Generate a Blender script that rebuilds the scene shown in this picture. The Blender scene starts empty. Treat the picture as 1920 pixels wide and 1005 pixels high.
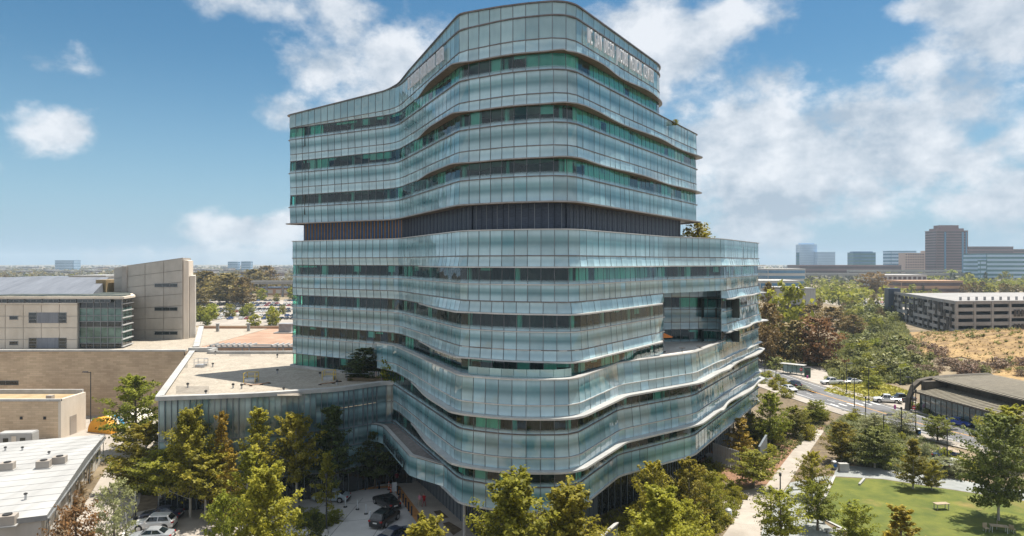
import bpy, bmesh, math, random
import numpy as np
from mathutils import Vector, Matrix

scene = bpy.context.scene
COL = scene.collection
R = math.radians

# ------------------------------------------------------------------ camera
F = 1280.0                 # focal length in pixels of a 1920 px wide frame (24 mm lens)
HY = 492.0                 # horizon row
CH = 31.0                  # camera (drone) height in metres
cam_data = bpy.data.cameras.new("camera")
cam = bpy.data.objects.new("camera", cam_data)
COL.objects.link(cam)
cam.location = (0, 0, CH)
cam.rotation_euler = (R(90), 0, 0)
cam_data.sensor_width = 36.0
cam_data.lens = 24.0
cam_data.shift_y = -(502.5 - HY) / 1920.0
cam_data.clip_start = 0.5
cam_data.clip_end = 30000
scene.camera = cam

# ------------------------------------------------------------------ sun, sky, exposure
SUN_EL = 71.0
SUN_DIR = Vector((0.79 * math.cos(R(SUN_EL)), 0.61 * math.cos(R(SUN_EL)), math.sin(R(SUN_EL)))).normalized()
sun_data = bpy.data.lights.new("sun", 'SUN')
sun_data.energy = 4.3
sun_data.angle = R(0.53)
sun_data.color = (1.0, 0.93, 0.82)
sun = bpy.data.objects.new("sun", sun_data)
COL.objects.link(sun)
sun.location = (60, 40, 150)
sun.rotation_euler = (-SUN_DIR).to_track_quat('-Z', 'Y').to_euler()

scene.render.engine = 'CYCLES'
scene.view_settings.view_transform = 'Standard'
scene.view_settings.look = 'None'
scene.view_settings.gamma = 1
scene.view_settings.use_curve_mapping = False
scene.view_settings.exposure = 0.88
scene.cycles.use_denoising = True
scene.cycles.max_bounces = 6
scene.cycles.diffuse_bounces = 3
scene.cycles.glossy_bounces = 3
scene.cycles.transmission_bounces = 4
scene.cycles.transparent_max_bounces = 8
scene.cycles.volume_bounces = 0
scene.cycles.caustics_reflective = False
scene.cycles.caustics_refractive = False
scene.cycles.sample_clamp_indirect = 4.0

world = bpy.data.worlds.new("World")
scene.world = world
world.use_nodes = True
wt = world.node_tree
wt.nodes.clear()
def wn(t, **kw):
    n = wt.nodes.new(t)
    for k, v in kw.items():
        setattr(n, k, v)
    return n
def wl(a, b):
    wt.links.new(a, b)
def wmath(op, a, b=None, c=None, clamp=False):
    n = wn('ShaderNodeMath', operation=op, use_clamp=clamp)
    for i, v in enumerate((a, b, c)):
        if v is None: continue
        if isinstance(v, (int, float)): n.inputs[i].default_value = v
        else: wl(v, n.inputs[i])
    return n.outputs[0]
sky = wn('ShaderNodeTexSky', sky_type='NISHITA')
sky.sun_disc = False
sky.sun_elevation = R(SUN_EL)
sky.sun_rotation = math.atan2(SUN_DIR.x, SUN_DIR.y)
sky.altitude = 100
sky.air_density = 1.0
sky.dust_density = 0.3
sky.ozone_density = 1.6
tc = wn('ShaderNodeTexCoord')
sep = wn('ShaderNodeSeparateXYZ'); wl(tc.outputs['Generated'], sep.inputs[0])
az = wmath('ARCTAN2', sep.outputs[0], sep.outputs[1])
el = wmath('ARCSINE', sep.outputs[2])
# cumulus: banks of cloud at their bearings and heights, broken up by noise
def ang(x, y):
    a = math.atan((x - 960) / F)
    return a, math.atan((HY - y) / F * math.cos(a))
BANKS = [  # bearing / height (survey pixels), half widths, weight
    (95, 245, 84, 48, .9), (700, 115, 170, 95, .95), (600, 205, 110, 45, .6), (560, 12, 190, 34, .55),
    (1230, 110, 190, 110, .95), (1400, 265, 210, 135, 1.0), (1700, 255, 280, 125, 1.0), (1880, 270, 240, 130, .9),
    (1560, 360, 330, 55, .85), (1880, 372, 200, 42, .8), (1900, 48, 150, 62, .8), (1800, 5, 140, 22, .6), (455, 422, 120, 36, .7),
    (350, 484, 200, 26, .7), (1395, 445, 105, 52, .85), (1390, 42, 70, 12, .4), (1640, 150, 90, 40, .4),
    (1300, 20, 160, 25, .35), (2150, 200, 250, 150, .9), (-250, 300, 200, 60, .8), (-150, 60, 260, 50, .6)]
dens = None
for (x, y, rx, ry, w) in BANKS:
    a0, e0 = ang(x, y)
    ra, re = rx / F * math.cos(a0) ** 2, ry / F * math.cos(a0)
    u = wmath('MULTIPLY', wmath('SUBTRACT', az, a0), 1 / ra)
    v = wmath('MULTIPLY', wmath('SUBTRACT', el, e0), 1 / re)
    d2 = wmath('ADD', wmath('MULTIPLY', u, u), wmath('MULTIPLY', v, v))
    b = wmath('MULTIPLY', wmath('SUBTRACT', 1.0, wmath('MULTIPLY', d2, 0.55)), w)
    dens = b if dens is None else wmath('SMOOTH_MAX', dens, b, 0.25)
def wnoise(scale, detail, rough, zs=2.2, off=0.0):
    mp = wn('ShaderNodeMapping'); wl(tc.outputs['Generated'], mp.inputs[0])
    mp.inputs['Scale'].default_value = (1, 1, zs); mp.inputs['Location'].default_value = (off, off * .7, off)
    n = wn('ShaderNodeTexNoise'); wl(mp.outputs[0], n.inputs['Vector'])
    n.inputs['Scale'].default_value = scale; n.inputs['Detail'].default_value = detail
    n.inputs['Roughness'].default_value = rough
    return n.outputs['Fac']
n1 = wnoise(6.5, 10, .58, 1.5)
n2 = wnoise(17.0, 6, .6, 1.25, 3.1)
# unseen rest of the sky: cumulus cover raised there to add fill light
n3 = wnoise(3.2, 3, .5, 2.6, 7.7)
absaz = wmath('ABSOLUTE', az)
side = wmath('MULTIPLY', wmath('SUBTRACT', absaz, 0.95), 2.5, clamp=True)
upz = wmath('MULTIPLY', wmath('SUBTRACT', el, 0.48), 4.0, clamp=True)
outside = wmath('MAXIMUM', side, upz)
rest = wmath('SUBTRACT', wmath('MULTIPLY', outside, wmath('MULTIPLY', wmath('SUBTRACT', n3, 0.30), 6.0)), wmath('SUBTRACT', 1.0, outside))
dens = wmath('MAXIMUM', wmath('MAXIMUM', dens, -1.0), rest)
f = wmath('ADD', wmath('MULTIPLY', wmath('MAXIMUM', dens, -0.8), 0.62), wmath('MULTIPLY', wmath('SUBTRACT', n1, 0.5), 2.3))
f = wmath('ADD', f, wmath('MULTIPLY', wmath('SUBTRACT', n2, 0.5), .6))
mr = wn('ShaderNodeMapRange', interpolation_type='SMOOTHSTEP')
wl(f, mr.inputs[0]); mr.inputs[1].default_value = 0.02; mr.inputs[2].default_value = 0.50
mask = wmath('MULTIPLY', mr.outputs[0], 0.93)
# billows: bright tops, greyer thick parts
sh = wmath('ADD', wmath('MULTIPLY', n2, .5), wmath('MULTIPLY', wnoise(7.0, 5, .55, 2.0, 11.0), .5))
shr = wn('ShaderNodeMapRange'); wl(sh, shr.inputs[0])
shr.inputs[1].default_value = .40; shr.inputs[2].default_value = .60
shr.inputs[3].default_value = 0.0; shr.inputs[4].default_value = 1.0
cm = wn('ShaderNodeMix', data_type='RGBA'); wl(shr.outputs[0], cm.inputs['Factor'])
cm.inputs['A'].default_value = (2.75, 3.3, 3.95, 1); cm.inputs['B'].default_value = (5.4, 5.6, 5.9, 1)
hs = wn('ShaderNodeHueSaturation'); wl(sky.outputs[0], hs.inputs['Color'])
hs.inputs['Hue'].default_value = 0.488
hs.inputs['Saturation'].default_value = 1.3
hs.inputs['Value'].default_value = 0.60
# milky air low over the horizon, all the way round
hz_f = wmath('POWER', wmath('SUBTRACT', 1.0, wmath('MULTIPLY', wmath('ABSOLUTE', el), 3.4), clamp=True), 1.6)
hm = wn('ShaderNodeMix', data_type='RGBA'); wl(wmath('MULTIPLY', hz_f, .92), hm.inputs['Factor'])
wl(hs.outputs[0], hm.inputs['A']); hm.inputs['B'].default_value = (1.75, 3.15, 4.5, 1)
mx = wn('ShaderNodeMix', data_type='RGBA'); wl(mask, mx.inputs['Factor'])
wl(hm.outputs['Result'], mx.inputs['A']); wl(cm.outputs['Result'], mx.inputs['B'])
bg = wn('ShaderNodeBackground'); bg.inputs['Strength'].default_value = 0.09
wl(mx.outputs['Result'], bg.inputs['Color'])
wo = wn('ShaderNodeOutputWorld'); wl(bg.outputs[0], wo.inputs['Surface'])

# ------------------------------------------------------------------ helpers
def W(x, y, d):
    """survey: the point seen at pixel (x, y) at depth d"""
    return ((x - 960) / F * d, d, CH - (y - HY) / F * d)
def G(x, y, z=0.0):
    d = (CH - z) * F / (y - HY)
    return ((x - 960) / F * d, d)
def GX(x, d):
    return (x - 960) / F * d

def tag(o, label=None, cat=None, group=None, kind=None):
    if label: o['label'] = label
    if cat: o['category'] = cat
    if group: o['group'] = group
    if kind: o['kind'] = kind
    return o
def empty(name, loc=(0, 0, 0), rz=0.0):
    o = bpy.data.objects.new(name, None)
    o.empty_display_size = 0.3
    COL.objects.link(o); o.location = loc; o.rotation_euler = (0, 0, rz)
    return o
def thing(name, label, cat, loc=(0, 0, 0), rz=0.0, group=None):
    return tag(empty(name, loc, rz), label, cat, group)
def mesh_obj(name, verts, faces, mat, parent=None, kind=None, uv=None, smooth=False, matidx=None):
    me = bpy.data.meshes.new(name)
    me.from_pydata(verts, [], faces)
    for m in (mat if isinstance(mat, (list, tuple)) else [mat]):
        me.materials.append(m)
    if matidx is not None:
        me.polygons.foreach_set('material_index', matidx)
    if uv is not None:
        l = me.uv_layers.new(name='UVMap')
        l.data.foreach_set('uv', np.asarray(uv, dtype=np.float32).ravel())
    if smooth:
        me.polygons.foreach_set('use_smooth', [True] * len(me.polygons))
    me.update()
    o = bpy.data.objects.new(name, me)
    COL.objects.link(o)
    if parent: o.parent = parent
    if kind: o['kind'] = kind
    return o
class MB:
    """collects simple solids; build() links them as one mesh object"""
    def __init__(s):
        s.v = []; s.f = []; s.mi = []; s.m = 0
    def mat(s, i):
        s.m = i; return s
    def quad(s, *p):
        b = len(s.v); s.v += [tuple(q) for q in p]; s.f.append(tuple(range(b, b + len(p)))); s.mi.append(s.m); return s
    def box(s, x0, x1, y0, y1, z0, z1, rz=0.0, c=None):
        P = [(x0, y0, z0), (x1, y0, z0), (x1, y1, z0), (x0, y1, z0), (x0, y0, z1), (x1, y0, z1), (x1, y1, z1), (x0, y1, z1)]
        if rz:
            cx, cy = c if c else ((x0 + x1) / 2, (y0 + y1) / 2)
            ca, sa = math.cos(rz), math.sin(rz)
            P = [(cx + (x - cx) * ca - (y - cy) * sa, cy + (x - cx) * sa + (y - cy) * ca, z) for x, y, z in P]
        b = len(s.v); s.v += P
        for q in ((3, 2, 1, 0), (4, 5, 6, 7), (0, 1, 5, 4), (1, 2, 6, 5), (2, 3, 7, 6), (3, 0, 4, 7)):
            s.f.append(tuple(b + i for i in q)); s.mi.append(s.m)
        return s
    def prism(s, poly, z0, z1, cap=True):
        """poly: plan outline (counter-clockwise); z0/z1 numbers or lists"""
        n = len(poly); b = len(s.v)
        za = z0 if isinstance(z0, (list, tuple)) else [z0] * n
        zb = z1 if isinstance(z1, (list, tuple)) else [z1] * n
        s.v += [(p[0], p[1], za[i]) for i, p in enumerate(poly)] + [(p[0], p[1], zb[i]) for i, p in enumerate(poly)]
        for i in range(n):
            j = (i + 1) % n
            s.f.append((b + i, b + j, b + n + j, b + n + i)); s.mi.append(s.m)
        if cap:
            s.f.append(tuple(b + n + i for i in range(n))); s.mi.append(s.m)
            s.f.append(tuple(b + n - 1 - i for i in range(n))); s.mi.append(s.m)
        return s
    def tube(s, p0, p1, r0, r1=None, n=6, cap=True):
        r1 = r0 if r1 is None else r1
        a = Vector(p0); c = Vector(p1); d = (c - a)
        if d.length < 1e-6: return s
        d.normalize()
        u = d.cross(Vector((0, 0, 1)))
        if u.length < 1e-3: u = Vector((1, 0, 0))
        u.normalize(); w = d.cross(u)
        b = len(s.v)
        for (q, r) in ((a, r0), (c, r1)):
            for k in range(n):
                t = 2 * math.pi * k / n
                s.v.append(tuple(q + u * (r * math.cos(t)) + w * (r * math.sin(t))))
        for k in range(n):
            j = (k + 1) % n
            s.f.append((b + j, b + k, b + n + k, b + n + j)); s.mi.append(s.m)
        if cap:
            s.f.append(tuple(b + k for k in range(n))); s.mi.append(s.m)
            s.f.append(tuple(b + n + n - 1 - k for k in range(n))); s.mi.append(s.m)
        return s
    def lathe(s, prof, c=(0, 0, 0), n=12):
        b = len(s.v)
        for (r, z) in prof:
            for k in range(n):
                t = 2 * math.pi * k / n
                s.v.append((c[0] + r * math.cos(t), c[1] + r * math.sin(t), c[2] + z))
        for i in range(len(prof) - 1):
            for k in range(n):
                j = (k + 1) % n
                s.f.append((b + i * n + k, b + i * n + j, b + (i + 1) * n + j, b + (i + 1) * n + k)); s.mi.append(s.m)
        s.f.append(tuple(b + (len(prof) - 1) * n + k for k in range(n))); s.mi.append(s.m)
        return s
    def build(s, name, mat, parent=None, kind=None, smooth=False):
        return mesh_obj(name, s.v, s.f, mat, parent, kind, smooth=smooth, matidx=s.mi if isinstance(mat, (list, tuple)) else None)
def bevel(o, w=0.02, seg=2):
    bm = bmesh.new(); bm.from_mesh(o.data)
    bmesh.ops.bevel(bm, geom=list(bm.edges), offset=w, segments=seg, affect='EDGES', clamp_overlap=True)
    bm.to_mesh(o.data); bm.free()
    return o
CHILD = {}
def kids(o):
    return [c for c in bpy.data.objects if c.parent == o] if o.name not in CHILD else CHILD[o.name]
def dup(o, loc=None, rz=None, parent=None, scale=None, label=None, group=None, cache=True):
    c = o.copy(); COL.objects.link(c)
    if parent is not None: c.parent = parent
    if loc is not None: c.location = loc
    if rz is not None: c.rotation_euler = (0, 0, rz)
    if scale is not None: c.scale = scale if isinstance(scale, (tuple, list)) else (scale,) * 3
    if label: c['label'] = label
    if group: c['group'] = group
    ks = list(o.children)
    for k in ks: dup(k, parent=c)
    return c

# ------------------------------------------------------------------ materials
def newmat(name):
    m = bpy.data.materials.new(name); m.use_nodes = True
    nt = m.node_tree
    return m, nt, nt.nodes['Principled BSDF']
def noisy(name, a, b, scale=1.0, rough=.8, bump=0.0, metal=0.0, detail=6, spec=.5, coord='Object', stretch=(1, 1, 1), lo=.35, hi=.65, bscale=None, weather=.16):
    m, nt, p = newmat(name)
    tcn = nt.nodes.new('ShaderNodeTexCoord'); mp = nt.nodes.new('ShaderNodeMapping')
    mp.inputs['Scale'].default_value = stretch
    nt.links.new(tcn.outputs[coord], mp.inputs[0])
    n = nt.nodes.new('ShaderNodeTexNoise'); n.inputs['Scale'].default_value = scale; n.inputs['Detail'].default_value = detail
    n.inputs['Roughness'].default_value = .62
    nt.links.new(mp.outputs[0], n.inputs['Vector'])
    r = nt.nodes.new('ShaderNodeValToRGB')
    r.color_ramp.elements[0].position = lo; r.color_ramp.elements[1].position = hi
    r.color_ramp.elements[0].color = (*a, 1); r.color_ramp.elements[1].color = (*b, 1)
    nt.links.new(n.outputs['Fac'], r.inputs[0])
    nb = nt.nodes.new('ShaderNodeTexNoise'); nb.inputs['Scale'].default_value = scale * .13; nb.inputs['Detail'].default_value = 4
    nb.inputs['Distortion'].default_value = 1.2
    nt.links.new(mp.outputs[0], nb.inputs['Vector'])
    br = nt.nodes.new('ShaderNodeMapRange'); br.inputs[1].default_value = .32; br.inputs[2].default_value = .68
    br.inputs[3].default_value = 1 - weather; br.inputs[4].default_value = 1 + weather * .6
    nt.links.new(nb.outputs['Fac'], br.inputs[0])
    sc = nt.nodes.new('ShaderNodeVectorMath'); sc.operation = 'SCALE'
    nt.links.new(r.outputs[0], sc.inputs[0]); nt.links.new(br.outputs[0], sc.inputs['Scale'])
    nt.links.new(sc.outputs[0], p.inputs['Base Color'])
    p.inputs['Roughness'].default_value = rough; p.inputs['Metallic'].default_value = metal
    p.inputs['Specular IOR Level'].default_value = spec
    if bump:
        n2 = nt.nodes.new('ShaderNodeTexNoise'); n2.inputs['Scale'].default_value = bscale or scale * 6; n2.inputs['Detail'].default_value = 5
        nt.links.new(mp.outputs[0], n2.inputs['Vector'])
        bp = nt.nodes.new('ShaderNodeBump'); bp.inputs['Strength'].default_value = bump
        nt.links.new(n2.outputs['Fac'], bp.inputs['Height']); nt.links.new(bp.outputs[0], p.inputs['Normal'])
    return m
def plain(name, c, rough=.5, metal=0.0, spec=.5):
    k = .88
    return noisy(name, tuple(x * k for x in c), c, 3.0, rough, 0, metal, 4, spec)
def objcolor(name, rough=.35, metal=0.0, coat=.0, vary=0.0):
    """colour from the object's own colour slot"""
    m, nt, p = newmat(name)
    oi = nt.nodes.new('ShaderNodeObjectInfo')
    tcn = nt.nodes.new('ShaderNodeTexCoord')
    n = nt.nodes.new('ShaderNodeTexNoise'); n.inputs['Scale'].default_value = 2.5; n.inputs['Detail'].default_value = 4
    nt.links.new(tcn.outputs['Object'], n.inputs['Vector'])
    mrr = nt.nodes.new('ShaderNodeMapRange'); mrr.inputs[1].default_value = .3; mrr.inputs[2].default_value = .7
    mrr.inputs[3].default_value = 1 - vary; mrr.inputs[4].default_value = 1 + vary * .3
    nt.links.new(n.outputs['Fac'], mrr.inputs[0])
    mul = nt.nodes.new('ShaderNodeVectorMath'); mul.operation = 'SCALE'
    nt.links.new(oi.outputs['Color'], mul.inputs[0]); nt.links.new(mrr.outputs[0], mul.inputs['Scale'])
    nt.links.new(mul.outputs[0], p.inputs['Base Color'])
    p.inputs['Roughness'].default_value = rough; p.inputs['Metallic'].default_value = metal
    p.inputs['Coat Weight'].default_value = coat; p.inputs['Coat Roughness'].default_value = .05
    return m
# ================================================================== MATERIALS OF THE TOWER
def glass_mat(name, stops, kind='frit', rough=.045, ior=1.85, jitter=.16):
    """pane: uv.y runs up the pane, uv.x holds a number of its own per pane. stops = printed frit colour up the pane."""
    m, nt, p = newmat(name)
    uvn = nt.nodes.new('ShaderNodeUVMap'); sp = nt.nodes.new('ShaderNodeSeparateXYZ')
    nt.links.new(uvn.outputs[0], sp.inputs[0])
    r = nt.nodes.new('ShaderNodeValToRGB'); r.color_ramp.interpolation = 'EASE'
    while len(r.color_ramp.elements) < len(stops): r.color_ramp.elements.new(.5)
    for e, (pos, c) in zip(r.color_ramp.elements, stops):
        e.position = pos; e.color = (*c, 1)
    nt.links.new(sp.outputs['Y'], r.inputs[0])
    mrr = nt.nodes.new('ShaderNodeMapRange'); mrr.inputs[3].default_value = 1 - jitter; mrr.inputs[4].default_value = 1 + jitter
    nt.links.new(sp.outputs['X'], mrr.inputs[0])
    mul = nt.nodes.new('ShaderNodeVectorMath'); mul.operation = 'SCALE'
    nt.links.new(r.outputs[0], mul.inputs[0]); nt.links.new(mrr.outputs[0], mul.inputs['Scale'])
    # rain streaks and dust on the outer sheet
    tcn = nt.nodes.new('ShaderNodeTexCoord'); mp = nt.nodes.new('ShaderNodeMapping'); mp.inputs['Scale'].default_value = (2.2, 2.2, .35)
    nt.links.new(tcn.outputs['Object'], mp.inputs[0])
    n = nt.nodes.new('ShaderNodeTexNoise'); n.inputs['Scale'].default_value = .6; n.inputs['Detail'].default_value = 5
    nt.links.new(mp.outputs[0], n.inputs['Vector'])
    mr2 = nt.nodes.new('ShaderNodeMapRange'); mr2.inputs[1].default_value = .3; mr2.inputs[2].default_value = .7
    mr2.inputs[3].default_value = .9; mr2.inputs[4].default_value = 1.1
    nt.links.new(n.outputs['Fac'], mr2.inputs[0])
    mul2 = nt.nodes.new('ShaderNodeVectorMath'); mul2.operation = 'SCALE'
    nt.links.new(mul.outputs[0], mul2.inputs[0]); nt.links.new(mr2.outputs[0], mul2.inputs['Scale'])
    nt.links.new(mul2.outputs[0], p.inputs['Base Color'])
    p.inputs['Roughness'].default_value = rough; p.inputs['IOR'].default_value = ior
    # slight pillowing of every sheet
    n3 = nt.nodes.new('ShaderNodeTexNoise'); n3.inputs['Scale'].default_value = .45; n3.inputs['Detail'].default_value = 2
    nt.links.new(tcn.outputs['Object'], n3.inputs['Vector'])
    bp = nt.nodes.new('ShaderNodeBump'); bp.inputs['Strength'].default_value = .12; bp.inputs['Distance'].default_value = .25
    nt.links.new(n3.outputs['Fac'], bp.inputs['Height']); nt.links.new(bp.outputs[0], p.inputs['Normal'])
    if kind == 'vision':
        out = nt.nodes['Material Output']
        tr = nt.nodes.new('ShaderNodeBsdfTransparent'); tr.inputs[0].default_value = (.40, .84, .74, 1)
        gl = nt.nodes.new('ShaderNodeBsdfGlossy'); gl.inputs['Roughness'].default_value = .015
        gl.inputs['Color'].default_value = (.9, .97, 1, 1)
        nt.links.new(bp.outputs[0], gl.inputs['Normal'])
        fr = nt.nodes.new('ShaderNodeFresnel'); fr.inputs[0].default_value = 1.5
        nt.links.new(bp.outputs[0], fr.inputs['Normal'])
        mg = nt.nodes.new('ShaderNodeMixShader'); nt.links.new(fr.outputs[0], mg.inputs[0])
        nt.links.new(tr.outputs[0], mg.inputs[1]); nt.links.new(gl.outputs[0], mg.inputs[2])
        al = nt.nodes.new('ShaderNodeValToRGB')          # printed frit fades out towards the clear strip
        al.color_ramp.elements[0].position = .05; al.color_ramp.elements[0].color = (.92,) * 3 + (1,)
        al.color_ramp.elements[1].position = .27; al.color_ramp.elements[1].color = (.03,) * 3 + (1,)
        nt.links.new(sp.outputs['Y'], al.inputs[0])
        mf = nt.nodes.new('ShaderNodeMixShader'); nt.links.new(al.outputs[0], mf.inputs[0])
        nt.links.new(mg.outputs[0], mf.inputs[1]); nt.links.new(p.outputs[0], mf.inputs[2])
        nt.links.new(mf.outputs[0], out.inputs['Surface'])
    return m
PALE = (.345, .505, .56); MID = (.29, .435, .485); DEEP = (.07, .18, .205)
M_span = glass_mat('fritted_spandrel_glass', [(0, PALE), (.2, (.29, .44, .49)), (.5, DEEP), (.64, (.13, .27, .29)), (.9, PALE), (1, (.38, .545, .60))])
M_trans = glass_mat('fritted_transom_glass', [(0, (.43, .595, .63)), (.5, MID), (1, (.39, .55, .59))])
M_para = glass_mat('parapet_glass', [(0, (.26, .40, .43)), (.5, (.21, .34, .37)), (1, (.25, .385, .415))])
M_vis = glass_mat('clear_window_glass', [(0, PALE), (1, (.3, .42, .45))], 'vision')
M_pod = glass_mat('podium_glass', [(0, (.16, .25, .27)), (.25, (.05, .10, .11)), (.5, (.14, .24, .26)), (.8, (.27, .40, .43)), (1, (.12, .21, .235))], jitter=.2)
M_mull = noisy('anodised_mullion', (.12, .13, .14), (.19, .20, .21), 2.0, .45, metal=.6)
M_bar = noisy('anodised_line_bar', (.13, .11, .105), (.19, .165, .16), 2.0, .42, metal=.4)
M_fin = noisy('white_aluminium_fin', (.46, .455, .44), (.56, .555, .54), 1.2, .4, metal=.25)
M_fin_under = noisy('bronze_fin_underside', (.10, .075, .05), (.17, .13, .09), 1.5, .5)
M_slab = noisy('ceiling_white', (.62, .64, .62), (.74, .75, .73), .6, .9)
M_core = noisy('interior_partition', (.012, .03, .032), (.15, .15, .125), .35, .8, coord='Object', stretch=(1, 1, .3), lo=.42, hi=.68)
M_curt = noisy('curtain_cloth', (.62, .80, .68), (.78, .90, .80), 2.0, .9, stretch=(4, 4, .1))
M_blind = noisy('roller_blind_cloth', (.52, .58, .55), (.66, .72, .68), .5, .9)
M_blue = noisy('interior_blue_panel', (.03, .10, .22), (.06, .16, .3), 1, .6)
M_louv = noisy('dark_louvre', (.028, .04, .062), (.055, .072, .105), 1.6, .5, metal=.4, stretch=(1, 1, 6))
M_orng = noisy('orange_louvre_fin', (.25, .135, .06), (.33, .185, .08), 1.5, .5)
M_bluf = noisy('blue_louvre_fin', (.03, .14, .36), (.05, .19, .44), 1.5, .5)
M_conc = noisy('roof_coping_concrete', (.36, .355, .34), (.46, .455, .44), .8, .8)
M_panel = noisy('grey_metal_wall_panel', (.17, .20, .23), (.23, .26, .29), .7, .45, metal=.3, stretch=(1, 1, .3))
M_dkglass = noisy('dark_lobby_glass', (.01, .014, .016), (.025, .03, .032), .4, .06, spec=.9)

# ================================================================== FACADE MACHINERY
def fillet(ctrl, n=10):
    """ctrl: list of (x, y, radius); returns dense list of (x, y, t) with t = control index"""
    out = []
    N = len(ctrl)
    for i, (x, y, r) in enumerate(ctrl):
        p = Vector((x, y))
        if i in (0, N - 1) or r <= 0:
            out.append((x, y, float(i))); continue
        a = Vector(ctrl[i - 1][:2]); b = Vector(ctrl[i + 1][:2])
        u = (a - p); v = (b - p)
        lu, lv = u.length, v.length
        u.normalize(); v.normalize()
        half = u.angle(v) / 2
        d = min(r / math.tan(half), lu * .47, lv * .47)
        for k in range(n + 1):
            s = k / n
            q = (p + u * d) * (1 - s) ** 2 + p * 2 * s * (1 - s) + (p + v * d) * s ** 2
            t = i + (-(1 - s) * d / lu if s < .5 else 0) + (s * d / lv if s > .5 else 0)
            t = i - (d / lu) * max(0, 1 - 2 * s) + (d / lv) * max(0, 2 * s - 1)
            out.append((q.x, q.y, t))
    return out
class Plan:
    def __init__(s, ctrl, step=1.4):
        D = np.array(fillet(ctrl))
        seg = np.hypot(np.diff(D[:, 0]), np.diff(D[:, 1])); S = np.concatenate([[0], np.cumsum(seg)])
        s.L = S[-1]
        n = max(1, round(s.L / step))
        ss = np.linspace(0, s.L, n + 1)
        # keep hard corners on the grid
        s.S = ss
        s.x = np.interp(ss, S, D[:, 0]); s.y = np.interp(ss, S, D[:, 1]); s.t = np.interp(ss, S, D[:, 2])
        s._S, s._D = S, D
        e = .25
        xa, ya = np.interp(ss - e, S, D[:, 0]), np.interp(ss - e, S, D[:, 1])
        xb, yb = np.interp(ss + e, S, D[:, 0]), np.interp(ss + e, S, D[:, 1])
        tx, ty = xb - xa, yb - ya
        l = np.hypot(tx, ty); s.nx, s.ny = ty / l, -tx / l
        s.n = n
    def at(s, S):
        x, y, t = (np.interp(S, s._S, s._D[:, k]) for k in range(3))
        xa, ya = (np.interp(S - .25, s._S, s._D[:, k]) for k in range(2))
        xb, yb = (np.interp(S + .25, s._S, s._D[:, k]) for k in range(2))
        l = math.hypot(xb - xa, yb - ya)
        return x, y, (yb - ya) / l, -(xb - xa) / l, t
    def find(s, ximg, S0, S1):
        """arclength where the facade is seen at picture column ximg (survey helper for the signs)"""
        for k in range(60):
            m = (S0 + S1) / 2
            x, y = s.at(m)[:2]
            f0 = 960 + F * s.at(S0)[0] / s.at(S0)[1] - ximg
            fm = 960 + F * x / y - ximg
            if f0 * fm <= 0: S1 = m
            else: S0 = m
        return (S0 + S1) / 2
    def p(s, i, off, z):
        return (s.x[i] + s.nx[i] * off, s.y[i] + s.ny[i] * off, z)
def lev(vals):
    """level or offset as a function of control index"""
    if isinstance(vals, (int, float)): return lambda t: float(vals)
    if callable(vals): return vals
    ks = sorted(vals); vs = [vals[k] for k in ks]
    return lambda t: float(np.interp(t, ks, vs))
PANES = []                       # (name, material, corners, random)
rng = random.Random(7)
GAP = .022
def facade(P, rows, bars, i0=0, i1=None, mullw=.05):
    i1 = P.n if i1 is None else i1
    for row in rows:
        name, mat, zt, zb, ot, ob = row[:6]
        zt, zb, ot, ob = lev(zt), lev(zb), lev(ot), lev(ob)
        mul = row[6] if len(row) > 6 else 1
        for i in range(i0, i1, mul):
            j = min(i + mul, i1)
            ta, tb = P.t[i], P.t[j]
            za, zb_ = zb(ta), zb(tb); zc, zd = zt(tb), zt(ta)
            if min(zc - zb_, zd - za) < .12: continue
            bl, br = P.p(i, ob(ta), za), P.p(j, ob(tb), zb_)
            tr, tl = P.p(j, ot(tb), zc), P.p(i, ot(ta), zd)
            j1, j2 = rng.uniform(-.02, .02), rng.uniform(-.02, .02)      # no two sheets hang quite alike
            nrm_ = Vector((P.nx[i], P.ny[i], 0))
            PANES.append((name, mat, tuple(tuple(Vector(q_) + nrm_ * k_) for q_, k_ in ((bl, j1), (br, j1 + j2), (tr, j2 - j1), (tl, -j1))), rng.random()))
            # mullion on the left edge
            bars.append(('v', bl, tl, (P.nx[i], P.ny[i]), mullw if abs(P.ny[i]) > .8 else .028))
            bars.append(('h', tl, tr, (P.nx[i], P.ny[i]), .055))
def build_bars(name, bars, mats, parent):
    mb = MB()
    for k, a, b, n, w in bars:
        a = Vector(a); b = Vector(b); nv = Vector((n[0], n[1], 0))
        if k == 'v':
            sd = Vector((-n[1], n[0], 0)) * (w / 2); pr = nv * (.045 if w > .04 else .012)
            mb.mat(0)
        else:
            sd = Vector((0, 0, w / 2 + .02)); pr = nv * .065
            mb.mat(1)
        q = [a - sd - nv * .06, a - sd + pr, a + sd + pr, a + sd - nv * .06]
        r = [b - sd - nv * .06, b - sd + pr, b + sd + pr, b + sd - nv * .06]
        bI = len(mb.v); mb.v += [tuple(x) for x in q + r]
        for (c, d) in ((0, 1), (1, 2), (2, 3)):
            mb.f.append((bI + c, bI + d, bI + 4 + d, bI + 4 + c)); mb.mi.append(mb.m)
    return mb.build(name, mats, parent, kind='stuff')
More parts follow.
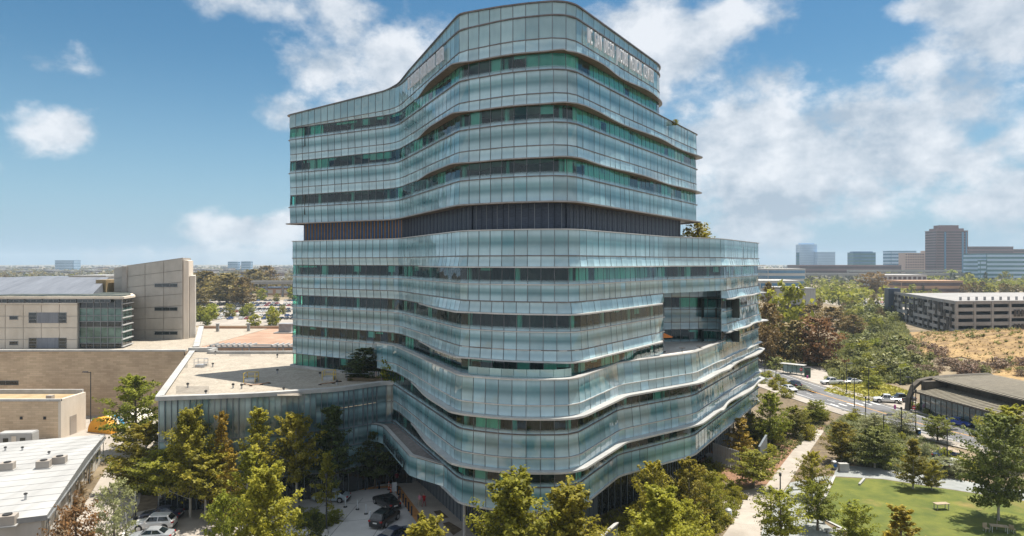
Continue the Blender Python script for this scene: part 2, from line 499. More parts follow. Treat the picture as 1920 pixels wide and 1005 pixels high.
def fin(P, z, e, inner=-.1, th=.14, mats=None, parent=None, name='sun_shade_fin', i0=0, i1=None, zf=None, sub=3, lip=.0):
    """one projecting shade blade along the facade: top, edge and underside"""
    i1 = P.n if i1 is None else i1
    e = lev(e); zf = lev(z)
    pts = []
    for i in range(i0, i1):
        for k in range(sub):
            s = P.S[i] + (P.S[i + 1] - P.S[i]) * k / sub
            pts.append(P.at(s))
    pts.append(P.at(P.S[i1]))
    mb = MB(); prev = None
    for (x, y, nx, ny, t) in pts:
        o = e(t)
        if o < .06: prev = None; continue
        zz = zf(t)
        ring = [(x + nx * inner, y + ny * inner, zz), (x + nx * o, y + ny * o, zz), (x + nx * o, y + ny * o, zz - th), (x + nx * inner, y + ny * inner, zz - th - .02)]
        b = len(mb.v); mb.v += ring
        if prev is not None:
            for (c, d, mi) in ((0, 1, 0), (1, 2, 0), (2, 3, 1)):
                mb.f.append((prev + c, prev + d, b + d, b + c)); mb.mi.append(mi)
        else:
            mb.f.append((b, b + 1, b + 2, b + 3)); mb.mi.append(0)
        prev = b
    if prev is not None:
        mb.f.append((prev + 3, prev + 2, prev + 1, prev)); mb.mi.append(0)
    if not mb.v: return None
    return mb.build(name, mats or [M_fin, M_fin_under], parent)
def cap(P, z, name, mat, parent, off=-.15, i0=0, i1=None, extra=(), flip=False):
    i1 = P.n if i1 is None else i1
    poly = [P.p(i, off, z) for i in range(i0, i1 + 1)] + [(a, b, z) for a, b in extra]
    o = mesh_obj(name, poly, [tuple(range(len(poly)))] if not flip else [tuple(range(len(poly)))[::-1]], mat, parent)
    bm = bmesh.new(); bm.from_mesh(o.data); bmesh.ops.triangulate(bm, faces=bm.faces[:]); bm.to_mesh(o.data); bm.free()
    return o
def interior(P, z1, z0, depth, lists, i0=0, i1=None, curtain=.2, seed=1, cmin=None):
    """rooms behind a window strip: back wall, ceiling, partitions and curtains"""
    i1 = P.n if i1 is None else i1
    r = random.Random(seed)
    core, slab, curt = lists
    for i in range(i0, i1):
        j = i + 1
        a, b = P.p(i, -depth, z0), P.p(j, -depth, z0)
        core.quad(a, b, (b[0], b[1], z1), (a[0], a[1], z1))
        slab.quad(P.p(i, -.12, z1), P.p(j, -.12, z1), (b[0], b[1], z1), (a[0], a[1], z1))
        slab.quad(P.p(i, -.12, z0), P.p(j, -.12, z0), (b[0], b[1], z0), (a[0], a[1], z0))
        if r.random() < .2:                     # roller blind, let down by different amounts
            d0 = z1 - (z1 - z0) * r.choice((.12, .2, .3, .45, .62))
            u, w = P.p(i, -.22, d0), P.p(j, -.22, d0)
            blind_mb.quad(u, w, (w[0], w[1], z1), (u[0], u[1], z1))
        if i % 5 == 2:
            c = P.p(i, -1.1, z0); blind_mb.tube(c, (c[0], c[1], z1), .28, n=8, cap=False)
        if r.random() < .35:
            c = P.p(i, -r.uniform(.8, 2.6), z0); core.box(c[0] - .5, c[0] + .5, c[1] - .3, c[1] + .3, z0, z0 + (z1 - z0) * r.uniform(.25, .6), r.uniform(0, 3))
        if r.random() < .3:
            c = P.p(i, -.5, z0)
            core.quad(c, (a[0], a[1], z0), (a[0], a[1], z1), (c[0], c[1], z1))
    i = i0
    while i < i1:
        n = r.choice((1, 1, 2, 3))
        cr = curtain(P.t[i]) if callable(curtain) else curtain
        if r.random() < cr:
            dz = r.choice((0, 0, .5, .9)) * (z1 - z0)
            for k in range(i, min(i + n, i1)):
                for q in range(4):
                    s0 = P.S[k] + (P.S[k + 1] - P.S[k]) * q / 4; s1 = P.S[k] + (P.S[k + 1] - P.S[k]) * (q + 1) / 4
                    xa, ya, na, ma, _ = P.at(s0); xb, yb, nb, mb_, _ = P.at(s1)
                    oa, ob = (-.3, -.42) if q % 2 else (-.42, -.3)
                    pa = (xa + na * oa, ya + ma * oa); pb = (xb + nb * ob, yb + mb_ * ob)
                    curt.quad((*pa, z0 + dz), (*pb, z0 + dz), (*pb, z1), (*pa, z1))
        i += n
def tri(t):                       # triangle wave 0..1
    t = t - math.floor(t)
    return 2 * t if t < .5 else 2 - 2 * t
def sm(a, b, x):
    u = min(1, max(0, (x - a) / (b - a))); return u * u * (3 - 2 * u)

tower = thing('hospital_tower', 'tall curving glass hospital tower with banded blue green panes and a dark louvre belt', 'building', (0, 90, 0))
TOW = empty('tower_build_origin')   # temporary parent while building in world space
COLD = []
bars = []
core_mb, slab_mb, curt_mb = MB(), MB(), MB()
blind_mb = MB()
INT = (core_mb, slab_mb, curt_mb)

# ------------------------------------------------------------------ upper block
cU = [(-17, 126, 0), (-36.8, 111, .9), (-16.7, 99.4, 9), (-5.6, 74.6, 3.2), (0, 71.1, 14), (5.7, 69.6, 3.0), (28.7, 106, 1.2), (19, 133, 0)]
U = Plan(cU)
cT = [(-17, 126, 0), (-36.8, 111, .9), (-16.7, 99.4, 9), (-5.6, 74.6, 3.2), (0, 71.1, 14), (5.7, 69.6, 3.0), (21.7, 94.9, 4.6), (4, 104, 0)]
T = Plan(cT)
def wav(t, c0, c1, n, ph):        # facet wave along one wing
    if t < c0 or t > c1 + .2: return 0.0
    return .5 - .5 * math.cos(2 * math.pi * ((t - c0) / (c1 - c0) * n * .8 + ph))
def eU(ph):
    def f(t):
        if t < 2.32: return 0.0
        if t < 3: return 1.05 * sm(2.3, 2.75, t)
        if t < 5: return 1.05 - .6 * sm(2.9, 3.3, t) * (1 - sm(4.6, 5, t))
        if t < 6.2: return .5 + .55 * wav(t, 5, 6, 2.6, ph)
        return .4
    return f
def oU(ph, k):                    # outward lean of a row edge
    g = eU(ph)
    return lambda t: k * g(t)
ztop = lev({0: 54.3, 1: 54.75, 1.9: 56.2, 2: 56.5, 2.25: 57.1, 3: 58.1, 4: 57.75, 5: 57.7, 6: 57.4, 7: 57.4})
z2 = lambda t: min(ztop(t), 56.4)
z3 = lev({0: 52.7, 1: 52.7, 2: 53.4, 3: 54.0, 7: 54.0})
z3b = lev({0: 52.65, 1: 52.65, 7: 52.65})
rT = [('parapet_panel', M_para, ztop, z2, .12, .08),
      ('parapet_panel', M_para, z2, z3, .08, lambda t: .1),
      ('transom_panel', M_trans, z3, z3b, .1, oU(.1, .22)),
      ('window_pane', M_vis, z3b, 50.8, 0, .1)]
facade(T, rT, bars)
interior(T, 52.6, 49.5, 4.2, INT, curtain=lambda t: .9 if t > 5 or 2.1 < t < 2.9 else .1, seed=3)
floorsU = [(50.8, 48.4, 47.3, .35), (45.4, 43.05, 41.8, .6), (39.9, None, 37.3, .85)]
for k, (zl, zs, zf, ph) in enumerate(floorsU):
    if zs is None:
        facade(U, [('spandrel_panel', M_span, zl, zf, .1, oU(ph, .2))], bars)
    else:
        facade(U, [('spandrel_panel', M_span, zl, zs, .1, oU(ph, .15)), ('transom_panel', M_trans, zs, zf, oU(ph, .15), oU(ph, .25))], bars)
        zn = floorsU[k + 1][0]
        facade(U, [('window_pane', M_vis, zf, zn, 0, .1)], bars)
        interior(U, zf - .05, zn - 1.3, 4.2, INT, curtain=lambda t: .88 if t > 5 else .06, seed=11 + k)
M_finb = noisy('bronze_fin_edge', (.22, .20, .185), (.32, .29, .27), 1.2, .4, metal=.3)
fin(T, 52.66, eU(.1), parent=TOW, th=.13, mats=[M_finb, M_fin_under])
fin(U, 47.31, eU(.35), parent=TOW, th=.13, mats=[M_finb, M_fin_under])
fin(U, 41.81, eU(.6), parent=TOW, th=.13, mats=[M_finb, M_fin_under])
for zl in (50.8, 45.4, 39.9):      # slim double line below every window strip
    fin(U, zl + .03, lambda t: .26 if t > 1.2 else .15, parent=TOW, th=.09, name='line_moulding', mats=[M_bar, M_bar])
fin(T, 56.43, lambda t: .24 if ztop(t) > 56.5 else 0, parent=TOW, th=.12, name='line_moulding', mats=[M_bar, M_bar])
# coping that rides on the sloping parapet
fin(T, lambda t: ztop(t) + .09, lambda t: .3, inner=-.5, th=.14, parent=TOW, name='parapet_coping', mats=[M_bar, M_bar])
cap(T, 54.0, 'roof_deck', M_conc, TOW)
cap(U, 50.2, 'roof_deck', M_conc, TOW, off=-.4)
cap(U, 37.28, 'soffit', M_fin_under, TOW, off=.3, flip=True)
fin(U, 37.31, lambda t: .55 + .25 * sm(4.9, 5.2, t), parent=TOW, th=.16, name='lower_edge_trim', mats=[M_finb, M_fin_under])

# ------------------------------------------------------------------ louvre belt
cM = [(-16, 126, 0), (-34.6, 112.4, .6), (-16.0, 100.6, 9), (-4.6, 75.8, 3.0), (0, 72.4, 14), (5.2, 71.2, 3.0), (25.6, 103.6, .6), (16, 131, 0)]
MM = Plan(cM, 1.45)
def belt():
    mb = MB()
    k = 0
    for i in range(MM.n):
        a, b = MM.p(i, 0, 34.3), MM.p(i + 1, 0, 34.3)
        c, d = MM.p(i + 1, 0, 37.3), MM.p(i, 0, 37.3)
        PANES.append(('louvre_panel', M_louv, (a, b, c, d), rng.random()))
        t = MM.t[i]
        n = 4 if t < 2.0 else 2
        for q in range(n):
            x, y, nx, ny, tt = MM.at(MM.S[i] + (MM.S[i + 1] - MM.S[i]) * q / n)
            if t < 1.98:
                mb.mat(1 if k % 2 else 2)
            else:
                mb.mat(0 if q else 3)
            k += 1
            w = (.2 if not k % 2 else .11) if t < 1.98 else .05
            mb.box(x - w / 2, x + w / 2, y - .04, y + .34, 34.35, 37.24, math.atan2(ny, nx) + math.pi / 2, (x, y))
    mb.build('louvre_fin', [M_louv, M_orng, M_bluf, M_panel], TOW, kind='stuff')
belt()

# ------------------------------------------------------------------ lower block
cL = [(-17, 126, 0), (-36.0, 111, .6), (-16.4, 98.6, 8), (-5.3, 74.2, 3.0), (0, 71.2, 14), (6.3, 70.2, 3.0), (20.0, 90.2, 5), (30.6, 99.4, 3.2), (43.9, 121.5, .6), (34, 148, 0)]
LL = Plan(cL)
cR = cL[:6] + [(20.0, 90.2, .0), (23.0, 103.8, .0), (31.6, 104.6, .0), (30.6, 99.4, .4), (43.9, 121.5, .6), (34, 148, 0)]
RR = Plan(cR, 1.4)
def tmap(t):                       # control index of RR -> LL
    return float(np.interp(t, [0, 5, 6, 9, 10, 11], [0, 5, 6, 7, 8, 9]))
def rec(t):                        # inside the recess
    return 6.02 < t < 8.98
def eL(ph):
    def f(t):
        if t < 2.3: return 0.0
        if t < 3: return .95 * sm(2.3, 2.8, t)
        if t < 5: return .9 - .35 * sm(2.9, 3.2, t) * (1 - sm(4.6, 5, t))
        if t < 6: return .8
        if t < 7: return .75
        if t < 8.1: return .75 + .5 * wav(t, 7, 8, 2.2, ph) + .5 * sm(7.9, 8.0, t)
        return .9
    return f
def eR(ph):
    g = eL(ph)
    return lambda t: 0.0 if rec(t) else g(tmap(t)) * (1 - sm(5.9, 6.0, t) * (1 if t < 6.1 else 0))
facade(LL, [('spandrel_panel', M_span, 34.4, 31.7, .1, .12), ('transom_panel', M_trans, 31.7, 30.56, .12, lambda t: .35 * eL(.2)(t)),
            ('window_pane', M_vis, 30.56, 28.7, 0, .08), ('spandrel_panel', M_span, 28.7, 26.9, .08, .1)], bars)
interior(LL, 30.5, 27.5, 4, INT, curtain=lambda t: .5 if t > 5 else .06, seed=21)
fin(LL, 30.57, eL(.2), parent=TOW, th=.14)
fin(LL, 28.73, lambda t: .22, parent=TOW, th=.09, name='line_moulding', mats=[M_fin, M_fin])
fin(LL, 31.73, lambda t: .2, parent=TOW, th=.09, name='line_moulding', mats=[M_bar, M_bar])
fin(LL, 34.48, lambda t: .22, parent=TOW, th=.1, inner=-.45, name='parapet_coping', mats=[M_fin, M_fin])
cap(LL, 34.2, 'roof_deck', M_conc, TOW)
cap(LL, 26.92, 'soffit', M_fin_under, TOW, off=.02, flip=True)
kz = lambda g, k: (lambda t: 0.05 if rec(t) else k * g(t))
g1, g2 = eR(.45), eR(.7)
facade(RR, [('transom_panel', M_trans, 26.9, 25.7, .1, kz(g1, .4)), ('window_pane', M_vis, 25.7, 23.8, 0, .08),
            ('spandrel_panel', M_span, 23.8, 21.9, .08, kz(g2, .25)), ('transom_panel', M_trans, 21.9, 20.8, kz(g2, .25), kz(g2, .45)),
            ('window_pane', M_vis, 20.8, 18.95, 0, .08)], bars)
interior(RR, 25.6, 22.6, 3.6, INT, i1=int(np.searchsorted(RR.t, 5.95)), curtain=.05, seed=31)
interior(RR, 20.7, 17.8, 3.6, INT, i1=int(np.searchsorted(RR.t, 5.95)), curtain=lambda t: .3 if t>5 else .05, seed=32)
iR = int(np.searchsorted(RR.t, 9.0))
interior(RR, 25.6, 22.6, 3.6, INT, i0=iR, curtain=.3, seed=33)
interior(RR, 20.7, 17.8, 3.6, INT, i0=iR, curtain=.3, seed=34)
i6, i7, i8 = (int(np.searchsorted(RR.t, v)) for v in (6.2, 7.05, 7.98))
interior(RR, 25.6, 22.6, 3.0, INT, i0=i7, i1=i8, curtain=.1, seed=35)
interior(RR, 20.7, 18.96, 3.0, INT, i0=i7, i1=i8, curtain=.1, seed=36)
fin(RR, 25.71, g1, parent=TOW, th=.15)
fin(RR, 20.81, g2, parent=TOW, th=.15)
for zl in (23.83,):
    fin(RR, zl, lambda t: .0 if rec(t) else .24, parent=TOW, th=.09, name='line_moulding', mats=[M_fin, M_fin])
fin(RR, 26.93, lambda t: .0 if rec(t) else .18, parent=TOW, th=.09, name='line_moulding', mats=[M_bar, M_bar])
fin(RR, 21.93, lambda t: .0 if rec(t) else .2 + .25 * sm(9.2, 9.6, t), parent=TOW, th=.09, name='line_moulding', mats=[M_fin, M_fin])
# left wing runs down to the podium roof
iL = int(np.searchsorted(LL.t, 2.05))
facade(LL, [('spandrel_panel', M_span, 18.95, 16.3, .08, .1), ('window_pane', M_vis, 16.3, 14.0, 0, .02)], bars, i1=iL)
interior(LL, 16.2, 14.0, 3.5, INT, i1=iL, curtain=.1, seed=41)
fin(LL, 18.98, lambda t: .22, parent=TOW, th=.09, i1=iL, name='line_moulding', mats=[M_fin, M_fin])
fin(LL, 14.45, lambda t: .5, parent=TOW, th=.4, i1=iL, name='wall_kerb', mats=[M_conc, M_conc])

# ------------------------------------------------------------------ base block (wider lower floors)
cB = [(-19.5, 98.5, 0), (-16.2, 95.0, 4), (-5.2, 70.0, 3.2), (0, 67.5, 14), (6.0, 67.6, 3.2), (12.2, 79.0, 5), (23.2, 87.6, 6), (31.0, 100.6, 5), (43.9, 121.5, .6), (34, 148, 0)]
B = Plan(cB)
def eB(ph):
    def f(t):
        if t < 1.22: return 0.0
        if t < 2: return 1.1 * sm(1.22, 1.75, t)
        if t < 4: return 1.0
        if t < 6.6: return 1.0 + .3 * sm(4, 5, t)
        if t < 8.1: return 1.0 + .6 * wav(t, 6.6, 8, 2.1, ph)
        return 1.2
    return f
b1, b2 = eB(.2), eB(.5)
kB = lambda g, k: (lambda t: k * g(t))
zc = 19.4
facade(B, [('spandrel_panel', M_span, zc, 16.9, .08, kB(b1, .25)), ('transom_panel', M_trans, 16.9, 15.76, kB(b1, .15), kB(b1, .25)),
           ('window_pane', M_vis, 15.76, 13.97, 0, .08),
           ('spandrel_panel', M_span, 13.97, 11.7, .08, kB(b2, .25)), ('transom_panel', M_trans, 11.7, 10.5, kB(b2, .25), kB(b2, .25)),
           ('window_pane', M_vis, 10.5, 8.8, 0, .08),
           ('spandrel_panel', M_span, 8.8, 6.4, .08, .12)], bars)
interior(B, 15.7, 12.8, 4, INT, curtain=.05, seed=51)
interior(B, 10.4, 7.6, 4, INT, curtain=.05, seed=52)
fin(B, 15.77, b1, parent=TOW, th=.2)
fin(B, 10.51, b2, parent=TOW, th=.2)
for zl in (14.0, 8.83):
    fin(B, zl, lambda t: .22, parent=TOW, th=.09, name='line_moulding', mats=[M_bar, M_bar])
for zl, g in ((16.93, b1), (11.73, b2)):
    fin(B, zl, lambda t: .25 * g(t) + .12 + .3 * sm(6.6, 7, t), parent=TOW, th=.1, name='line_moulding', mats=[M_fin, M_fin])
fin(B, 19.47, lambda t: .25, inner=-.5, parent=TOW, th=.12, name='parapet_coping', mats=[M_fin, M_fin])
fin(B, 6.42, lambda t: .3, parent=TOW, th=.18, name='lower_edge_trim')
M_terr = noisy('terrace_paving', (.60, .58, .54), (.70, .68, .64), .9, .85)
cap(B, 18.96, 'terrace_deck', M_terr, TOW, off=-.12)
cap(B, 6.45, 'soffit', M_conc, TOW, off=0, flip=True)
# glass balustrade of the nose balcony
iB0, iB1 = int(np.searchsorted(B.t, 2.0)), int(np.searchsorted(B.t, 4.1))
M_rail = glass_mat('balustrade_glass', [(0, (.25, .40, .40)), (1, (.30, .46, .46))])
for i in range(iB0, iB1):
    PANES.append(('balustrade_panel', M_rail, (B.p(i, -.7, 19.35), B.p(i + 1, -.7, 19.35), B.p(i + 1, -.7, 20.3), B.p(i, -.7, 20.3)), rng.random()))
# recessed ground floor: metal panels at the sides, dark glazing on the nose
cG = [(-13.5, 97, 0), (-3.3, 76.0, 2), (0, 73.2, 6), (4.4, 73.0, 2), (11.0, 84.0, 3), (21.0, 92.5, 3), (28.0, 104.5, 2), (40.5, 124, .5), (33, 146, 0)]
GF = Plan(cG, 1.2)
gmb, dmb, vfin = MB(), MB(), MB()
for i in range(GF.n):
    a, b = GF.p(i, 0, 0), GF.p(i + 1, 0, 0)
    t = GF.t[i]
    glassy = .75 < t < 3.25 or 3.85 < t < 6.4
    PANES.append(('lobby_pane' if glassy else 'wall_panel', M_dkglass if glassy else M_panel, (a, b, (b[0], b[1], 6.45), (a[0], a[1], 6.45)), rng.random()))
    x, y, nx, ny, _ = GF.at(GF.S[i])
    vfin.box(x - .05, x + .05, y - .08, y + .16, .0, 6.44, math.atan2(ny, nx) + math.pi / 2, (x, y))
vfin.build('wall_fin', M_panel, TOW, kind='stuff')
# columns under the right wing
for (cx, cy, cr) in ((41.2, 118.5, .32), (35.2, 110, .32), (-5.0, 71.6, .16)):
    MB().tube((cx, cy, 0), (cx, cy, 6.5), cr, n=14).build('column', M_conc, TOW)

# ------------------------------------------------------------------ entrance canopy
cC = [(-27, 92.9, 0), (-18.2, 94.6, 3.5), (-11.7, 78.6, 1.3), (-5.2, 73.0, 0)]
CP = Plan(cC, 1.5)
facade(CP, [('spandrel_panel', M_span, 8.75, 6.4, .06, .1)], bars)
fin(CP, 8.85, lambda t: .12, inner=-.4, parent=TOW, th=.12, name='canopy_coping', mats=[M_fin, M_fin])
M_gravel = noisy('grey_roof_gravel', (.16, .145, .135), (.26, .24, .225), 5.0, .95, .5, detail=9)
cap(CP, 8.5, 'canopy_roof', M_gravel, TOW, off=-.2, extra=((-3, 76), (-12, 98), (-22, 99)))
cap(CP, 6.42, 'canopy_soffit', M_conc, TOW, off=-.1, extra=((-3, 76), (-12, 98), (-22, 99)), flip=True)

# ------------------------------------------------------------------ lettering on the building
GLYPH = {}
def glyph(ch, depth):
    if ch not in GLYPH:
        cu = bpy.data.curves.new('glyph', 'FONT'); cu.body = ch; cu.extrude = depth; cu.resolution_u = 3
        o = bpy.data.objects.new('glyph', cu); COL.objects.link(o)
        bpy.context.view_layer.update()
        me = bpy.data.meshes.new_from_object(o.evaluated_get(bpy.context.evaluated_depsgraph_get()))
        bpy.data.objects.remove(o); bpy.data.curves.remove(cu)
        xs = [v.co.x for v in me.vertices] or [0, .3]
        GLYPH[ch] = (me, min(xs), max(xs))
    return GLYPH[ch]
def lettering(P, text, s0, s1, z, h, mat, off, parent, depth=.05, label=None):
    root = empty('sign_lettering'); root.parent = parent
    adv = []
    for c in text:
        if c == ' ': adv.append(.75)
        else:
            me, a, b = glyph(c, depth); adv.append(b - a + .34)
    tot = sum(adv) - .34
    sx = (s1 - s0) / tot
    u = 0
    for c, w in zip(text, adv):
        if c != ' ':
            me, a, b = glyph(c, depth)
            x, y, nx, ny, _ = P.at(s0 + (u + (b - a) / 2) * sx)
            o = bpy.data.objects.new('letter', me); COL.objects.link(o); o.parent = root
            if not me.materials: me.materials.append(mat)
            rot = Matrix(((-ny, 0, nx), (nx, 0, ny), (0, 1, 0)))
            S = Matrix.Diagonal((sx, h / .7, 1.6))
            M3 = (rot @ S).to_4x4()
            M3.translation = Vector((x + nx * off, y + ny * off, z)) - (rot @ S) @ Vector(((a + b) / 2, 0, 0))
            o.matrix_world = M3
        u += w
    return root
M_letter = noisy('white_sign_letters', (.74, .74, .76), (.82, .82, .84), 1, .4)
M_letter_dk = noisy('dark_sign_letters', (.015, .03, .035), (.03, .05, .055), 1, .4)
TXT = 'UC SAN DIEGO JACOBS MEDICAL CENTER'
sR0, sR1 = (T.find(x, T.L * .55, T.L * .86) for x in (1095, 1219))
lettering(T, TXT, sR0, sR1, 54.35, 1.65, M_letter, .42, TOW)
sl0, sl1 = (T.find(x, T.L * .30, T.L * .52) for x in (771, 849))
lettering(T, TXT, sl0, sl1, 54.35, 1.6, M_letter, .42, TOW)
GLYPH.clear()
sc0, sc1 = (CP.find(x, CP.L * .2, CP.L * .74) for x in (724, 763))
lettering(CP, 'Patient Entry', sc0, sc1, 6.95, 1.15, M_letter_dk, .3, TOW)

core_mb.build('interior_wall', M_core, TOW, kind='stuff')
slab_mb.build('floor_slab', M_slab, TOW, kind='stuff')
blind_mb.build('window_blind', M_blind, TOW, kind='stuff')
curt_mb.build('curtain', M_curt, TOW, kind='stuff')
build_bars('glazing_bar', bars, [M_mull, M_bar], TOW)

# solid core so that no daylight leaks through the block
def core_solid():
    mb = MB()
    mb.prism([(-24, 115), (-12, 106), (-1, 80), (3, 80), (19, 106), (12, 126), (-12, 124)], 14.5, 53.5)
    mb.prism([(-1, 82), (5, 79), (15, 94), (25, 106), (36, 124), (28, 142), (-8, 130), (-10, 104)], 0, 33.9)
    mb.build('concrete_core', M_core, TOW)
core_solid()

def pane_area(c):
    P2 = [(p[0] / p[1] * F, p[2] - CH if False else (p[2] - CH) / p[1] * F) for p in c]
    return sum(P2[i][0] * P2[(i + 1) % 4][1] - P2[(i + 1) % 4][0] * P2[i][1] for i in range(4)) / 2
def pane_geo(c, rnd, v, f, uv):
    bl, br, tr, tl = (Vector(p) for p in c)
    n = (br - bl).cross(tl - bl).normalized()
    ux = (br - bl).normalized() * GAP; uz = (tl - bl).normalized() * GAP
    q = [bl + ux + uz, br - ux + uz, tr - ux - uz, tl + ux - uz]
    b = len(v)
    v += [tuple(p) for p in q] + [tuple(p - n * .05) for p in q]
    f.append((b, b + 1, b + 2, b + 3))
    uv += [(rnd, 0), (rnd, 0), (rnd, 1), (rnd, 1)]
    for i, j in ((0, 1), (1, 2), (2, 3), (3, 0)):
        f.append((b + j, b + i, b + 4 + i, b + 4 + j))
        uv += [(rnd, (0, 0, 1, 1)[j]), (rnd, (0, 0, 1, 1)[i]), (rnd, (0, 0, 1, 1)[i]), (rnd, (0, 0, 1, 1)[j])]
def flush_panes(parent, limit=290):
    byname = {}
    for p in PANES: byname.setdefault((p[0]), []).append(p)
    for name, lst in byname.items():
        lst.sort(key=lambda p: -pane_area(p[2]))
        for p in lst[:limit]:
            v, f, uv = [], [], []
            c = Vector([sum(q[k] for q in p[2]) / 4 for k in range(3)])
            pane_geo([tuple(Vector(q) - c) for q in p[2]], p[3], v, f, uv)
            o = mesh_obj(name, v, f, p[1], parent, uv=uv); o.location = c
        rest = lst[limit:]
        if rest:
            for mt in {p[1].name for p in rest}:
                v, f, uv = [], [], []
                sel = [p for p in rest if p[1].name == mt]
                for p in sel: pane_geo(p[2], p[3], v, f, uv)
                mesh_obj(name, v, f, sel[0][1], parent, kind='stuff', uv=uv)
    PANES.clear()
flush_panes(TOW)
def adopt(tmp, root):
    """hand everything built under the temporary origin to the thing itself"""
    inv = Matrix.Translation(-Vector(root.location))
    for c in [o for o in bpy.data.objects if o.parent == tmp]:
        loc = Vector(c.location); c.parent = root
        c.location = loc - Vector(root.location)
    bpy.data.objects.remove(tmp)
adopt(TOW, tower)
# ================================================================== GROUND
def hillz(x, y):
    z = 0.0
    z += 6.5 * math.exp(-((x - 175) / 42) ** 2 - ((y - 238) / 42) ** 2)
    z += 3.0 * math.exp(-((x - 225) / 40) ** 2 - ((y - 215) / 50) ** 2)
    z -= 5.0 * math.exp(-((x - 140) / 24) ** 2 - ((y - 300) / 70) ** 2)
    return z
M_soil = noisy('dry_ground', (.16, .125, .08), (.28, .22, .14), .09, .95, .3, detail=10)
M_dry = noisy('dry_grass_slope', (.17, .105, .048), (.37, .245, .105), .22, .95, .5, detail=12, lo=.38, hi=.6)
def grid_axis(a, b, fine0, fine1, nf, nc):
    l = list(-np.geomspace(1, fine0 - a + 1, nc)[::-1] + fine0 + 1)[:-1]
    r = list(np.geomspace(1, b - fine1 + 1, nc) + fine1 - 1)[1:]
    return l + list(np.linspace(fine0, fine1, nf)) + r
gx = grid_axis(-6000, 6000, -140, 300, 90, 16)
gy = grid_axis(-60, 9000, 30, 420, 80, 20)
gv = [(x, y, hillz(x, y) - .03) for y in gy for x in gx]
nx_ = len(gx)
gf = [(j * nx_ + i, j * nx_ + i + 1, (j + 1) * nx_ + i + 1, (j + 1) * nx_ + i) for j in range(len(gy) - 1) for i in range(nx_ - 1)]
mesh_obj('ground', gv, gf, M_soil, kind='structure', smooth=True)
def sheet(name, pts, mat, z, px=True, kind='structure'):
    q = [(*(G(*p) if px else p), z) for p in pts]
    o = mesh_obj(name, q, [tuple(range(len(q)))], mat, kind=kind)
    bm = bmesh.new(); bm.from_mesh(o.data); bmesh.ops.triangulate(bm, faces=bm.faces[:])
    bmesh.ops.recalc_face_normals(bm, faces=bm.faces[:])
    for f in bm.faces:
        if f.normal.z < 0: f.normal_flip()
    bm.to_mesh(o.data); bm.free()
    return o
def ribbon(name, pts, w, mat, z, kind='structure', off=0.0, zfun=None):
    P = [Vector(p) for p in pts]
    v, f = [], []
    for i, p in enumerate(P):
        d = (P[min(i + 1, len(P) - 1)] - P[max(i - 1, 0)]).normalized(); n = Vector((d.y, -d.x))
        for s in (-1, 1):
            q = p + n * (off + s * w / 2); v.append((q.x, q.y, z))
        if i: f.append((2 * i - 2, 2 * i - 1, 2 * i + 1, 2 * i))
    return mesh_obj(name, v, f, mat, kind=kind)
def smooth_line(pts, n=8):
    out = []
    for i in range(len(pts) - 1):
        p0 = Vector(pts[max(i - 1, 0)]); p1 = Vector(pts[i]); p2 = Vector(pts[i + 1]); p3 = Vector(pts[min(i + 2, len(pts) - 1)])
        for k in range(n):
            t = k / n
            q = .5 * ((2 * p1) + (p2 - p0) * t + (2 * p0 - 5 * p1 + 4 * p2 - p3) * t * t + (3 * p1 - p0 - 3 * p2 + p3) * t ** 3)
            out.append((q.x, q.y))
    out.append(tuple(pts[-1])); return out

# dry slope: its own skin over the mound
sx_, sy_ = np.linspace(112, 330, 70), np.linspace(150, 300, 60)
def slope_in(x, y):
    return x > 122 + 12 * math.sin(y * .07) + (y - 150) * .10
sv = [(x, y, hillz(x, y) + .12 + .35 * math.sin(x * .31 + y * .17) * math.sin(y * .23) * .4) for y in sy_ for x in sx_]
sf = [(j * 70 + i, j * 70 + i + 1, (j + 1) * 70 + i + 1, (j + 1) * 70 + i) for j in range(59) for i in range(69) if slope_in(sx_[i], sy_[j])]
mesh_obj('dry_grass_slope', sv, sf, M_dry, kind='structure', smooth=True)

M_asph = noisy('asphalt', (.10, .10, .105), (.165, .165, .17), .35, .9, .2, detail=9)
M_drive = noisy('driveway_concrete', (.48, .47, .46), (.60, .59, .58), .3, .9, .15, detail=9)
M_walk = noisy('pale_paving', (.31, .275, .235), (.40, .36, .315), .45, .88, .1, detail=8)
M_plaza = noisy('entrance_paving', (.46, .41, .36), (.58, .53, .47), .5, .88, .1, detail=8)
M_mulch = noisy('bark_mulch', (.16, .085, .05), (.30, .17, .10), 1.6, .95, .6, detail=10)
M_lawn = noisy('lawn_grass', (.065, .095, .008), (.15, .165, .02), .35, .9, .55, detail=12, bscale=9)
def worn_lawn():
    nt = M_lawn.node_tree; p = nt.nodes['Principled BSDF']
    src = p.inputs['Base Color'].links[0].from_socket
    tcn = nt.nodes.new('ShaderNodeTexCoord'); n = nt.nodes.new('ShaderNodeTexNoise'); n.inputs['Scale'].default_value = .11; n.inputs['Detail'].default_value = 7; n.inputs['Roughness'].default_value = .65
    nt.links.new(tcn.outputs['Object'], n.inputs['Vector'])
    r = nt.nodes.new('ShaderNodeMapRange'); r.interpolation_type = 'SMOOTHSTEP'; r.inputs[1].default_value = .56; r.inputs[2].default_value = .74; r.inputs[4].default_value = .8
    nt.links.new(n.outputs['Fac'], r.inputs[0])
    m = nt.nodes.new('ShaderNodeMix'); m.data_type = 'RGBA'; nt.links.new(r.outputs[0], m.inputs['Factor']); nt.links.new(src, m.inputs['A']); m.inputs['B'].default_value = (.25, .18, .055, 1)
    nt.links.new(m.outputs['Result'], p.inputs['Base Color'])
worn_lawn()
M_bed = noisy('planting_soil', (.10, .075, .045), (.20, .15, .09), 1.2, .95, .5, detail=9)
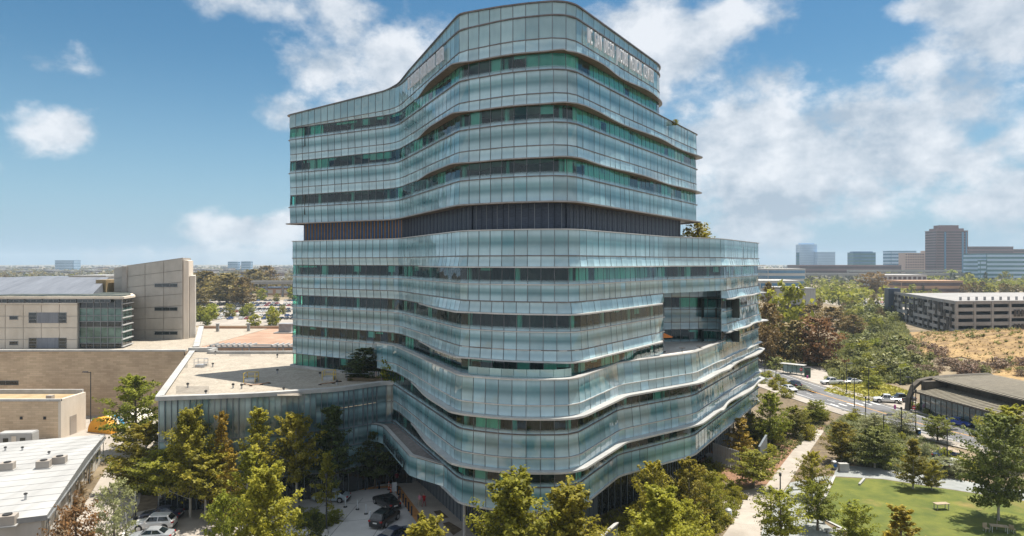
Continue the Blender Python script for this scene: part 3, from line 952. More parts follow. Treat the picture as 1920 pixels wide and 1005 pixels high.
M_decomp = noisy('decomposed_granite', (.31, .245, .185), (.42, .34, .265), .8, .95, .2, detail=9)
M_gpath = noisy('grey_path_paving', (.24, .255, .25), (.32, .335, .33), .6, .9, .1, detail=8)
M_kerb = noisy('kerb_concrete', (.38, .375, .36), (.46, .45, .435), 1.0, .85)
M_white = noisy('white_road_paint', (.62, .62, .6), (.76, .76, .74), 2.0, .7)
M_yel = noisy('orange_road_paint', (.55, .27, .05), (.66, .36, .09), 2.0, .7)
M_tact = noisy('orange_tactile_paving', (.48, .22, .07), (.58, .29, .10), 1.4, .85)

# planting strip all round the tower, then the paved places on it
sheet('planting_bed', [(-70, 55), (70, 40), (72, 200), (62, 205), (50, 130), (30, 96), (12, 80), (0, 72), (-60, 100)], M_bed, .008, px=False)
sheet('driveway', [(-46, 60), (-20, 60), (-9, 74), (-10.5, 80.5), (-16.2, 94), (-23, 92.8), (-46, 84)], M_drive, .014, px=False)
sheet('parking_bay', [G(240, 1030), G(252, 962), G(400, 928), G(470, 1030)], M_walk, .0215, px=False)
# joints in the driveway concrete
M_joint = noisy('concrete_joint', (.15, .145, .14), (.2, .195, .19), 2, .95)
for k in range(4):
    ribbon('paving_joint', [(-44 + 2 * k, 64 + k * 6.2), (-12 - k * .8, 71 + k * 6.2)], .07, M_joint, .019)
for k in range(6):
    ribbon('paving_joint', [(-42 + k * 5.2, 66 + k), (-38 + k * 4.6, 85 + k * 1.2)], .07, M_joint, .020)
sheet('entrance_plaza', [(-16.2, 94), (-10.5, 80.5), (-7, 71), (-1, 62), (8, 62), (8, 74), (-2, 80), (-12, 100), (-26, 98), (-26, 93.6), (-23, 92.8)], M_plaza, .022, px=False)
sheet('tactile_paving', [(-23.2, 92.2), (-17.0, 93.9), (-16.2, 93.2), (-10.6, 79.4), (-8.6, 74.5), (-7.6, 74.8), (-9.6, 80), (-15.5, 94.4), (-16.6, 95.0), (-23.4, 93.1)], M_tact, .028, px=False)
sheet('footpath', [(-66, 122), (-62.8, 107), (-54.2, 86), (-48.4, 72), (-44, 60), (-39, 60), (-42.5, 72), (-48, 88), (-54, 100), (-57, 122)], M_walk, .016, px=False)
sheet('service_yard', [(-120, 104), (-64, 106), (-58, 122), (-58, 137.9), (-120, 137.9)], M_walk, .010, px=False)
# right side: walks, lawn
sheet('footpath', [G(1330, 1040), G(1420, 1040), G(1437, 960), G(1480, 905), G(1510, 858), G(1545, 808), G(1520, 800), G(1489, 842), G(1435, 912), G(1395, 950)], M_walk, .016, px=False)
sheet('footpath', [G(1345, 945), G(1370, 925), G(1436, 912), G(1460, 930), G(1437, 965), G(1390, 985)], M_walk, .0175, px=False)
sheet('footpath', [G(1437, 965), G(1482, 905), G(1545, 892), G(1563, 894), G(1528, 945), G(1526, 968), G(1620, 1030), G(1420, 1030)], M_gpath, .0185, px=False)
sheet('lawn', [G(1566, 895), G(1655, 899), G(1804, 922), G(1990, 950), G(2010, 1060), G(1640, 1040), G(1605, 1005), G(1529, 966), G(1549, 930)], M_lawn, .024, px=False)
sheet('footpath', [G(1563, 893), G(1570, 872), G(1650, 878), G(1810, 902), G(1990, 932), G(1990, 950), G(1804, 921), G(1655, 898)], M_gpath, .0195, px=False)
sheet('mulch_bed', [G(1300, 872), G(1345, 838), G(1400, 838), G(1545, 800), G(1500, 850), G(1440, 908), G(1380, 912)], M_mulch, .012, px=False)
sheet('path_apron', [G(1660, 838), G(1720, 822), G(1800, 845), G(1850, 880), G(1800, 890), G(1700, 870)], M_decomp, .013, px=False)
ribbon('lawn_kerb', [G(1565, 893), G(1548, 930), G(1527, 966), G(1604, 1004), G(1640, 1040)], .35, M_kerb, .13)
for k in range(14):
    t_ = k / 13
    a_ = Vector(G(1395, 1010)).lerp(Vector(G(1545, 803)), t_)
    ribbon('paving_joint', [tuple(a_ + Vector((-3.6, .8))), tuple(a_ + Vector((3.2, -.6)))], .05, M_joint, .0195)
# ------------------------------------------------------------------ the road on the right
road_c = smooth_line([(74, 330), (70, 260), (68.5, 215), (69.5, 190), (72, 165), (75.5, 145), (79.5, 128), (87, 112), (99, 97), (116, 84)])
ribbon('road', road_c, 12.5, M_asph, .03)
ribbon('pavement', road_c, 3.2, M_walk, .12, off=8.2)
ribbon('pavement', road_c, 2.6, M_walk, .12, off=-7.9)
for s in (-1, 1):
    ribbon('road_line', road_c, .16, M_white, .036, off=5.2 * s)
ribbon('road_line', road_c, .14, M_yel, .036, off=-.14); ribbon('road_line', road_c, .14, M_yel, .036, off=.14)
for i in range(0, len(road_c) - 3, 3):
    a, b = Vector(road_c[i]), Vector(road_c[i + 1])
    if a.y < 150: continue
    d = (b - a).normalized(); n = Vector((d.y, -d.x))
    for s in (-2.6, 2.6):
        p = a + n * s; q = p + d * 2.6
        ribbon('lane_dash', [tuple(p), tuple(q)], .15, M_white, .037)
for k in range(6):                                        # zebra bars across the road
    c = Vector((74.9, 149)); dd = Vector((.16, -.98)); nn = Vector((.98, .16))
    p = c + nn * (-5 + 2 * k)
    ribbon('crossing_bar', [tuple(p - dd * 1.4), tuple(p + dd * 1.4)], .5, M_white, .038)
M_patch = noisy('dark_asphalt_patch', (.055, .055, .06), (.09, .09, .095), .6, .9, .2)
rp = random.Random(8)
for k in range(9):                                        # mended patches and tar seams
    i = rp.randrange(8, len(road_c) - 12); a = Vector(road_c[i]); b = Vector(road_c[i + 1]); d = (b - a).normalized(); n = Vector((d.y, -d.x))
    o_ = rp.uniform(-4.5, 2.5); l = rp.uniform(2, 7); w = rp.uniform(.8, 2.2); p = a + n * o_
    sheet('road_patch', [tuple(p), tuple(p + d * l), tuple(p + d * l + n * w), tuple(p + n * w)], M_patch, .0335, px=False)
ribbon('tar_seam', road_c, .09, M_patch, .0345, off=2.45); ribbon('tar_seam', road_c, .07, M_patch, .0345, off=-2.9)
# verge and forecourt beyond the road
sheet('forecourt', [(76.5, 330), (74.8, 260), (73.5, 215), (74.7, 190), (77, 166), (80.5, 148), (86, 140), (92, 158), (95, 178), (96, 215), (92, 330)], M_walk, .016, px=False)
M_verge = noisy('verge_grass', (.15, .16, .03), (.32, .29, .06), .6, .95, .4, detail=10)
sheet('verge', [G(1545, 733), G(1560, 716), G(1640, 715), G(1712, 735), G(1700, 743), G(1650, 752), G(1618, 752)], M_verge, .034, px=False)
sheet('verge', [G(1690, 762), G(1720, 762), G(1800, 785), G(1782, 790), G(1716, 776)], M_verge, .034, px=False)
sheet('car_park', [(-175, 335), (-100, 335), (-92, 560), (-260, 560)], M_walk, .0, px=False)
sheet('car_park', [(240, 430), (330, 430), (420, 600), (230, 600)], M_walk, .0, px=False)
sheet('car_park', [G(1424, 800), G(1460, 790), G(1545, 806), G(1500, 830)], M_decomp, .011, px=False)
# ================================================================== TREES AND SHRUBS
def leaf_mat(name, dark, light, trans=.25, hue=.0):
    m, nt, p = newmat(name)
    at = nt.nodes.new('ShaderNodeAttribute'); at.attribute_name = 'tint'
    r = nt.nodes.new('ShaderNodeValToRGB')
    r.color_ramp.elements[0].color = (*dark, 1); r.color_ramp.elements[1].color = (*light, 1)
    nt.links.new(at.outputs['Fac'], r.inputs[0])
    oi = nt.nodes.new('ShaderNodeObjectInfo')
    hsv = nt.nodes.new('ShaderNodeHueSaturation')
    a = nt.nodes.new('ShaderNodeMapRange'); a.inputs[3].default_value = .485; a.inputs[4].default_value = .515
    nt.links.new(oi.outputs['Random'], a.inputs[0]); nt.links.new(a.outputs[0], hsv.inputs['Hue'])
    b = nt.nodes.new('ShaderNodeMapRange'); b.inputs[3].default_value = .8; b.inputs[4].default_value = 1.2
    ml = nt.nodes.new('ShaderNodeMath'); ml.operation = 'MULTIPLY'; ml.inputs[1].default_value = 7.31
    fr = nt.nodes.new('ShaderNodeMath'); fr.operation = 'FRACT'
    nt.links.new(oi.outputs['Random'], ml.inputs[0]); nt.links.new(ml.outputs[0], fr.inputs[0]); nt.links.new(fr.outputs[0], b.inputs[0])
    nt.links.new(b.outputs[0], hsv.inputs['Value'])
    nt.links.new(r.outputs[0], hsv.inputs['Color'])
    nt.links.new(hsv.outputs[0], p.inputs['Base Color'])
    p.inputs['Roughness'].default_value = .55; p.inputs['Specular IOR Level'].default_value = .35
    tl = nt.nodes.new('ShaderNodeBsdfTranslucent'); nt.links.new(hsv.outputs[0], tl.inputs[0])
    mxs = nt.nodes.new('ShaderNodeMixShader'); mxs.inputs[0].default_value = trans
    nt.links.new(p.outputs[0], mxs.inputs[1]); nt.links.new(tl.outputs[0], mxs.inputs[2])
    nt.links.new(mxs.outputs[0], nt.nodes['Material Output'].inputs['Surface'])
    return m
M_leaf = {
    'sycamore': leaf_mat('sycamore_leaves', (.075, .09, .010), (.50, .45, .055), .56),
    'green': leaf_mat('green_leaves', (.065, .09, .010), (.42, .42, .05), .56),
    'gold': leaf_mat('golden_leaves', (.13, .095, .010), (.46, .33, .04), .38),
    'dark': leaf_mat('dark_leaves', (.022, .036, .009), (.105, .13, .03), .25),
    'euc': leaf_mat('eucalyptus_leaves', (.06, .055, .015), (.32, .225, .07), .35),
    'rust': leaf_mat('rusty_leaves', (.075, .045, .014), (.33, .19, .065), .35),
    'deep': leaf_mat('deep_green_leaves', (.04, .06, .012), (.24, .27, .06), .42),
    'olive': leaf_mat('grey_green_leaves', (.12, .13, .05), (.36, .37, .17), .35),
    'scrub': leaf_mat('scrub_leaves', (.07, .085, .022), (.29, .29, .085), .3),
    'brush': leaf_mat('dry_brush_twigs', (.12, .08, .05), (.30, .20, .13), .2),
}
M_bark = noisy('bark', (.10, .075, .055), (.22, .18, .14), 3, .95, .5, stretch=(1, 1, .3))
M_bark_pale = noisy('pale_bark', (.34, .31, .27), (.50, .47, .42), 3, .9, .3, stretch=(1, 1, .3))

def grow(seed, H, R_, shape, nb, nl, leaf, z0=.22, trunk_r=.16, droop=.15, up=.35, jit=.35, spread=.28):
    """one tree of height H and crown radius R_: trunk with limbs, and leaves hung along every limb"""
    r = np.random.RandomState(seed)
    tmb = MB()
    bend = r.uniform(-.04, .04, 2) * H
    def axis(h): return np.array([bend[0] * (h / H) ** 2, bend[1] * (h / H) ** 2, h])
    top = H * .93
    for k in range(5):
        h0, h1 = top * k / 5, top * (k + 1) / 5
        tmb.tube(axis(h0), axis(h1), trunk_r * (1 - .82 * k / 5) + .015, trunk_r * (1 - .82 * (k + 1) / 5) + .015, 6, cap=(k == 4))
    C, T_, Rr = [], [], []
    for b in range(nb):
        f = (b + r.uniform(0, 1)) / nb                      # 0 low .. 1 top
        h = H * (z0 + (1 - z0) * f * .96)
        prof = shape(f) * R_ * r.uniform(1 - jit, 1 + jit * .35)
        a = b * 2.39996 + r.uniform(-.5, .5)
        upk = up + .75 * f ** 2 + r.uniform(-.15, .15)
        h_s = max(H * .12, h - prof * .45)
        st = axis(min(h_s, top)); en = axis(min(h, top)) + np.array([math.cos(a) * prof, math.sin(a) * prof, prof * (upk - .45)])
        if b % 2 == 0 or nb < 30:
            tmb.tube(st, st + (en - st) * .8, max(.02, trunk_r * .34 * (1 - f * .6)), .012, 4, cap=False)
        m = nl
        s = r.beta(2.2, 1.1, m)[:, None]
        pts = st + (en - st) * s
        sg = spread * (.35 + prof * .30) * (1.15 - .5 * s)
        pts = pts + r.normal(0, 1, (m, 3)) * sg * np.array([1, 1, .62])
        pts[:, 2] -= droop * prof * (s[:, 0] ** 2)
        C.append(pts)
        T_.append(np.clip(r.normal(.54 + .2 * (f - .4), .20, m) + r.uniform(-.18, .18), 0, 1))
    C = np.concatenate(C); tint = np.concatenate(T_); n = len(C)
    C[:, 2] = np.maximum(C[:, 2], .15)
    # leaves: folded diamonds, tilted at random but mostly facing up and outward
    out = C - np.array([0, 0, H * .45]); out /= (np.linalg.norm(out, axis=1, keepdims=True) + 1e-6)
    nrm = out * .5 + np.array([0, 0, .55]) + r.normal(0, .55, (n, 3)); nrm /= np.linalg.norm(nrm, axis=1, keepdims=True)
    rr = r.normal(0, 1, (n, 3)); u = np.cross(nrm, rr); u /= np.linalg.norm(u, axis=1, keepdims=True); w = np.cross(nrm, u)
    L = leaf * r.uniform(.6, 1.35, (n, 1)); Wd = L * .62
    A = C - u * L; B_ = C + w * Wd + nrm * L * .18; D = C + u * L; E = C - w * Wd + nrm * L * .18
    V = np.stack([A, B_, D, E], 1).reshape(-1, 3)
    me = bpy.data.meshes.new('crown')
    me.vertices.add(4 * n); me.vertices.foreach_set('co', V.ravel().astype(np.float32))
    me.loops.add(4 * n); me.loops.foreach_set('vertex_index', np.arange(4 * n, dtype=np.int32))
    me.polygons.add(n); me.polygons.foreach_set('loop_start', np.arange(0, 4 * n, 4, dtype=np.int32))
    try: me.polygons.foreach_set('loop_total', np.full(n, 4, dtype=np.int32))
    except Exception: pass
    at = me.attributes.new('tint', 'FLOAT', 'POINT'); at.data.foreach_set('value', np.repeat(tint, 4).astype(np.float32))
    me.update(calc_edges=True)
    tme = bpy.data.meshes.new('trunk'); tme.from_pydata(tmb.v, [], tmb.f); tme.update()
    return me, tme
SH = {
    'cone': lambda f: (1 - f) ** .8 * .95 + .10 + .12 * math.sin(f * 23),
    'egg': lambda f: math.sin(math.pi * (.18 + .80 * f)) ** .8,
    'round': lambda f: math.sqrt(max(0, 1 - (2 * f - .85) ** 2 * .72)) * (1 if f < .95 else .6),
    'flat': lambda f: .55 + .55 * f,
    'column': lambda f: .75 * (1 - f ** 3) + .2,
}
PROTO = {}
def proto(key, mat, bark, *args, **kw):
    cm, tm = grow(*args, **kw)
    cm.materials.append(M_leaf[mat]); tm.materials.append(bark)
    PROTO[key] = (cm, tm, args[1], args[2])
# near: thousands of leaves each
for k in range(3):
    proto(f'cone{k}', 'sycamore', M_bark_pale, 10 + k, 12, 3.0, SH['cone'], 74, 95, .155, z0=.14, droop=.05, up=.55, jit=.55)
    proto(f'egg{k}', 'sycamore', M_bark_pale, 20 + k, 10, 3.6, SH['egg'], 84, 95, .16, z0=.18, up=.5, jit=.5, spread=.24)
    proto(f'green{k}', 'green', M_bark, 30 + k, 10, 4.0, SH['egg'], 84, 90, .165, z0=.2, up=.45, jit=.5, spread=.24)
    proto(f'round{k}', 'green', M_bark, 40 + k, 7, 3.0, SH['round'], 70, 80, .14, z0=.32, up=.35, jit=.45, spread=.24)
    proto(f'dark{k}', 'dark', M_bark, 50 + k, 10, 3.8, SH['egg'], 74, 85, .18, z0=.08, jit=.5)
    proto(f'dcone{k}', 'dark', M_bark, 56 + k, 12, 3.4, SH['cone'], 80, 85, .17, z0=.08, jit=.5)
for k in range(3):
    proto(f'dhigh{k}', 'dark', M_bark, 250 + k, 10, 3.8, SH['egg'], 70, 85, .18, z0=.30, jit=.5)
    proto(f'broad{k}', 'sycamore', M_bark_pale, 260 + k, 12, 5.2, SH['cone'], 130, 130, .165, z0=.12, droop=.06, up=.5, jit=.5)
for k in range(2):
    proto(f'deep{k}', 'deep', M_bark_pale, 280 + k, 12, 5.0, SH['egg'], 110, 130, .17, z0=.26, jit=.5, spread=.24)
    proto(f'egghigh{k}', 'sycamore', M_bark_pale, 290 + k, 10, 3.6, SH['egg'], 84, 95, .16, z0=.42, up=.5, jit=.5, spread=.24)
proto('broadhigh', 'sycamore', M_bark_pale, 300, 12, 4.4, SH['cone'], 110, 110, .165, z0=.34, droop=.06, up=.5, jit=.5)
proto('dconehigh', 'dark', M_bark, 310, 12, 3.4, SH['cone'], 80, 85, .17, z0=.38, jit=.5)
proto('conehigh', 'green', M_bark, 270, 10, 2.6, SH['cone'], 60, 80, .15, z0=.45, jit=.5)
for k in range(2):
    proto(f'gold{k}', 'gold', M_bark, 60 + k, 10, 3.0, SH['cone'], 60, 80, .155, z0=.2, jit=.55)
    proto(f'olive{k}', 'olive', M_bark, 70 + k, 8, 3.2, SH['round'], 70, 80, .13, z0=.1, jit=.3)
    proto(f'rustbush{k}', 'rust', M_bark, 80 + k, 4, 2.6, SH['round'], 60, 60, .13, z0=.06, jit=.3)
    proto(f'bush{k}', 'sycamore', M_bark, 90 + k, 2, 1.6, SH['round'], 34, 40, .13, z0=.05, jit=.3)
    proto(f'gbush{k}', 'green', M_bark, 94 + k, 2, 1.7, SH['round'], 34, 40, .13, z0=.05, jit=.3)
# middle distance
for k in range(3):
    proto(f'euc{k}', 'euc', M_bark, 100 + k, 18, 7.5, SH['egg'], 60, 42, .55, z0=.2, trunk_r=.4, spread=.42)
    proto(f'rust{k}', 'rust', M_bark, 110 + k, 15, 7.5, SH['round'], 60, 42, .50, z0=.2, trunk_r=.4, spread=.42)
    proto(f'mid{k}', 'green', M_bark, 120 + k, 9, 4.5, SH['round'], 36, 26, .50, z0=.14, spread=.4)
    proto(f'scrub{k}', 'scrub', M_bark, 130 + k, 3.2, 3.2, SH['round'], 26, 30, .32, z0=.04, spread=.42)
    proto(f'brush{k}', 'brush', M_bark, 140 + k, 2.2, 2.6, SH['round'], 24, 26, .24, z0=.03, spread=.45)
    proto(f'farcone{k}', 'dark', M_bark, 150 + k, 14, 3.4, SH['cone'], 26, 16, .7, z0=.1)
    proto(f'farround{k}', 'green', M_bark, 160 + k, 9, 5, SH['round'], 24, 14, .85, z0=.1, spread=.4)
    proto(f'fareuc{k}', 'euc', M_bark, 170 + k, 14, 6.5, SH['egg'], 26, 16, 1.0, z0=.12, spread=.42)

def plant(name, key, x, y, h, label, cat='tree', group=None, w=1.0, rz=None, z=0.0, rnd=random.Random(5)):
    cm, tm, H, R_ = PROTO[key]
    t = thing(name, label, cat, (x, y, z), rnd.uniform(0, 6.28) if rz is None else rz, group)
    s = h / H; t.scale = (s * w, s * w, s)
    a = bpy.data.objects.new('crown', cm); COL.objects.link(a); a.parent = t
    b = bpy.data.objects.new('trunk', tm); COL.objects.link(b); b.parent = t
    return t
def plant_px(name, key, cx, top, d, label, cat='tree', width=None, group=None, z=0.0, hmax=None):
    """stand a tree of the height that its top shows, at depth d"""
    x, y, zt = W(cx, top, d)
    cm, tm, H, R_ = PROTO[key]
    h = max(.8, (zt - z) / .985)
    w = 1.0
    if width: w = (1.2 if cx < 1150 else 1.06) * (width / 2 / F * d) / (R_ * h / H * 1.05)
    return plant(name, key, x, y, h, label, cat, group, w, z=z)
def mound_z(x, y): return hillz(x, y)

# ---- left foreground
L_ = [
 ('tree', 'green0', 255, 704, 112, 'tall green tree at the left corner of the low glass wing', 118),
 ('tree', 'egg0', 272, 792, 93, 'bushy green tree below the tall one left of the glass wing', 120),
 ('tree', 'broadhigh', 357, 766, 83, 'pointed yellow green tree nearest the left end of the low glass wing', 112),
 ('tree', 'gold0', 418, 768, 84, 'slim golden leaved tree before the low glass wing', 60),
 ('tree', 'cone1', 488, 761, 84, 'pointed golden green tree before the middle of the low glass wing', 84),
 ('tree', 'egghigh1', 556, 777, 85, 'broad bright green tree with lit left side before the glass wing', 96),
 ('tree', 'dconehigh', 620, 758, 88, 'dark pointed conifer shaped tree at the right end of the glass wing', 84),
 ('tree', 'dhigh0', 703, 806, 94, 'dark shaded tree mass behind the entrance drive beside the canopy', 86),
 ('tree', 'dhigh1', 668, 818, 95.5, 'dark leafy tree between the conifer and the shaded tree by the canopy', 84),
 ('tree', 'dhigh2', 640, 850, 95, 'low dark tree directly behind the silver sedan', 70),
 ('tree', 'conehigh', 612, 846, 79, 'small grey green pointed tree beside the lamp post at the drive', 48),
 ('tree', 'broad0', 502, 872, 64, 'large bright yellow green tree in front of the drop off drive', 158),
 ('tree', 'green1', 420, 925, 63, 'round green tree at the bottom beside the parked white car', 88),
 ('tree', 'egghigh0', 312, 838, 85, 'yellow green tree behind the row of parked cars', 120),
 ('tree', 'egghigh1', 385, 852, 82, 'loose yellow green tree between the parked cars and the glass wing', 96),
 ('tree', 'cone1', 462, 842, 76, 'sunlit yellow tree just behind the large bright tree', 80),
 ('tree', 'gold1', 432, 846, 80, 'orange gold tree low in front of the glass wing', 58),
 ('tree', 'olive0', 214, 905, 69, 'feathery grey green tree beside the walk left of the parked cars', 72),
 ('shrub', 'rustbush0', 143, 952, 71, 'large red brown shrub at the end of the white roofed building', 92),
 ('tree', 'dark0', 592, 960, 68, 'small dark tree at the bottom edge left of the drive', 48),
 ('tree', 'broad2', 792, 974, 54, 'golden tree top poking up at the bottom beside the black cars', 190),
 ('tree', 'broad0', 964, 888, 57, 'tall pointed golden tree in front of the tower nose', 225),
 ('tree', 'broad1', 1066, 908, 58, 'rounder golden tree right of the pointed one at the tower nose', 200),
]
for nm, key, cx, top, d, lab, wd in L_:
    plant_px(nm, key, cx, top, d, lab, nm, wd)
# ---- right foreground
R_T = [
 ('tree', 'egg0', 1226, 866, 75, 'yellow green tree standing closest to the tower base on the right', 84),
 ('tree', 'egg1', 1292, 861, 78, 'spreading yellow green tree under the right wing of the tower', 92),
 ('tree', 'green2', 1330, 884, 81, 'leafy green tree left of the forked pale path', 66),
 ('tree', 'broad2', 1242, 915, 62, 'bright foreground tree at the bottom right of the tower', 200),
 ('tree', 'egg2', 1290, 938, 66, 'golden green tree beside the bin at the fork of the path', 96),
 ('tree', 'gold0', 1386, 782, 106, 'golden tree beside the white railing under the right wing', 72),
 ('tree', 'round0', 1413, 846, 94, 'dark round tree on the mulch bed beside the pale path', 92),
 ('tree', 'green0', 1443, 736, 116, 'tall green tree at the right end of the tower', 84),
 ('tree', 'egg1', 1410, 775, 118, 'yellow green tree tucked against the right end of the tower', 60),
 ('tree', 'green1', 1490, 762, 122, 'green tree right of the tall one at the tower end', 70),
 ('tree', 'round1', 1530, 752, 132, 'small rounded tree beside the road bend', 50),
 ('tree', 'olive1', 1492, 724, 168, 'grey green tree standing at the near kerb of the road', 58),
 ('tree', 'egg0', 1522, 846, 90, 'thin leaved tree over the pale path by the bench', 66),
 ('tree', 'round2', 1465, 918, 74, 'leaning green tree in the paved square below the path', 98),
 ('tree', 'round0', 1533, 908, 79, 'dark green tree at the left corner of the lawn', 76),
 ('tree', 'egg2', 1578, 792, 106, 'yellow tinged tree above the grey path behind the lawn', 78),
 ('tree', 'deep1', 1640, 802, 103, 'broad deep green tree shading the back edge of the lawn', 100),
 ('tree', 'cone0', 1712, 820, 93.5, 'pointed young tree standing on the lawn', 64),
 ('tree', 'egg1', 1747, 862, 93, 'smaller young tree right of the pointed one on the lawn', 46),
 ('tree', 'round2', 1758, 781, 118, 'neat round street tree beside the road', 64),
 ('tree', 'deep0', 1872, 776, 82, 'very large tree with pale trunk at the right side of the lawn', 140),
 ('tree', 'egg0', 1905, 762, 104, 'tall yellow green tree behind the large lawn tree', 120),
 ('tree', 'round1', 1603, 945, 73, 'small green tree behind the black lamp post on the lawn edge', 80),
 ('tree', 'gold1', 1690, 948, 62, 'bright gold green tree at the bottom of the lawn', 130),
 ('tree', 'olive0', 1690, 770, 124, 'grey green bushy tree before the road lamps', 64),
 ('tree', 'olive1', 1640, 775, 124, 'pale grey green tree at the bend of the near pavement', 60),
 ('tree', 'olive0', 1770, 858, 100, 'pale feathery tree behind the lawn beside the white car', 80),
]
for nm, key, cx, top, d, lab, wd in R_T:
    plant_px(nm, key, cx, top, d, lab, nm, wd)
# ---- on the building
plant_px('tree', 'dark1', 680, 652, 99, 'dark bushy tree on the planted terrace above the glass wing', 'tree', 84, z=14.2)
plant_px('shrub', 'gbush1', 735, 673, 97, 'low dark shrub right of the bushy tree on the planted terrace', 'shrub', 50, z=14.2)
plant_px('tree', 'bush1', 1309, 421, 108, 'yellow green rounded tree on the tower roof terrace beside the louvre belt', 'tree', 62, z=34.3)
plant_px('shrub', 'bush0', 1266, 228, 96, 'small plant on the upper roof terrace of the tower', 'shrub', 14, z=50.3)

# ---- beds: low planting
rs = random.Random(21)
def bed(n, pts, keys, h0, h1, group, label, cat='shrub'):
    """scatter low shrubs in a survey polygon"""
    q = [G(*p) for p in pts]
    xs = [p[0] for p in q]; ys = [p[1] for p in q]
    k = 0; guard = 0
    while k < n and guard < n * 40:
        guard += 1
        x, y = rs.uniform(min(xs), max(xs)), rs.uniform(min(ys), max(ys))
        ins = False; j = len(q) - 1
        for i in range(len(q)):
            if (q[i][1] > y) != (q[j][1] > y) and x < (q[j][0] - q[i][0]) * (y - q[i][1]) / (q[j][1] - q[i][1]) + q[i][0]: ins = not ins
            j = i
        if not ins: continue
        plant('shrub', rs.choice(keys), x, y, rs.uniform(h0, h1), label, cat, group, rs.uniform(.8, 1.3), z=hillz(x, y), rnd=rs)
        k += 1
bed(34, [(1130, 1000), (1180, 905), (1330, 862), (1400, 935), (1350, 1003)], ['bush0', 'bush1', 'gbush0'], .7, 1.5, 'low shrubs in the beds below the right wing', 'low green shrub in the bed below the right wing of the tower')
bed(26, [(1350, 870), (1420, 800), (1540, 765), (1545, 800), (1480, 850), (1420, 880)], ['gbush0', 'bush0', 'olive0'], 1.0, 2.2, 'shrubs on the mulch right of the tower', 'green shrub on the mulch bed right of the tower')
bed(36, [(1545, 800), (1600, 775), (1720, 815), (1760, 860), (1850, 890), (1700, 890), (1580, 870)], ['gbush1', 'olive1', 'bush1', 'olive0'], .9, 2.2, 'shrubs between the lawn and the road', 'soft green shrub between the lawn and the road')
bed(26, [(200, 870), (400, 858), (600, 880), (590, 915), (420, 930), (240, 930)], ['dark0', 'gbush0', 'bush0', 'gbush1'], 1.0, 2.4, 'shrubs under the trees before the glass wing', 'dark green shrub under the trees before the glass wing')
bed(12, [(430, 990), (600, 960), (640, 985), (600, 1003)], ['gbush0', 'gbush1'], .8, 1.4, 'shrubs at the near edge of the drive', 'low green shrub at the near edge of the drive')
bed(7, [(625, 895), (680, 888), (700, 880), (640, 880)], ['dark0', 'dark1'], 1.2, 2.2, 'dark shrubs along the kerb of the drive', 'dark shrub along the curved kerb behind the drive')
bed(14, [(1425, 705), (1440, 700), (1500, 735), (1480, 750), (1428, 720)], ['bush0', 'gbush0', 'bush1'], 1.0, 2.0, 'shrubs at the far kerb beside the tower', 'yellow green shrub beside the road past the tower end')
bed(12, [(1692, 762), (1722, 763), (1800, 788), (1780, 792)], ['gbush0', 'gbush1'], .9, 1.3, 'hedge shrubs in front of the dark roofed building', 'clipped hedge shrub in front of the dark roofed building')
for k, (x, y) in enumerate(((165, 905), (152, 928), (140, 945))):
    gx_, gy_ = G(x, y)
    plant('shrub', f'rustbush{k % 2}', gx_ - .3, gy_, 1.7, ['red brown hedge shrub farthest along the white roofed building', 'red brown hedge shrub in the middle of the row by the white roofed building', 'red brown hedge shrub nearest the corner of the white roofed building'][k], 'shrub', 'red brown hedge shrubs')

# ---- beyond the road: big trees, then scrub in the canyon
for nm, key, cx, top, d, lab, wd in [
 ('tree', 'rust0', 1536, 597, 205, 'huge rust brown tree in front of the green canyon', 92),
 ('tree', 'euc0', 1490, 600, 208, 'olive brown tree left of the huge rust brown one', 80),
 ('tree', 'euc1', 1442, 568, 212, 'tall brown eucalyptus just right of the tower end', 76),
 ('tree', 'mid0', 1478, 538, 250, 'tall yellow green tree behind the brown eucalyptus', 84),
 ('tree', 'euc2', 1441, 528, 262, 'thin dark eucalyptus top rising right of the tower edge', 40),
 ('tree', 'rust1', 1436, 612, 205, 'dark rusty tree against the tower edge beside the road', 60),
 ('tree', 'euc0', 1560, 575, 300, 'olive brown tree behind the huge rust brown one', 66),
 ('tree', 'euc1', 1525, 570, 320, 'brown green tree in front of the grey box building', 60),
 ('tree', 'rust2', 1636, 512, 620, 'dark rusty tree clump standing by the white building', 58),
 ('tree', 'euc2', 1600, 590, 290, 'olive tree at the head of the canyon', 50),
 ('tree', 'mid1', 1602, 700, 185, 'rounded tree on the grass verge behind the lamp posts', 22),
 ('tree', 'round0', 1637, 705, 168, 'broad grey green tree on the verge beside the parked pickup', 40),
 ]:
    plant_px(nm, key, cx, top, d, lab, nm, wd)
bed(85, [(1575, 735), (1560, 690), (1590, 600), (1680, 600), (1700, 660), (1740, 700), (1700, 722), (1640, 712)], ['scrub0', 'scrub1', 'scrub2', 'mid1'], 2.2, 4.4, 'green canyon scrub', 'green scrub bush in the canyon beyond the road')
bed(34, [(1680, 655), (1740, 650), (1800, 690), (1920, 690), (1920, 712), (1720, 700)], ['brush0', 'brush1', 'brush2', 'scrub0'], 1.3, 2.6, 'brown brush at the foot of the dry slope', 'dry brown brush at the foot of the dry slope')
bed(24, [(1430, 700), (1560, 690), (1570, 640), (1440, 660)], ['scrub0', 'scrub1', 'scrub2'], 2, 4, 'scrub under the big brown trees', 'green scrub under the big brown trees')
bed(40, [(1560, 600), (1600, 560), (1670, 585), (1680, 605), (1640, 625)], ['scrub0', 'mid0', 'mid2', 'euc2'], 3, 7, 'trees at the far end of the canyon', 'bushy green tree at the far end of the canyon')
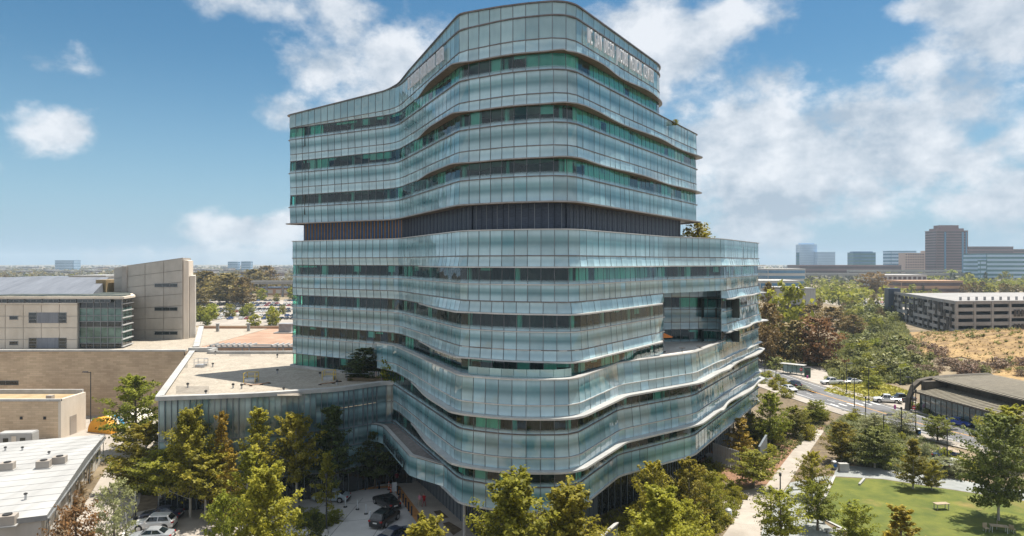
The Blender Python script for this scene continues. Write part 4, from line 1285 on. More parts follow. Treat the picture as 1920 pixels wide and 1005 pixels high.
# ---- far trees, left and right
def belt_trees(n, x0, x1, y0, y1, keys, h0, h1, group, label):
    for k in range(n):
        px_, py_ = rs.uniform(x0, x1), rs.uniform(y0, y1)
        x, y = G(px_, py_)
        plant('tree', rs.choice(keys), x, y, rs.uniform(h0, h1), label, 'tree', group, rs.uniform(.8, 1.25), rnd=rs)
E3 = ['fareuc0', 'fareuc1', 'fareuc2']; F3 = ['farround0', 'farround1', 'farround2']; C3 = ['farcone0', 'farcone1', 'farcone2']
for cx, top, d, wd, lab in ((385, 508, 520, 70, 'broad brown eucalyptus right of the panelled tower'), (425, 512, 500, 80, 'brown eucalyptus at the middle of the grove above the car park'),
                            (455, 520, 480, 50, 'brown eucalyptus at the right end of the grove above the car park'), (368, 540, 470, 46, 'low brown eucalyptus nearest the panelled tower'), (475, 505, 700, 60, 'olive eucalyptus behind the viaduct'),
                            (500, 498, 800, 46, 'tall eucalyptus behind the white roof near the tower')):
    plant_px('tree', f'euc{rs.randrange(3)}', cx, top, d, lab, 'tree', wd)
belt_trees(18, 362, 552, 545, 566, E3 + F3, 6, 10, 'trees around the left car park', 'green tree among the rows of parked cars')
belt_trees(16, 365, 552, 584, 612, F3 + ['mid0', 'mid1'], 5, 8, 'trees at the near side of the left car park', 'green tree at the near side of the left car park')
belt_trees(22, 360, 552, 512, 524, E3, 9, 16, 'eucalyptus trees behind the viaduct', 'brown eucalyptus behind the viaduct')
belt_trees(20, 0, 200, 520, 545, F3 + E3, 7, 12, 'trees behind the grey metal roof', 'dull green tree behind the grey metal roof')
belt_trees(72, 1430, 1760, 533, 580, F3 + E3 + C3, 5, 10, 'trees behind the parking structure', 'green tree among the far car parks')
belt_trees(60, 1430, 1930, 512, 532, F3 + C3, 8, 14, 'trees along the far viaduct', 'dark green tree along the far viaduct')
belt_trees(34, 1760, 1930, 518, 534, C3 + F3, 12, 19, 'tall trees below the brown office tower', 'tall dark tree below the brown office tower')
belt_trees(24, 1800, 1930, 536, 556, E3 + F3, 8, 13, 'trees behind the parking structure roof', 'olive tree behind the parking structure roof')
# distant woods that read as one mass
def woods():
    r = np.random.RandomState(4)
    v, f, tint = [], [], []
    for k in range(5200):
        y = 900 * (6.0 ** r.rand()); x = r.uniform(-1.05, 1.05) * y
        h = r.uniform(4, 11); w = r.uniform(4, 9)
        b = len(v); n = 6
        for (rr, zz) in ((.75, .1), (1.0, .5), (.55, .92)):
            for q in range(n):
                a = q * math.pi / 3 + r.rand(); v.append((x + math.cos(a) * w * rr * r.uniform(.7, 1.2), y + math.sin(a) * w * rr, h * zz * r.uniform(.85, 1.15)))
        for i in range(2):
            for q in range(n):
                f.append((b + i * n + q, b + i * n + (q + 1) % n, b + (i + 1) * n + (q + 1) % n, b + (i + 1) * n + q))
        f.append(tuple(b + 2 * n + q for q in range(n)))
        tint += [r.uniform(.2, .8)] * 18
    o = mesh_obj('distant_woodland', v, f, M_leaf['far'], kind='stuff')
    at = o.data.attributes.new('tint', 'FLOAT', 'POINT'); at.data.foreach_set('value', np.array(tint, dtype=np.float32))
    tag(o, 'low grey green woodland spreading to the horizon', 'woodland')
M_leaf['far'] = leaf_mat('far_wood_leaves', (.035, .042, .022), (.12, .10, .06), .0)
woods()

def tufts(name, n, pts, hmin, hmax, mats, label, seed, px=True, zf=None):
    """ground cover nobody could count: many small upright blades gathered in tufts, one object"""
    q = [G(*p) for p in pts] if px else pts
    r = np.random.RandomState(seed)
    xs = np.array([p[0] for p in q]); ys = np.array([p[1] for p in q])
    X = r.uniform(xs.min(), xs.max(), n * 4); Y = r.uniform(ys.min(), ys.max(), n * 4)
    ins = np.zeros(n * 4, bool); j = len(q) - 1
    for i in range(len(q)):
        c = ((q[i][1] > Y) != (q[j][1] > Y)) & (X < (q[j][0] - q[i][0]) * (Y - q[i][1]) / (q[j][1] - q[i][1] + 1e-9) + q[i][0])
        ins ^= c; j = i
    X, Y = X[ins][:n], Y[ins][:n]
    v, f, tint = [], [], []
    for x, y in zip(X, Y):
        h = r.uniform(hmin, hmax); z = (zf(x, y) if zf else 0) ; tt = r.uniform(.1, .9)
        for k in range(7):
            a = r.uniform(0, 6.28); l = h * r.uniform(.6, 1.2); b = len(v); ca, sa = math.cos(a), math.sin(a); w = h * .32
            o = (x + ca * h * .25, y + sa * h * .25)
            v += [(o[0] - sa * w, o[1] + ca * w, z), (o[0] + sa * w, o[1] - ca * w, z), (o[0] + ca * l * .8, o[1] + sa * l * .8, z + l)]
            f.append((b, b + 1, b + 2)); tint += [min(1, max(0, tt + r.uniform(-.2, .2)))] * 3
    o = mesh_obj(name, v, f, M_leaf[mats], kind='stuff'); tag(o, label, 'ground cover')
    at = o.data.attributes.new('tint', 'FLOAT', 'POINT'); at.data.foreach_set('value', np.array(tint, dtype=np.float32))
    return o
M_leaf['straw'] = leaf_mat('dry_straw', (.17, .11, .05), (.46, .33, .15), .2)
tufts('dry_tussocks', 3000, [(1690, 640), (1740, 622), (1990, 616), (1990, 712), (1800, 700), (1720, 665)], .15, .5, 'straw', 'dry straw tussocks covering the golden slope', 3, zf=lambda x, y: hillz(x, y) + .1)
tufts('slope_scrub', 300, [(1690, 640), (1740, 622), (1990, 616), (1990, 712), (1800, 700), (1720, 665)], .5, 1.2, 'scrub', 'scattered green scrub dotted over the golden slope', 5, zf=lambda x, y: hillz(x, y) + .1)
tufts('ground_cover', 2600, [(1110, 1005), (1180, 905), (1330, 862), (1400, 935), (1330, 1030)], .2, .5, 'sycamore', 'yellow green ground cover under the trees right of the nose', 7)
tufts('ground_cover', 1500, [(1350, 862), (1420, 800), (1540, 765), (1545, 800), (1490, 842), (1425, 905)], .2, .45, 'scrub', 'ground cover on the mulch beside the pale path', 9)
tufts('ground_cover', 3000, [(1545, 805), (1600, 775), (1720, 815), (1800, 862), (1850, 890), (1700, 888), (1580, 868)], .25, .6, 'olive', 'grey green ground cover between lawn and road', 11)
tufts('ground_cover', 1800, [(200, 862), (400, 850), (600, 880), (590, 915), (420, 930), (240, 930)], .25, .55, 'green', 'green ground cover under the trees before the glass wing', 13)
tufts('verge_tufts', 1300, [(1545, 733), (1560, 716), (1640, 715), (1712, 735), (1700, 743), (1650, 752), (1618, 752)],   .2, .45, 'sycamore', 'yellowing tufts over the grass verge', 15)
tufts('canyon_undergrowth', 6000, [(1550, 720), (1560, 640), (1590, 585), (1690, 600), (1720, 660), (1760, 705), (1700, 722), (1640, 716)], .6, 1.6, 'scrub', 'green undergrowth filling the canyon', 17, zf=hillz)

def leaf_mass(name, n, areas, hmin, hmax, mats, label, seed, per=46):
    """a mass of far bushes and trees that reads as one: clumps of leaf faces standing on the ground"""
    r = np.random.RandomState(seed); V = []; T_ = []
    for (x0, x1, y0, y1, share) in areas:
        for k in range(int(n * share)):
            px_, py_ = r.uniform(x0, x1), r.uniform(y0, y1)
            x, y = G(px_, py_); h = r.uniform(hmin, hmax); w = h * r.uniform(.45, .8)
            c = r.normal(0, 1, (per, 3)); c /= np.linalg.norm(c, axis=1, keepdims=True); c *= r.uniform(.55, 1.05, (per, 1))
            c = c * np.array([w, w, h * .5]) + np.array([x, y, h * .52])
            nn_ = r.normal(0, .7, (per, 3)) + np.array([0, -.2, .8]); nn_ /= np.linalg.norm(nn_, axis=1, keepdims=True)
            u = np.cross(nn_, r.normal(0, 1, (per, 3))); u /= np.linalg.norm(u, axis=1, keepdims=True); ww = np.cross(nn_, u)
            L = h * .16 * r.uniform(.6, 1.4, (per, 1))
            V.append(np.stack([c - u * L, c + ww * L * .7, c + u * L, c - ww * L * .7], 1).reshape(-1, 3))
            T_.append(np.repeat(np.clip(r.normal(r.uniform(.3, .8), .18, per), 0, 1), 4))
    V = np.concatenate(V); T_ = np.concatenate(T_); m = len(V) // 4
    o = mesh_obj(name, V.tolist(), np.arange(4 * m).reshape(-1, 4).tolist(), M_leaf[mats], kind='stuff'); tag(o, label, 'vegetation')
    at = o.data.attributes.new('tint', 'FLOAT', 'POINT'); at.data.foreach_set('value', T_.astype(np.float32))
leaf_mass('roadside_woodland', 900, [(1425, 1960, 503, 516, .5), (1425, 1700, 516, 572, .22), (1690, 1960, 524, 548, .28)], 4, 11, 'green', 'green woodland filling the ground between the far right buildings', 61)
leaf_mass('roadside_woodland', 260, [(560, 1425, 503, 540, 1.0)], 5, 12, 'green', 'green woodland behind the tower', 63)
leaf_mass('roadside_woodland', 950, [(-40, 560, 503, 516, .62), (355, 555, 516, 545, .2), (-40, 200, 514, 530, .18)], 4, 11, 'euc', 'brown green woodland filling the ground at the far left', 62)
# ================================================================== LOW GLASS WING
wing = thing('glass_wing', 'low curved glass wing with a pale gravel roof left of the tower', 'building', (-40, 100, 0))
WG = empty('wing_build_origin')
bars2 = []
cW = [(-60.5, 129, 0), (-43.8, 84.5, .15), (-33, 86.6, 20), (-23, 90.6, 8), (-17.8, 95.4, 3), (-14.0, 95.6, 0)]
WP = Plan(cW, .72)
Mv = M_pod
for i in range(WP.n):
    t = WP.t[i]
    if t > 3.1 and i % 2: continue
    j = min(i + (2 if t > 3.1 else 1), WP.n)
    for (z1, z0, mt, nm) in ((13.95, 8.9, M_pod, 'podium_pane'), (8.8, 6.5, M_pod, 'podium_pane'), (6.4, 3.4, M_pod, 'podium_pane'), (3.3, .1, M_dkglass, 'lobby_pane')):
        if t > 2.7 and z0 > 8:
            PANES.append((nm, M_span if False else mt, (WP.p(i, 0, 11.6), WP.p(j, 0, 11.6), WP.p(j, 0, z1), WP.p(i, 0, z1)), rng.random()))
            PANES.append((nm, mt, (WP.p(i, 0, z0), WP.p(j, 0, z0), WP.p(j, 0, 11.6), WP.p(i, 0, 11.6)), rng.random()))
        else:
            PANES.append((nm, mt, (WP.p(i, 0, z0), WP.p(j, 0, z0), WP.p(j, 0, z1), WP.p(i, 0, z1)), rng.random()))
    bars2.append(('v', WP.p(i, 0, 0), WP.p(i, 0, 13.95), (WP.nx[i], WP.ny[i]), .05 if i % 3 else .1))
for zz in (8.85, 6.45, 3.35):
    for i in range(WP.n):
        bars2.append(('h', WP.p(i, 0, zz), WP.p(i + 1, 0, zz), (WP.nx[i], WP.ny[i]), .12))
build_bars('glazing_bar', bars2, [M_panel, M_panel], WG)
vf = MB()
for i in range(0, WP.n, 1):
    if WP.t[i] < 1.02: continue
    o = .34 if i % 2 else .2
    if (i * 7) % 5 == 0: continue
    x, y, nx, ny, _ = WP.at(WP.S[i])
    a = math.atan2(ny, nx) + math.pi / 2
    vf.box(x - .025, x + .025, y - o, y, 8.9 if i % 3 else 6.5, 13.9, a, (x, y))
vf.build('glass_fin', M_panel, WG, kind='stuff')
flush_panes(WG)
fin(WP, 14.42, lambda t: .35, inner=-.6, th=.5, parent=WG, name='roof_coping', mats=[M_conc, M_conc])
M_wroof = noisy('pale_roof_gravel', (.29, .25, .20), (.43, .385, .32), 3.5, .95, .4, detail=10)
M_wroof2 = noisy('grey_roof_gravel_strip', (.30, .27, .24), (.40, .37, .34), 4.0, .95, .4, detail=10)
cap(WP, 14.1, 'wing_roof', M_wroof, WG, off=-.5, extra=((-12, 104), (-12, 118), (-40, 131)))
kb = MB(); kb.box(-61, -56, 128.6, 129.4, 13.9, 14.9); kb.box(-56.4, -55.8, 126.2, 129.4, 13.9, 14.8); kb.box(-56, -36, 126.0, 126.6, 13.9, 14.6)
kb.build('roof_kerb', M_conc, WG)
# planted terrace at the foot of the tower
tp = MB()
pt = [(-23.5, 97.2), (-18.5, 96.6), (-15.8, 96.9), (-16.2, 99.5), (-23.8, 100.2)]
tp.prism(pt, 14.12, 14.55); tp.build('terrace_planter', M_bed, WG)
tw = MB()
for k in range(len(pt) - 2):
    a, b = Vector(pt[k]), Vector(pt[k + 1])
    tw.tube((*a, 15.2), (*b, 15.2), .04, n=4)
    tw.tube((*a, 14.1), (*a, 15.2), .04, n=4)
tw.build('terrace_rail', M_panel, WG)
M_pk = noisy('weathered_pickets', (.34, .36, .38), (.50, .46, .40), 1, .7)
for k in range(16):
    x = -20.6 + k * .30
    pf = MB(); pf.box(x, x + .16, 97.9, 97.98, 14.1, 15.4 - .015 * k); pf.build('picket', M_pk, WG)
M_lettr = noisy('orange_picket', (.42, .2, .1), (.5, .26, .13), 1, .7)
for k in range(5):
    x = -20.45 + k * .9
    pf = MB(); pf.box(x, x + .1, 97.86, 97.94, 14.1, 15.25); pf.build('picket', M_lettr, WG)
adopt(WG, wing)
# pipe runs and mended felt on that roof
M_pipe = noisy('rusty_roof_pipe', (.28, .15, .09), (.40, .25, .16), 2, .7)
M_felt = noisy('darker_roof_patch', (.20, .175, .145), (.29, .26, .22), 3, .95, .3)
def roof_pipe(pts, lab):
    t = thing('roof_pipe_run', lab, 'pipe', (*pts[0], 14.1)); m = MB()
    for a, b_ in zip(pts[:-1], pts[1:]): m.tube((a[0] - pts[0][0], a[1] - pts[0][1], .16), (b_[0] - pts[0][0], b_[1] - pts[0][1], .16), .07, n=6)
    m.build('pipe', M_pipe, t); s = MB()
    for (x, y) in pts: s.box(x - pts[0][0] - .2, x - pts[0][0] + .2, y - pts[0][1] - .1, y - pts[0][1] + .1, 0, .1)
    s.build('support_block', M_rub if 'M_rub' in globals() else M_grey_blk, t)
M_grey_blk = noisy('support_rubber', (.02, .02, .02), (.04, .04, .04), 3, .8)
roof_pipe([G(458, 721, 14.1), G(470, 724, 14.1), G(490, 722, 14.1), G(505, 719, 14.1)], 'thin rusty pipe run in front of the yellow guard rail on the gravel roof')
roof_pipe([G(600, 722, 14.1), G(625, 719, 14.1), G(638, 716, 14.1)], 'short rusty pipe run near the planted terrace')
for (x0_, y0_, x1_, y1_) in ((330, 738, 392, 724), (430, 668, 470, 664), (520, 742, 566, 730), (340, 690, 352, 676)):
    p_ = [G(x0_, y0_, 14.1), G(x1_, y0_, 14.1), G(x1_, y1_, 14.1), G(x0_, y1_, 14.1)]
    sheet('roof_patch', p_, M_felt, 14.112, px=False)
# what stands on that roof
M_yr = noisy('yellow_guard_rail', (.62, .42, .04), (.72, .52, .07), 2, .5)
M_steel = noisy('galvanised_steel', (.42, .43, .44), (.55, .56, .57), 2, .45, metal=.5)
M_rub = noisy('black_rubber', (.015, .015, .016), (.03, .03, .032), 3, .8)
def hatch(x, y, lab, colour=True):
    t = thing('roof_hatch', lab, 'roof hatch', (x, y, 14.1))
    MB().box(-.7, .7, -.6, .6, 0, .45).build('hatch_box', M_steel, t)
    r = MB()
    for (a, b) in ((-.8, -.7), (.8, -.7), (-.8, .7), (.8, .7)): r.tube((a, b, 0), (a, b, 1.3), .045, n=5)
    for z in (.7, 1.3):
        r.tube((-.8, -.7, z), (-.8, .7, z), .045, n=5); r.tube((-.8, .7, z), (.8, .7, z), .045, n=5); r.tube((.8, -.7, z), (.8, .7, z), .045, n=5)
    r.build('guard_rail', M_yr if colour else M_steel, t)
for (x, y, lab, c) in ((471, 716, 'roof hatch with yellow guard rail in the middle of the gravel roof', 1), (617, 712, 'roof hatch with yellow guard rail in the tower shadow by the planted terrace', 1), (377, 688, 'plain steel roof hatch at the left of the gravel roof', 0)):
    gx_, gy_ = G(x, y, 14.1); hatch(gx_, gy_, lab, c)
for k, (x, y) in enumerate(((404, 665), (399, 688), (520, 700), (520, 671), (437, 728), (386, 741), (453, 729), (632, 722), (532, 735), (352, 727), (600, 706))):
    gx_, gy_ = G(x, y, 14.1)
    t = thing('roof_vent', 'small dark pipe vent on the pale gravel roof', 'vent', (gx_, gy_, 14.1), 0, 'pipe vents on the gravel roof')
    MB().tube((0, 0, 0), (0, 0, .5), .11, n=8).build('pipe', M_steel, t); MB().lathe([(.2, .45), (.2, .6), (.05, .7)], n=8).build('cowl', M_rub, t)

# ================================================================== LEFT: the pale hospital block, stone wall, sheds
M_stone = None
def stone_mat():
    m, nt, p = newmat('tan_stone_courses')
    tcn = nt.nodes.new('ShaderNodeTexCoord'); mp = nt.nodes.new('ShaderNodeMapping'); mp.inputs['Rotation'].default_value = (R(90), 0, 0)
    nt.links.new(tcn.outputs['Object'], mp.inputs[0])
    b = nt.nodes.new('ShaderNodeTexBrick'); b.inputs['Scale'].default_value = 1.0
    b.inputs['Brick Width'].default_value = 1.3; b.inputs['Row Height'].default_value = .38; b.inputs['Mortar Size'].default_value = .012
    b.inputs['Color1'].default_value = (.50, .39, .27, 1); b.inputs['Color2'].default_value = (.62, .49, .35, 1); b.inputs['Mortar'].default_value = (.36, .28, .20, 1)
    nt.links.new(mp.outputs[0], b.inputs['Vector'])
    n = nt.nodes.new('ShaderNodeTexNoise'); n.inputs['Scale'].default_value = .12; n.inputs['Detail'].default_value = 6
    nt.links.new(tcn.outputs['Object'], n.inputs['Vector'])
    mxx = nt.nodes.new('ShaderNodeMix'); mxx.data_type = 'RGBA'; mxx.blend_type = 'MULTIPLY'; mxx.inputs['Factor'].default_value = 1
    rr = nt.nodes.new('ShaderNodeValToRGB'); rr.color_ramp.elements[0].color = (.75, .72, .7, 1); rr.color_ramp.elements[1].color = (1.1, 1.08, 1.05, 1)
    rr.color_ramp.elements[0].position = .35; rr.color_ramp.elements[1].position = .65
    nt.links.new(n.outputs['Fac'], rr.inputs[0])
    nt.links.new(b.outputs['Color'], mxx.inputs['A']); nt.links.new(rr.outputs[0], mxx.inputs['B'])
    nt.links.new(mxx.outputs['Result'], p.inputs['Base Color']); p.inputs['Roughness'].default_value = .9
    bp = nt.nodes.new('ShaderNodeBump'); bp.inputs['Strength'].default_value = .5
    nt.links.new(b.outputs['Fac'], bp.inputs['Height']); bp.invert = True
    nt.links.new(bp.outputs[0], p.inputs['Normal'])
    return m
M_stone = stone_mat()
M_cream = noisy('cream_wall_panel', (.60, .53, .44), (.68, .61, .52), .5, .7, stretch=(1, 1, .4))
M_beige = noisy('beige_metal_panel', (.42, .39, .345), (.50, .465, .415), .6, .6, stretch=(1, 1, .4))
M_beige2 = noisy('beige_metal_panel_dark', (.34, .30, .26), (.40, .36, .32), .6, .6)
M_win = noisy('dark_window_glass', (.012, .016, .018), (.05, .06, .06), .5, .08, spec=.8)
M_wing = noisy('green_window_glass', (.05, .10, .085), (.16, .26, .22), .4, .08, spec=.8, stretch=(1, 1, 2))
M_whroof = noisy('white_membrane_roof', (.33, .33, .325), (.42, .42, .415), .5, .7, stretch=(1, .15, 1))
M_greyroof = noisy('grey_metal_roof', (.17, .185, .215), (.23, .245, .28), .3, .5, metal=.2, stretch=(8, 1, 1))
M_salmon = noisy('salmon_roof', (.33, .20, .135), (.42, .285, .205), .25, .9, detail=9)
M_tan = noisy('tan_flat_roof', (.31, .225, .12), (.42, .32, .19), .5, .9)
M_grey = noisy('grey_frame', (.22, .23, .24), (.30, .31, .32), 1.0, .5, metal=.3)

def panel_wall(parent, x0, x1, y, z0, z1, cols, rows, mat, name='wall_panel', skip=lambda i, j: False, gap=.13, depth=.12, ztop=None):
    """separate cladding panels on a wall that faces the camera side"""
    for j in range(rows):
        for i in range(cols):
            if skip(i, j): continue
            a = x0 + (x1 - x0) * i / cols + gap / 2; b = x0 + (x1 - x0) * (i + 1) / cols - gap / 2
            def zt(x, jj):
                top = z1 if ztop is None else ztop(x)
                return z0 + (top - z0) * jj / rows
            v = [(a, y, zt(a, j) + gap / 2), (b, y, zt(b, j) + gap / 2), (b, y, zt(b, j + 1) - gap / 2), (a, y, zt(a, j + 1) - gap / 2)]
            v += [(p[0], y + depth, p[2]) for p in v]
            mesh_obj(name, v, [(0, 1, 2, 3), (1, 0, 4, 5), (2, 1, 5, 6), (3, 2, 6, 7), (0, 3, 7, 4)], mat, parent)
def window(parent, x0, x1, y, z0, z1, nx=1, nz=1, name='window', glass=None, frame=None, facing='y', depth=.16):
    """a framed window standing in the wall plane: frame part with a pane each as sub-parts"""
    glass = glass or M_win; frame = frame or M_grey
    f = MB(); w = .07
    def P3(a, d, z): return (a, d, z) if facing == 'y' else (d, a, z)
    def bx(a0, a1, d0, d1, za, zb):
        f.box(*( (a0, a1, d0, d1) if facing == 'y' else (d0, d1, a0, a1)), za, zb)
    sgn = -1 if facing in ('y',) else 1
    d0, d1 = sorted((y, y + sgn * .07))
    bx(x0, x1, d0, d1, z0, z0 + w); bx(x0, x1, d0, d1, z1 - w, z1)
    for i in range(nx + 1):
        a = x0 + (x1 - x0 - w) * i / nx; bx(a, a + w, d0, d1, z0, z1)
    for j in range(1, nz):
        z = z0 + (z1 - z0) * j / nz; bx(x0, x1, d0, d1, z - w / 2, z + w / 2)
    fr = f.build(name, frame, parent)
    for i in range(nx):
        for j in range(nz):
            a, b = x0 + (x1 - x0) * i / nx + .04, x0 + (x1 - x0) * (i + 1) / nx - .04
            za, zb = z0 + (z1 - z0) * j / nz + .04, z0 + (z1 - z0) * (j + 1) / nz - .04
            g = MB(); m = y + sgn * .03; m2 = y + sgn * .005
            g.box(*((a, b, min(m, m2), max(m, m2)) if facing == 'y' else (min(m, m2), max(m, m2), a, b)), za, zb)
            g.build('pane', glass, fr)
    return fr

# panelled tower with sloping top
hx = thing('panelled_tower', 'beige panelled block with a sloping top and three slot windows', 'building', (-86, 160, 0))
HX = empty('o1')
xa, xb, xc = GX(199, 159), GX(237, 160), GX(342, 160)
zt = lambda x: 29.7 + (x - xa) / (xc - xa) * 2.4
zs = [zt(x) for x in (xb, xc, xc, xb)]
MB().prism([(xb, 160.13), (xc, 160.13), (xc - 6.5, 178), (xb, 178)], 0, [zt(xb), zt(xc), zt(xc), zt(xb)]).build('wall', M_beige2, HX)
MB().prism([(xa, 162.2), (xb - .02, 162.2), (xb - .02, 176), (xa, 176)], 0, [zt(xa), zt(xb), zt(xb), zt(xa)]).build('wall', M_beige, HX)
panel_wall(HX, xb, xc, 160, 12.6, 30, 3, 7, M_beige, ztop=lambda x: zt(x) - .15)
panel_wall(HX, xa, xb - .1, 162.05, 12.6, 30, 2, 7, M_beige, ztop=lambda x: zt(x) - .15)
MB().box(xb - .9, xb + .25, 159.7, 162.4, 12.6, zt(xb) - .2).build('corner_pilaster', M_beige2, HX)
MB().prism([(xc + .02, 160.4), (xc + .9, 161.2), (xc - 5.4, 177), (xc - 6.2, 177)], 0, [31.6, 31.4, 31.4, 31.6]).build('side_wall', M_cream, HX)
MB().prism([(xc + .5, 162.5), (xc + 1.3, 163.6), (xc - 4.2, 176), (xc - 5, 176)], 0, 27.8).build('side_buttress', M_beige, HX)
for y in (535, 579.5, 624.5):
    z = CH - (y - HY) * 159.9 / F
    window(HX, GX(290, 160), GX(333, 160), 159.97, z - .42, z + .42, 3, 1)
MB().box(GX(224, 162), GX(240, 162), 161.5, 162.0, 12.6, 16.2).build('roof_door', M_cream, HX)
adopt(HX, hx)
# cream block with glazed corner
cbk = thing('cream_block', 'cream panelled hospital block with a glazed corner and grey metal roof', 'building', (-100, 150, 0))
CB = empty('o2')
y0 = 143.0
xr = GX(145, y0)
MB().box(-150, xr, y0 + .13, y0 + 20, 0, 22.2).build('wall', M_beige, CB)
panel_wall(CB, xr - 34, xr, y0, 12.4, 22.2, 9, 4, M_cream)
MB().box(-150, xr + .05, y0 - .15, y0 + .4, 22.21, 22.5).build('parapet', M_cream, CB)
for (za, zb) in ((13.0, 15.2), (18.3, 20.5)):
    for (pa, pb) in ((54, 69), (110, 125)):
        window(CB, GX(pa, y0), GX(pb, y0), y0 - .02, za, zb, 1, 3)
    MB().box(GX(69.5, y0), GX(109.5, y0), y0 - .06, y0 - .005, za, zb).build('infill_panel', M_greyroof, CB)
    window(CB, GX(18, y0), GX(34, y0), y0 - .02, za + .7, za + 1.5, 1, 1)
    window(CB, GX(-90, y0), GX(-60, y0), y0 - .02, za, zb, 2, 3)
# glazed corner
y1 = 143.7; xg0, xg1 = xr + .02, GX(229, y1)
ys = 150.0; xs_ = GX(247, ys)
MB().prism([(xg0 - 20, y1 + .3), (xg1 - .15, y1 + .3), (xs_ - .2, ys), (xs_ - 8, 163), (xg0 - 20, 163)], 0, 24.0).build('glazed_core', M_core, CB)
rows_ = [12.5, 14.0, 15.2, 17.4, 18.6, 19.8, 21.4, 23.2]
cols_ = [xg0 + (xg1 - xg0) * k / 6 for k in range(7)]
for i in range(6):
    for j in range(7):
        g = M_wing if j in (1, 2, 4, 5) else M_win
        MB().box(cols_[i] + .05, cols_[i + 1] - .05, y1, y1 + .06, rows_[j] + .05, rows_[j + 1] - .05).build('corner_pane', g, CB)
fr = MB()
for x in cols_: fr.box(x - .06, x + .06, y1 - .1, y1 + .1, 12.5, 23.3)
for k, z in enumerate(rows_): fr.box(xg0, xg1 + .2, y1 - (.16 if k % 2 else .3), y1 + .12, z - .07, z + .07)
fr.build('curtain_frame', M_grey, CB)
for j in range(7):                                                      # the return of the corner, pane by pane, with its shades
    for i in range(3):
        f0, f1 = i / 3 + .015, (i + 1) / 3 - .015
        a = (xg1 + (xs_ - xg1) * f0, y1 + .05 + (ys - y1) * f0); b_ = (xg1 + (xs_ - xg1) * f1, y1 + .05 + (ys - y1) * f1)
        mesh_obj('corner_pane', [(*a, rows_[j] + .05), (*b_, rows_[j] + .05), (*b_, rows_[j + 1] - .05), (*a, rows_[j + 1] - .05)], [(0, 1, 2, 3)], M_wing if j in (1, 2, 4, 5) else M_win, CB)
for k in range(7):
    z = 13.2 + k * 1.5
    MB().prism([(xg1 + .05, y1 - .35), (xg1 + .45, y1 - .35), (xs_ + .45, ys), (xs_ + .05, ys)], z, z + .16).build('shade_louvre', M_whroof, CB)
MB().prism([(xr - 70, y1 - .8), (xg1 + .9, y1 - .8), (xs_ + .8, ys), (xs_ - 8, 164), (xr - 70, 164)], 23.35, 23.8).build('eave', M_cream, CB)
for k in range(12):
    x = xr - 36 + k * 3.6
    window(CB, x, x + 3.4, y1 - .75, 22.55, 23.3, 3, 1)
# sloping grey metal roof behind
v = [(-150, 151, 23.8), (GX(177, 152), 151, 23.8), (GX(177, 160) - .2, 166, 27.4), (-150, 166, 27.4), (-150, 167, 23.5), (GX(177, 160) - .2, 167, 23.5)]
mesh_obj('metal_roof', v, [(0, 1, 2, 3), (1, 5, 2), (3, 2, 5, 4)], M_greyroof, CB)
MB().box(GX(177, 160), GX(196, 160), 160.5, 166, 23, 26.9).build('roof_box', M_tan, CB)
adopt(CB, cbk)
# stone podium
sp_ = thing('stone_podium', 'long tan stone wall of the hospital podium with a pale roof edge', 'building', (-100, 140, 0))
SP = empty('o3')
xs1 = GX(345, 138)
mesh_obj('stone_wall', [(-150, 138, 0), (xs1, 138, 0), (xs1, 138, 13.0), (-150, 138, 13.0)], [(0, 1, 2, 3)], M_stone, SP)
mesh_obj('stone_wall', [(xs1, 138, 0), (xs1, 190, 0), (xs1, 190, 13.0), (xs1, 138, 13.0)], [(0, 1, 2, 3)], M_stone, SP)
MB().box(-150, xs1 + .25, 137.75, 138.6, 13.0, 13.35).build('wall_coping', M_conc, SP)
mesh_obj('podium_roof', [(-150, 138.3, 12.95), (xs1, 138.3, 12.95), (xs1, 190, 12.95), (-150, 190, 12.95)], [(0, 1, 2, 3)], M_wroof, SP)
window(SP, GX(-60, 138), GX(35, 138), 137.97, 6.2, 7.1, 4, 1)
for k in range(6):                                                       # proud stone courses
    pass
adopt(SP, sp_)
# salmon roofed link
lk = thing('salmon_roof_building', 'low building with a salmon pink roof behind the glass wing', 'building', (-50, 165, 0))
LK = empty('o4')
q = [(GX(372, 141), 141), (-38, 141), (-38, 186), (GX(372, 186) + 1, 186)]
q = [(-64.6, 141), (-36, 141), (-36, 186), (-84, 186)]
MB().prism(q, 0, 12.9).build('wall', M_stone, LK)
mesh_obj('flat_roof', [(x, y, 12.93) for x, y in q], [(0, 1, 2, 3)], M_salmon, LK)
e_ = MB()
e_.box(-84, -36, 186, 186.5, 12.5, 13.6); e_.box(-66, -36, 140.6, 141.1, 12.2, 13.4); e_.build('parapet', M_salmon, LK)
e_ = MB()
a, b = Vector((-64.6, 141)), Vector((-84, 186)); d = (b - a).normalized(); n = Vector((d.y, -d.x))
e_.prism([tuple(a - n * 1.2), tuple(a), tuple(b), tuple(b - n * 1.2)][::-1], 12.6, 13.7); e_.build('parapet', M_conc, LK)
for k in range(22):
    if k in (8, 9, 10): continue
    x = -60.5 + k * 1.12
    MB().box(x, x + .28, 136.5, 140.4, 14.2, 14.5).build('pergola_slat', M_whroof, LK)
pg = MB(); pg.box(-61, -36, 136.6, 136.9, 13.9, 14.2); pg.box(-61, -36, 140.0, 140.3, 13.9, 14.2)
for x in (-60.5, -54, -47, -40): pg.tube((x, 136.7, 12), (x, 136.7, 14), .12); pg.tube((x, 140.2, 12), (x, 140.2, 14), .12)
pg.build('pergola_frame', M_whroof, LK)
MB().box(-61.2, -36, 136.2, 140.5, 0, 12.6).build('pergola_deck', M_conc, LK)
adopt(LK, lk)
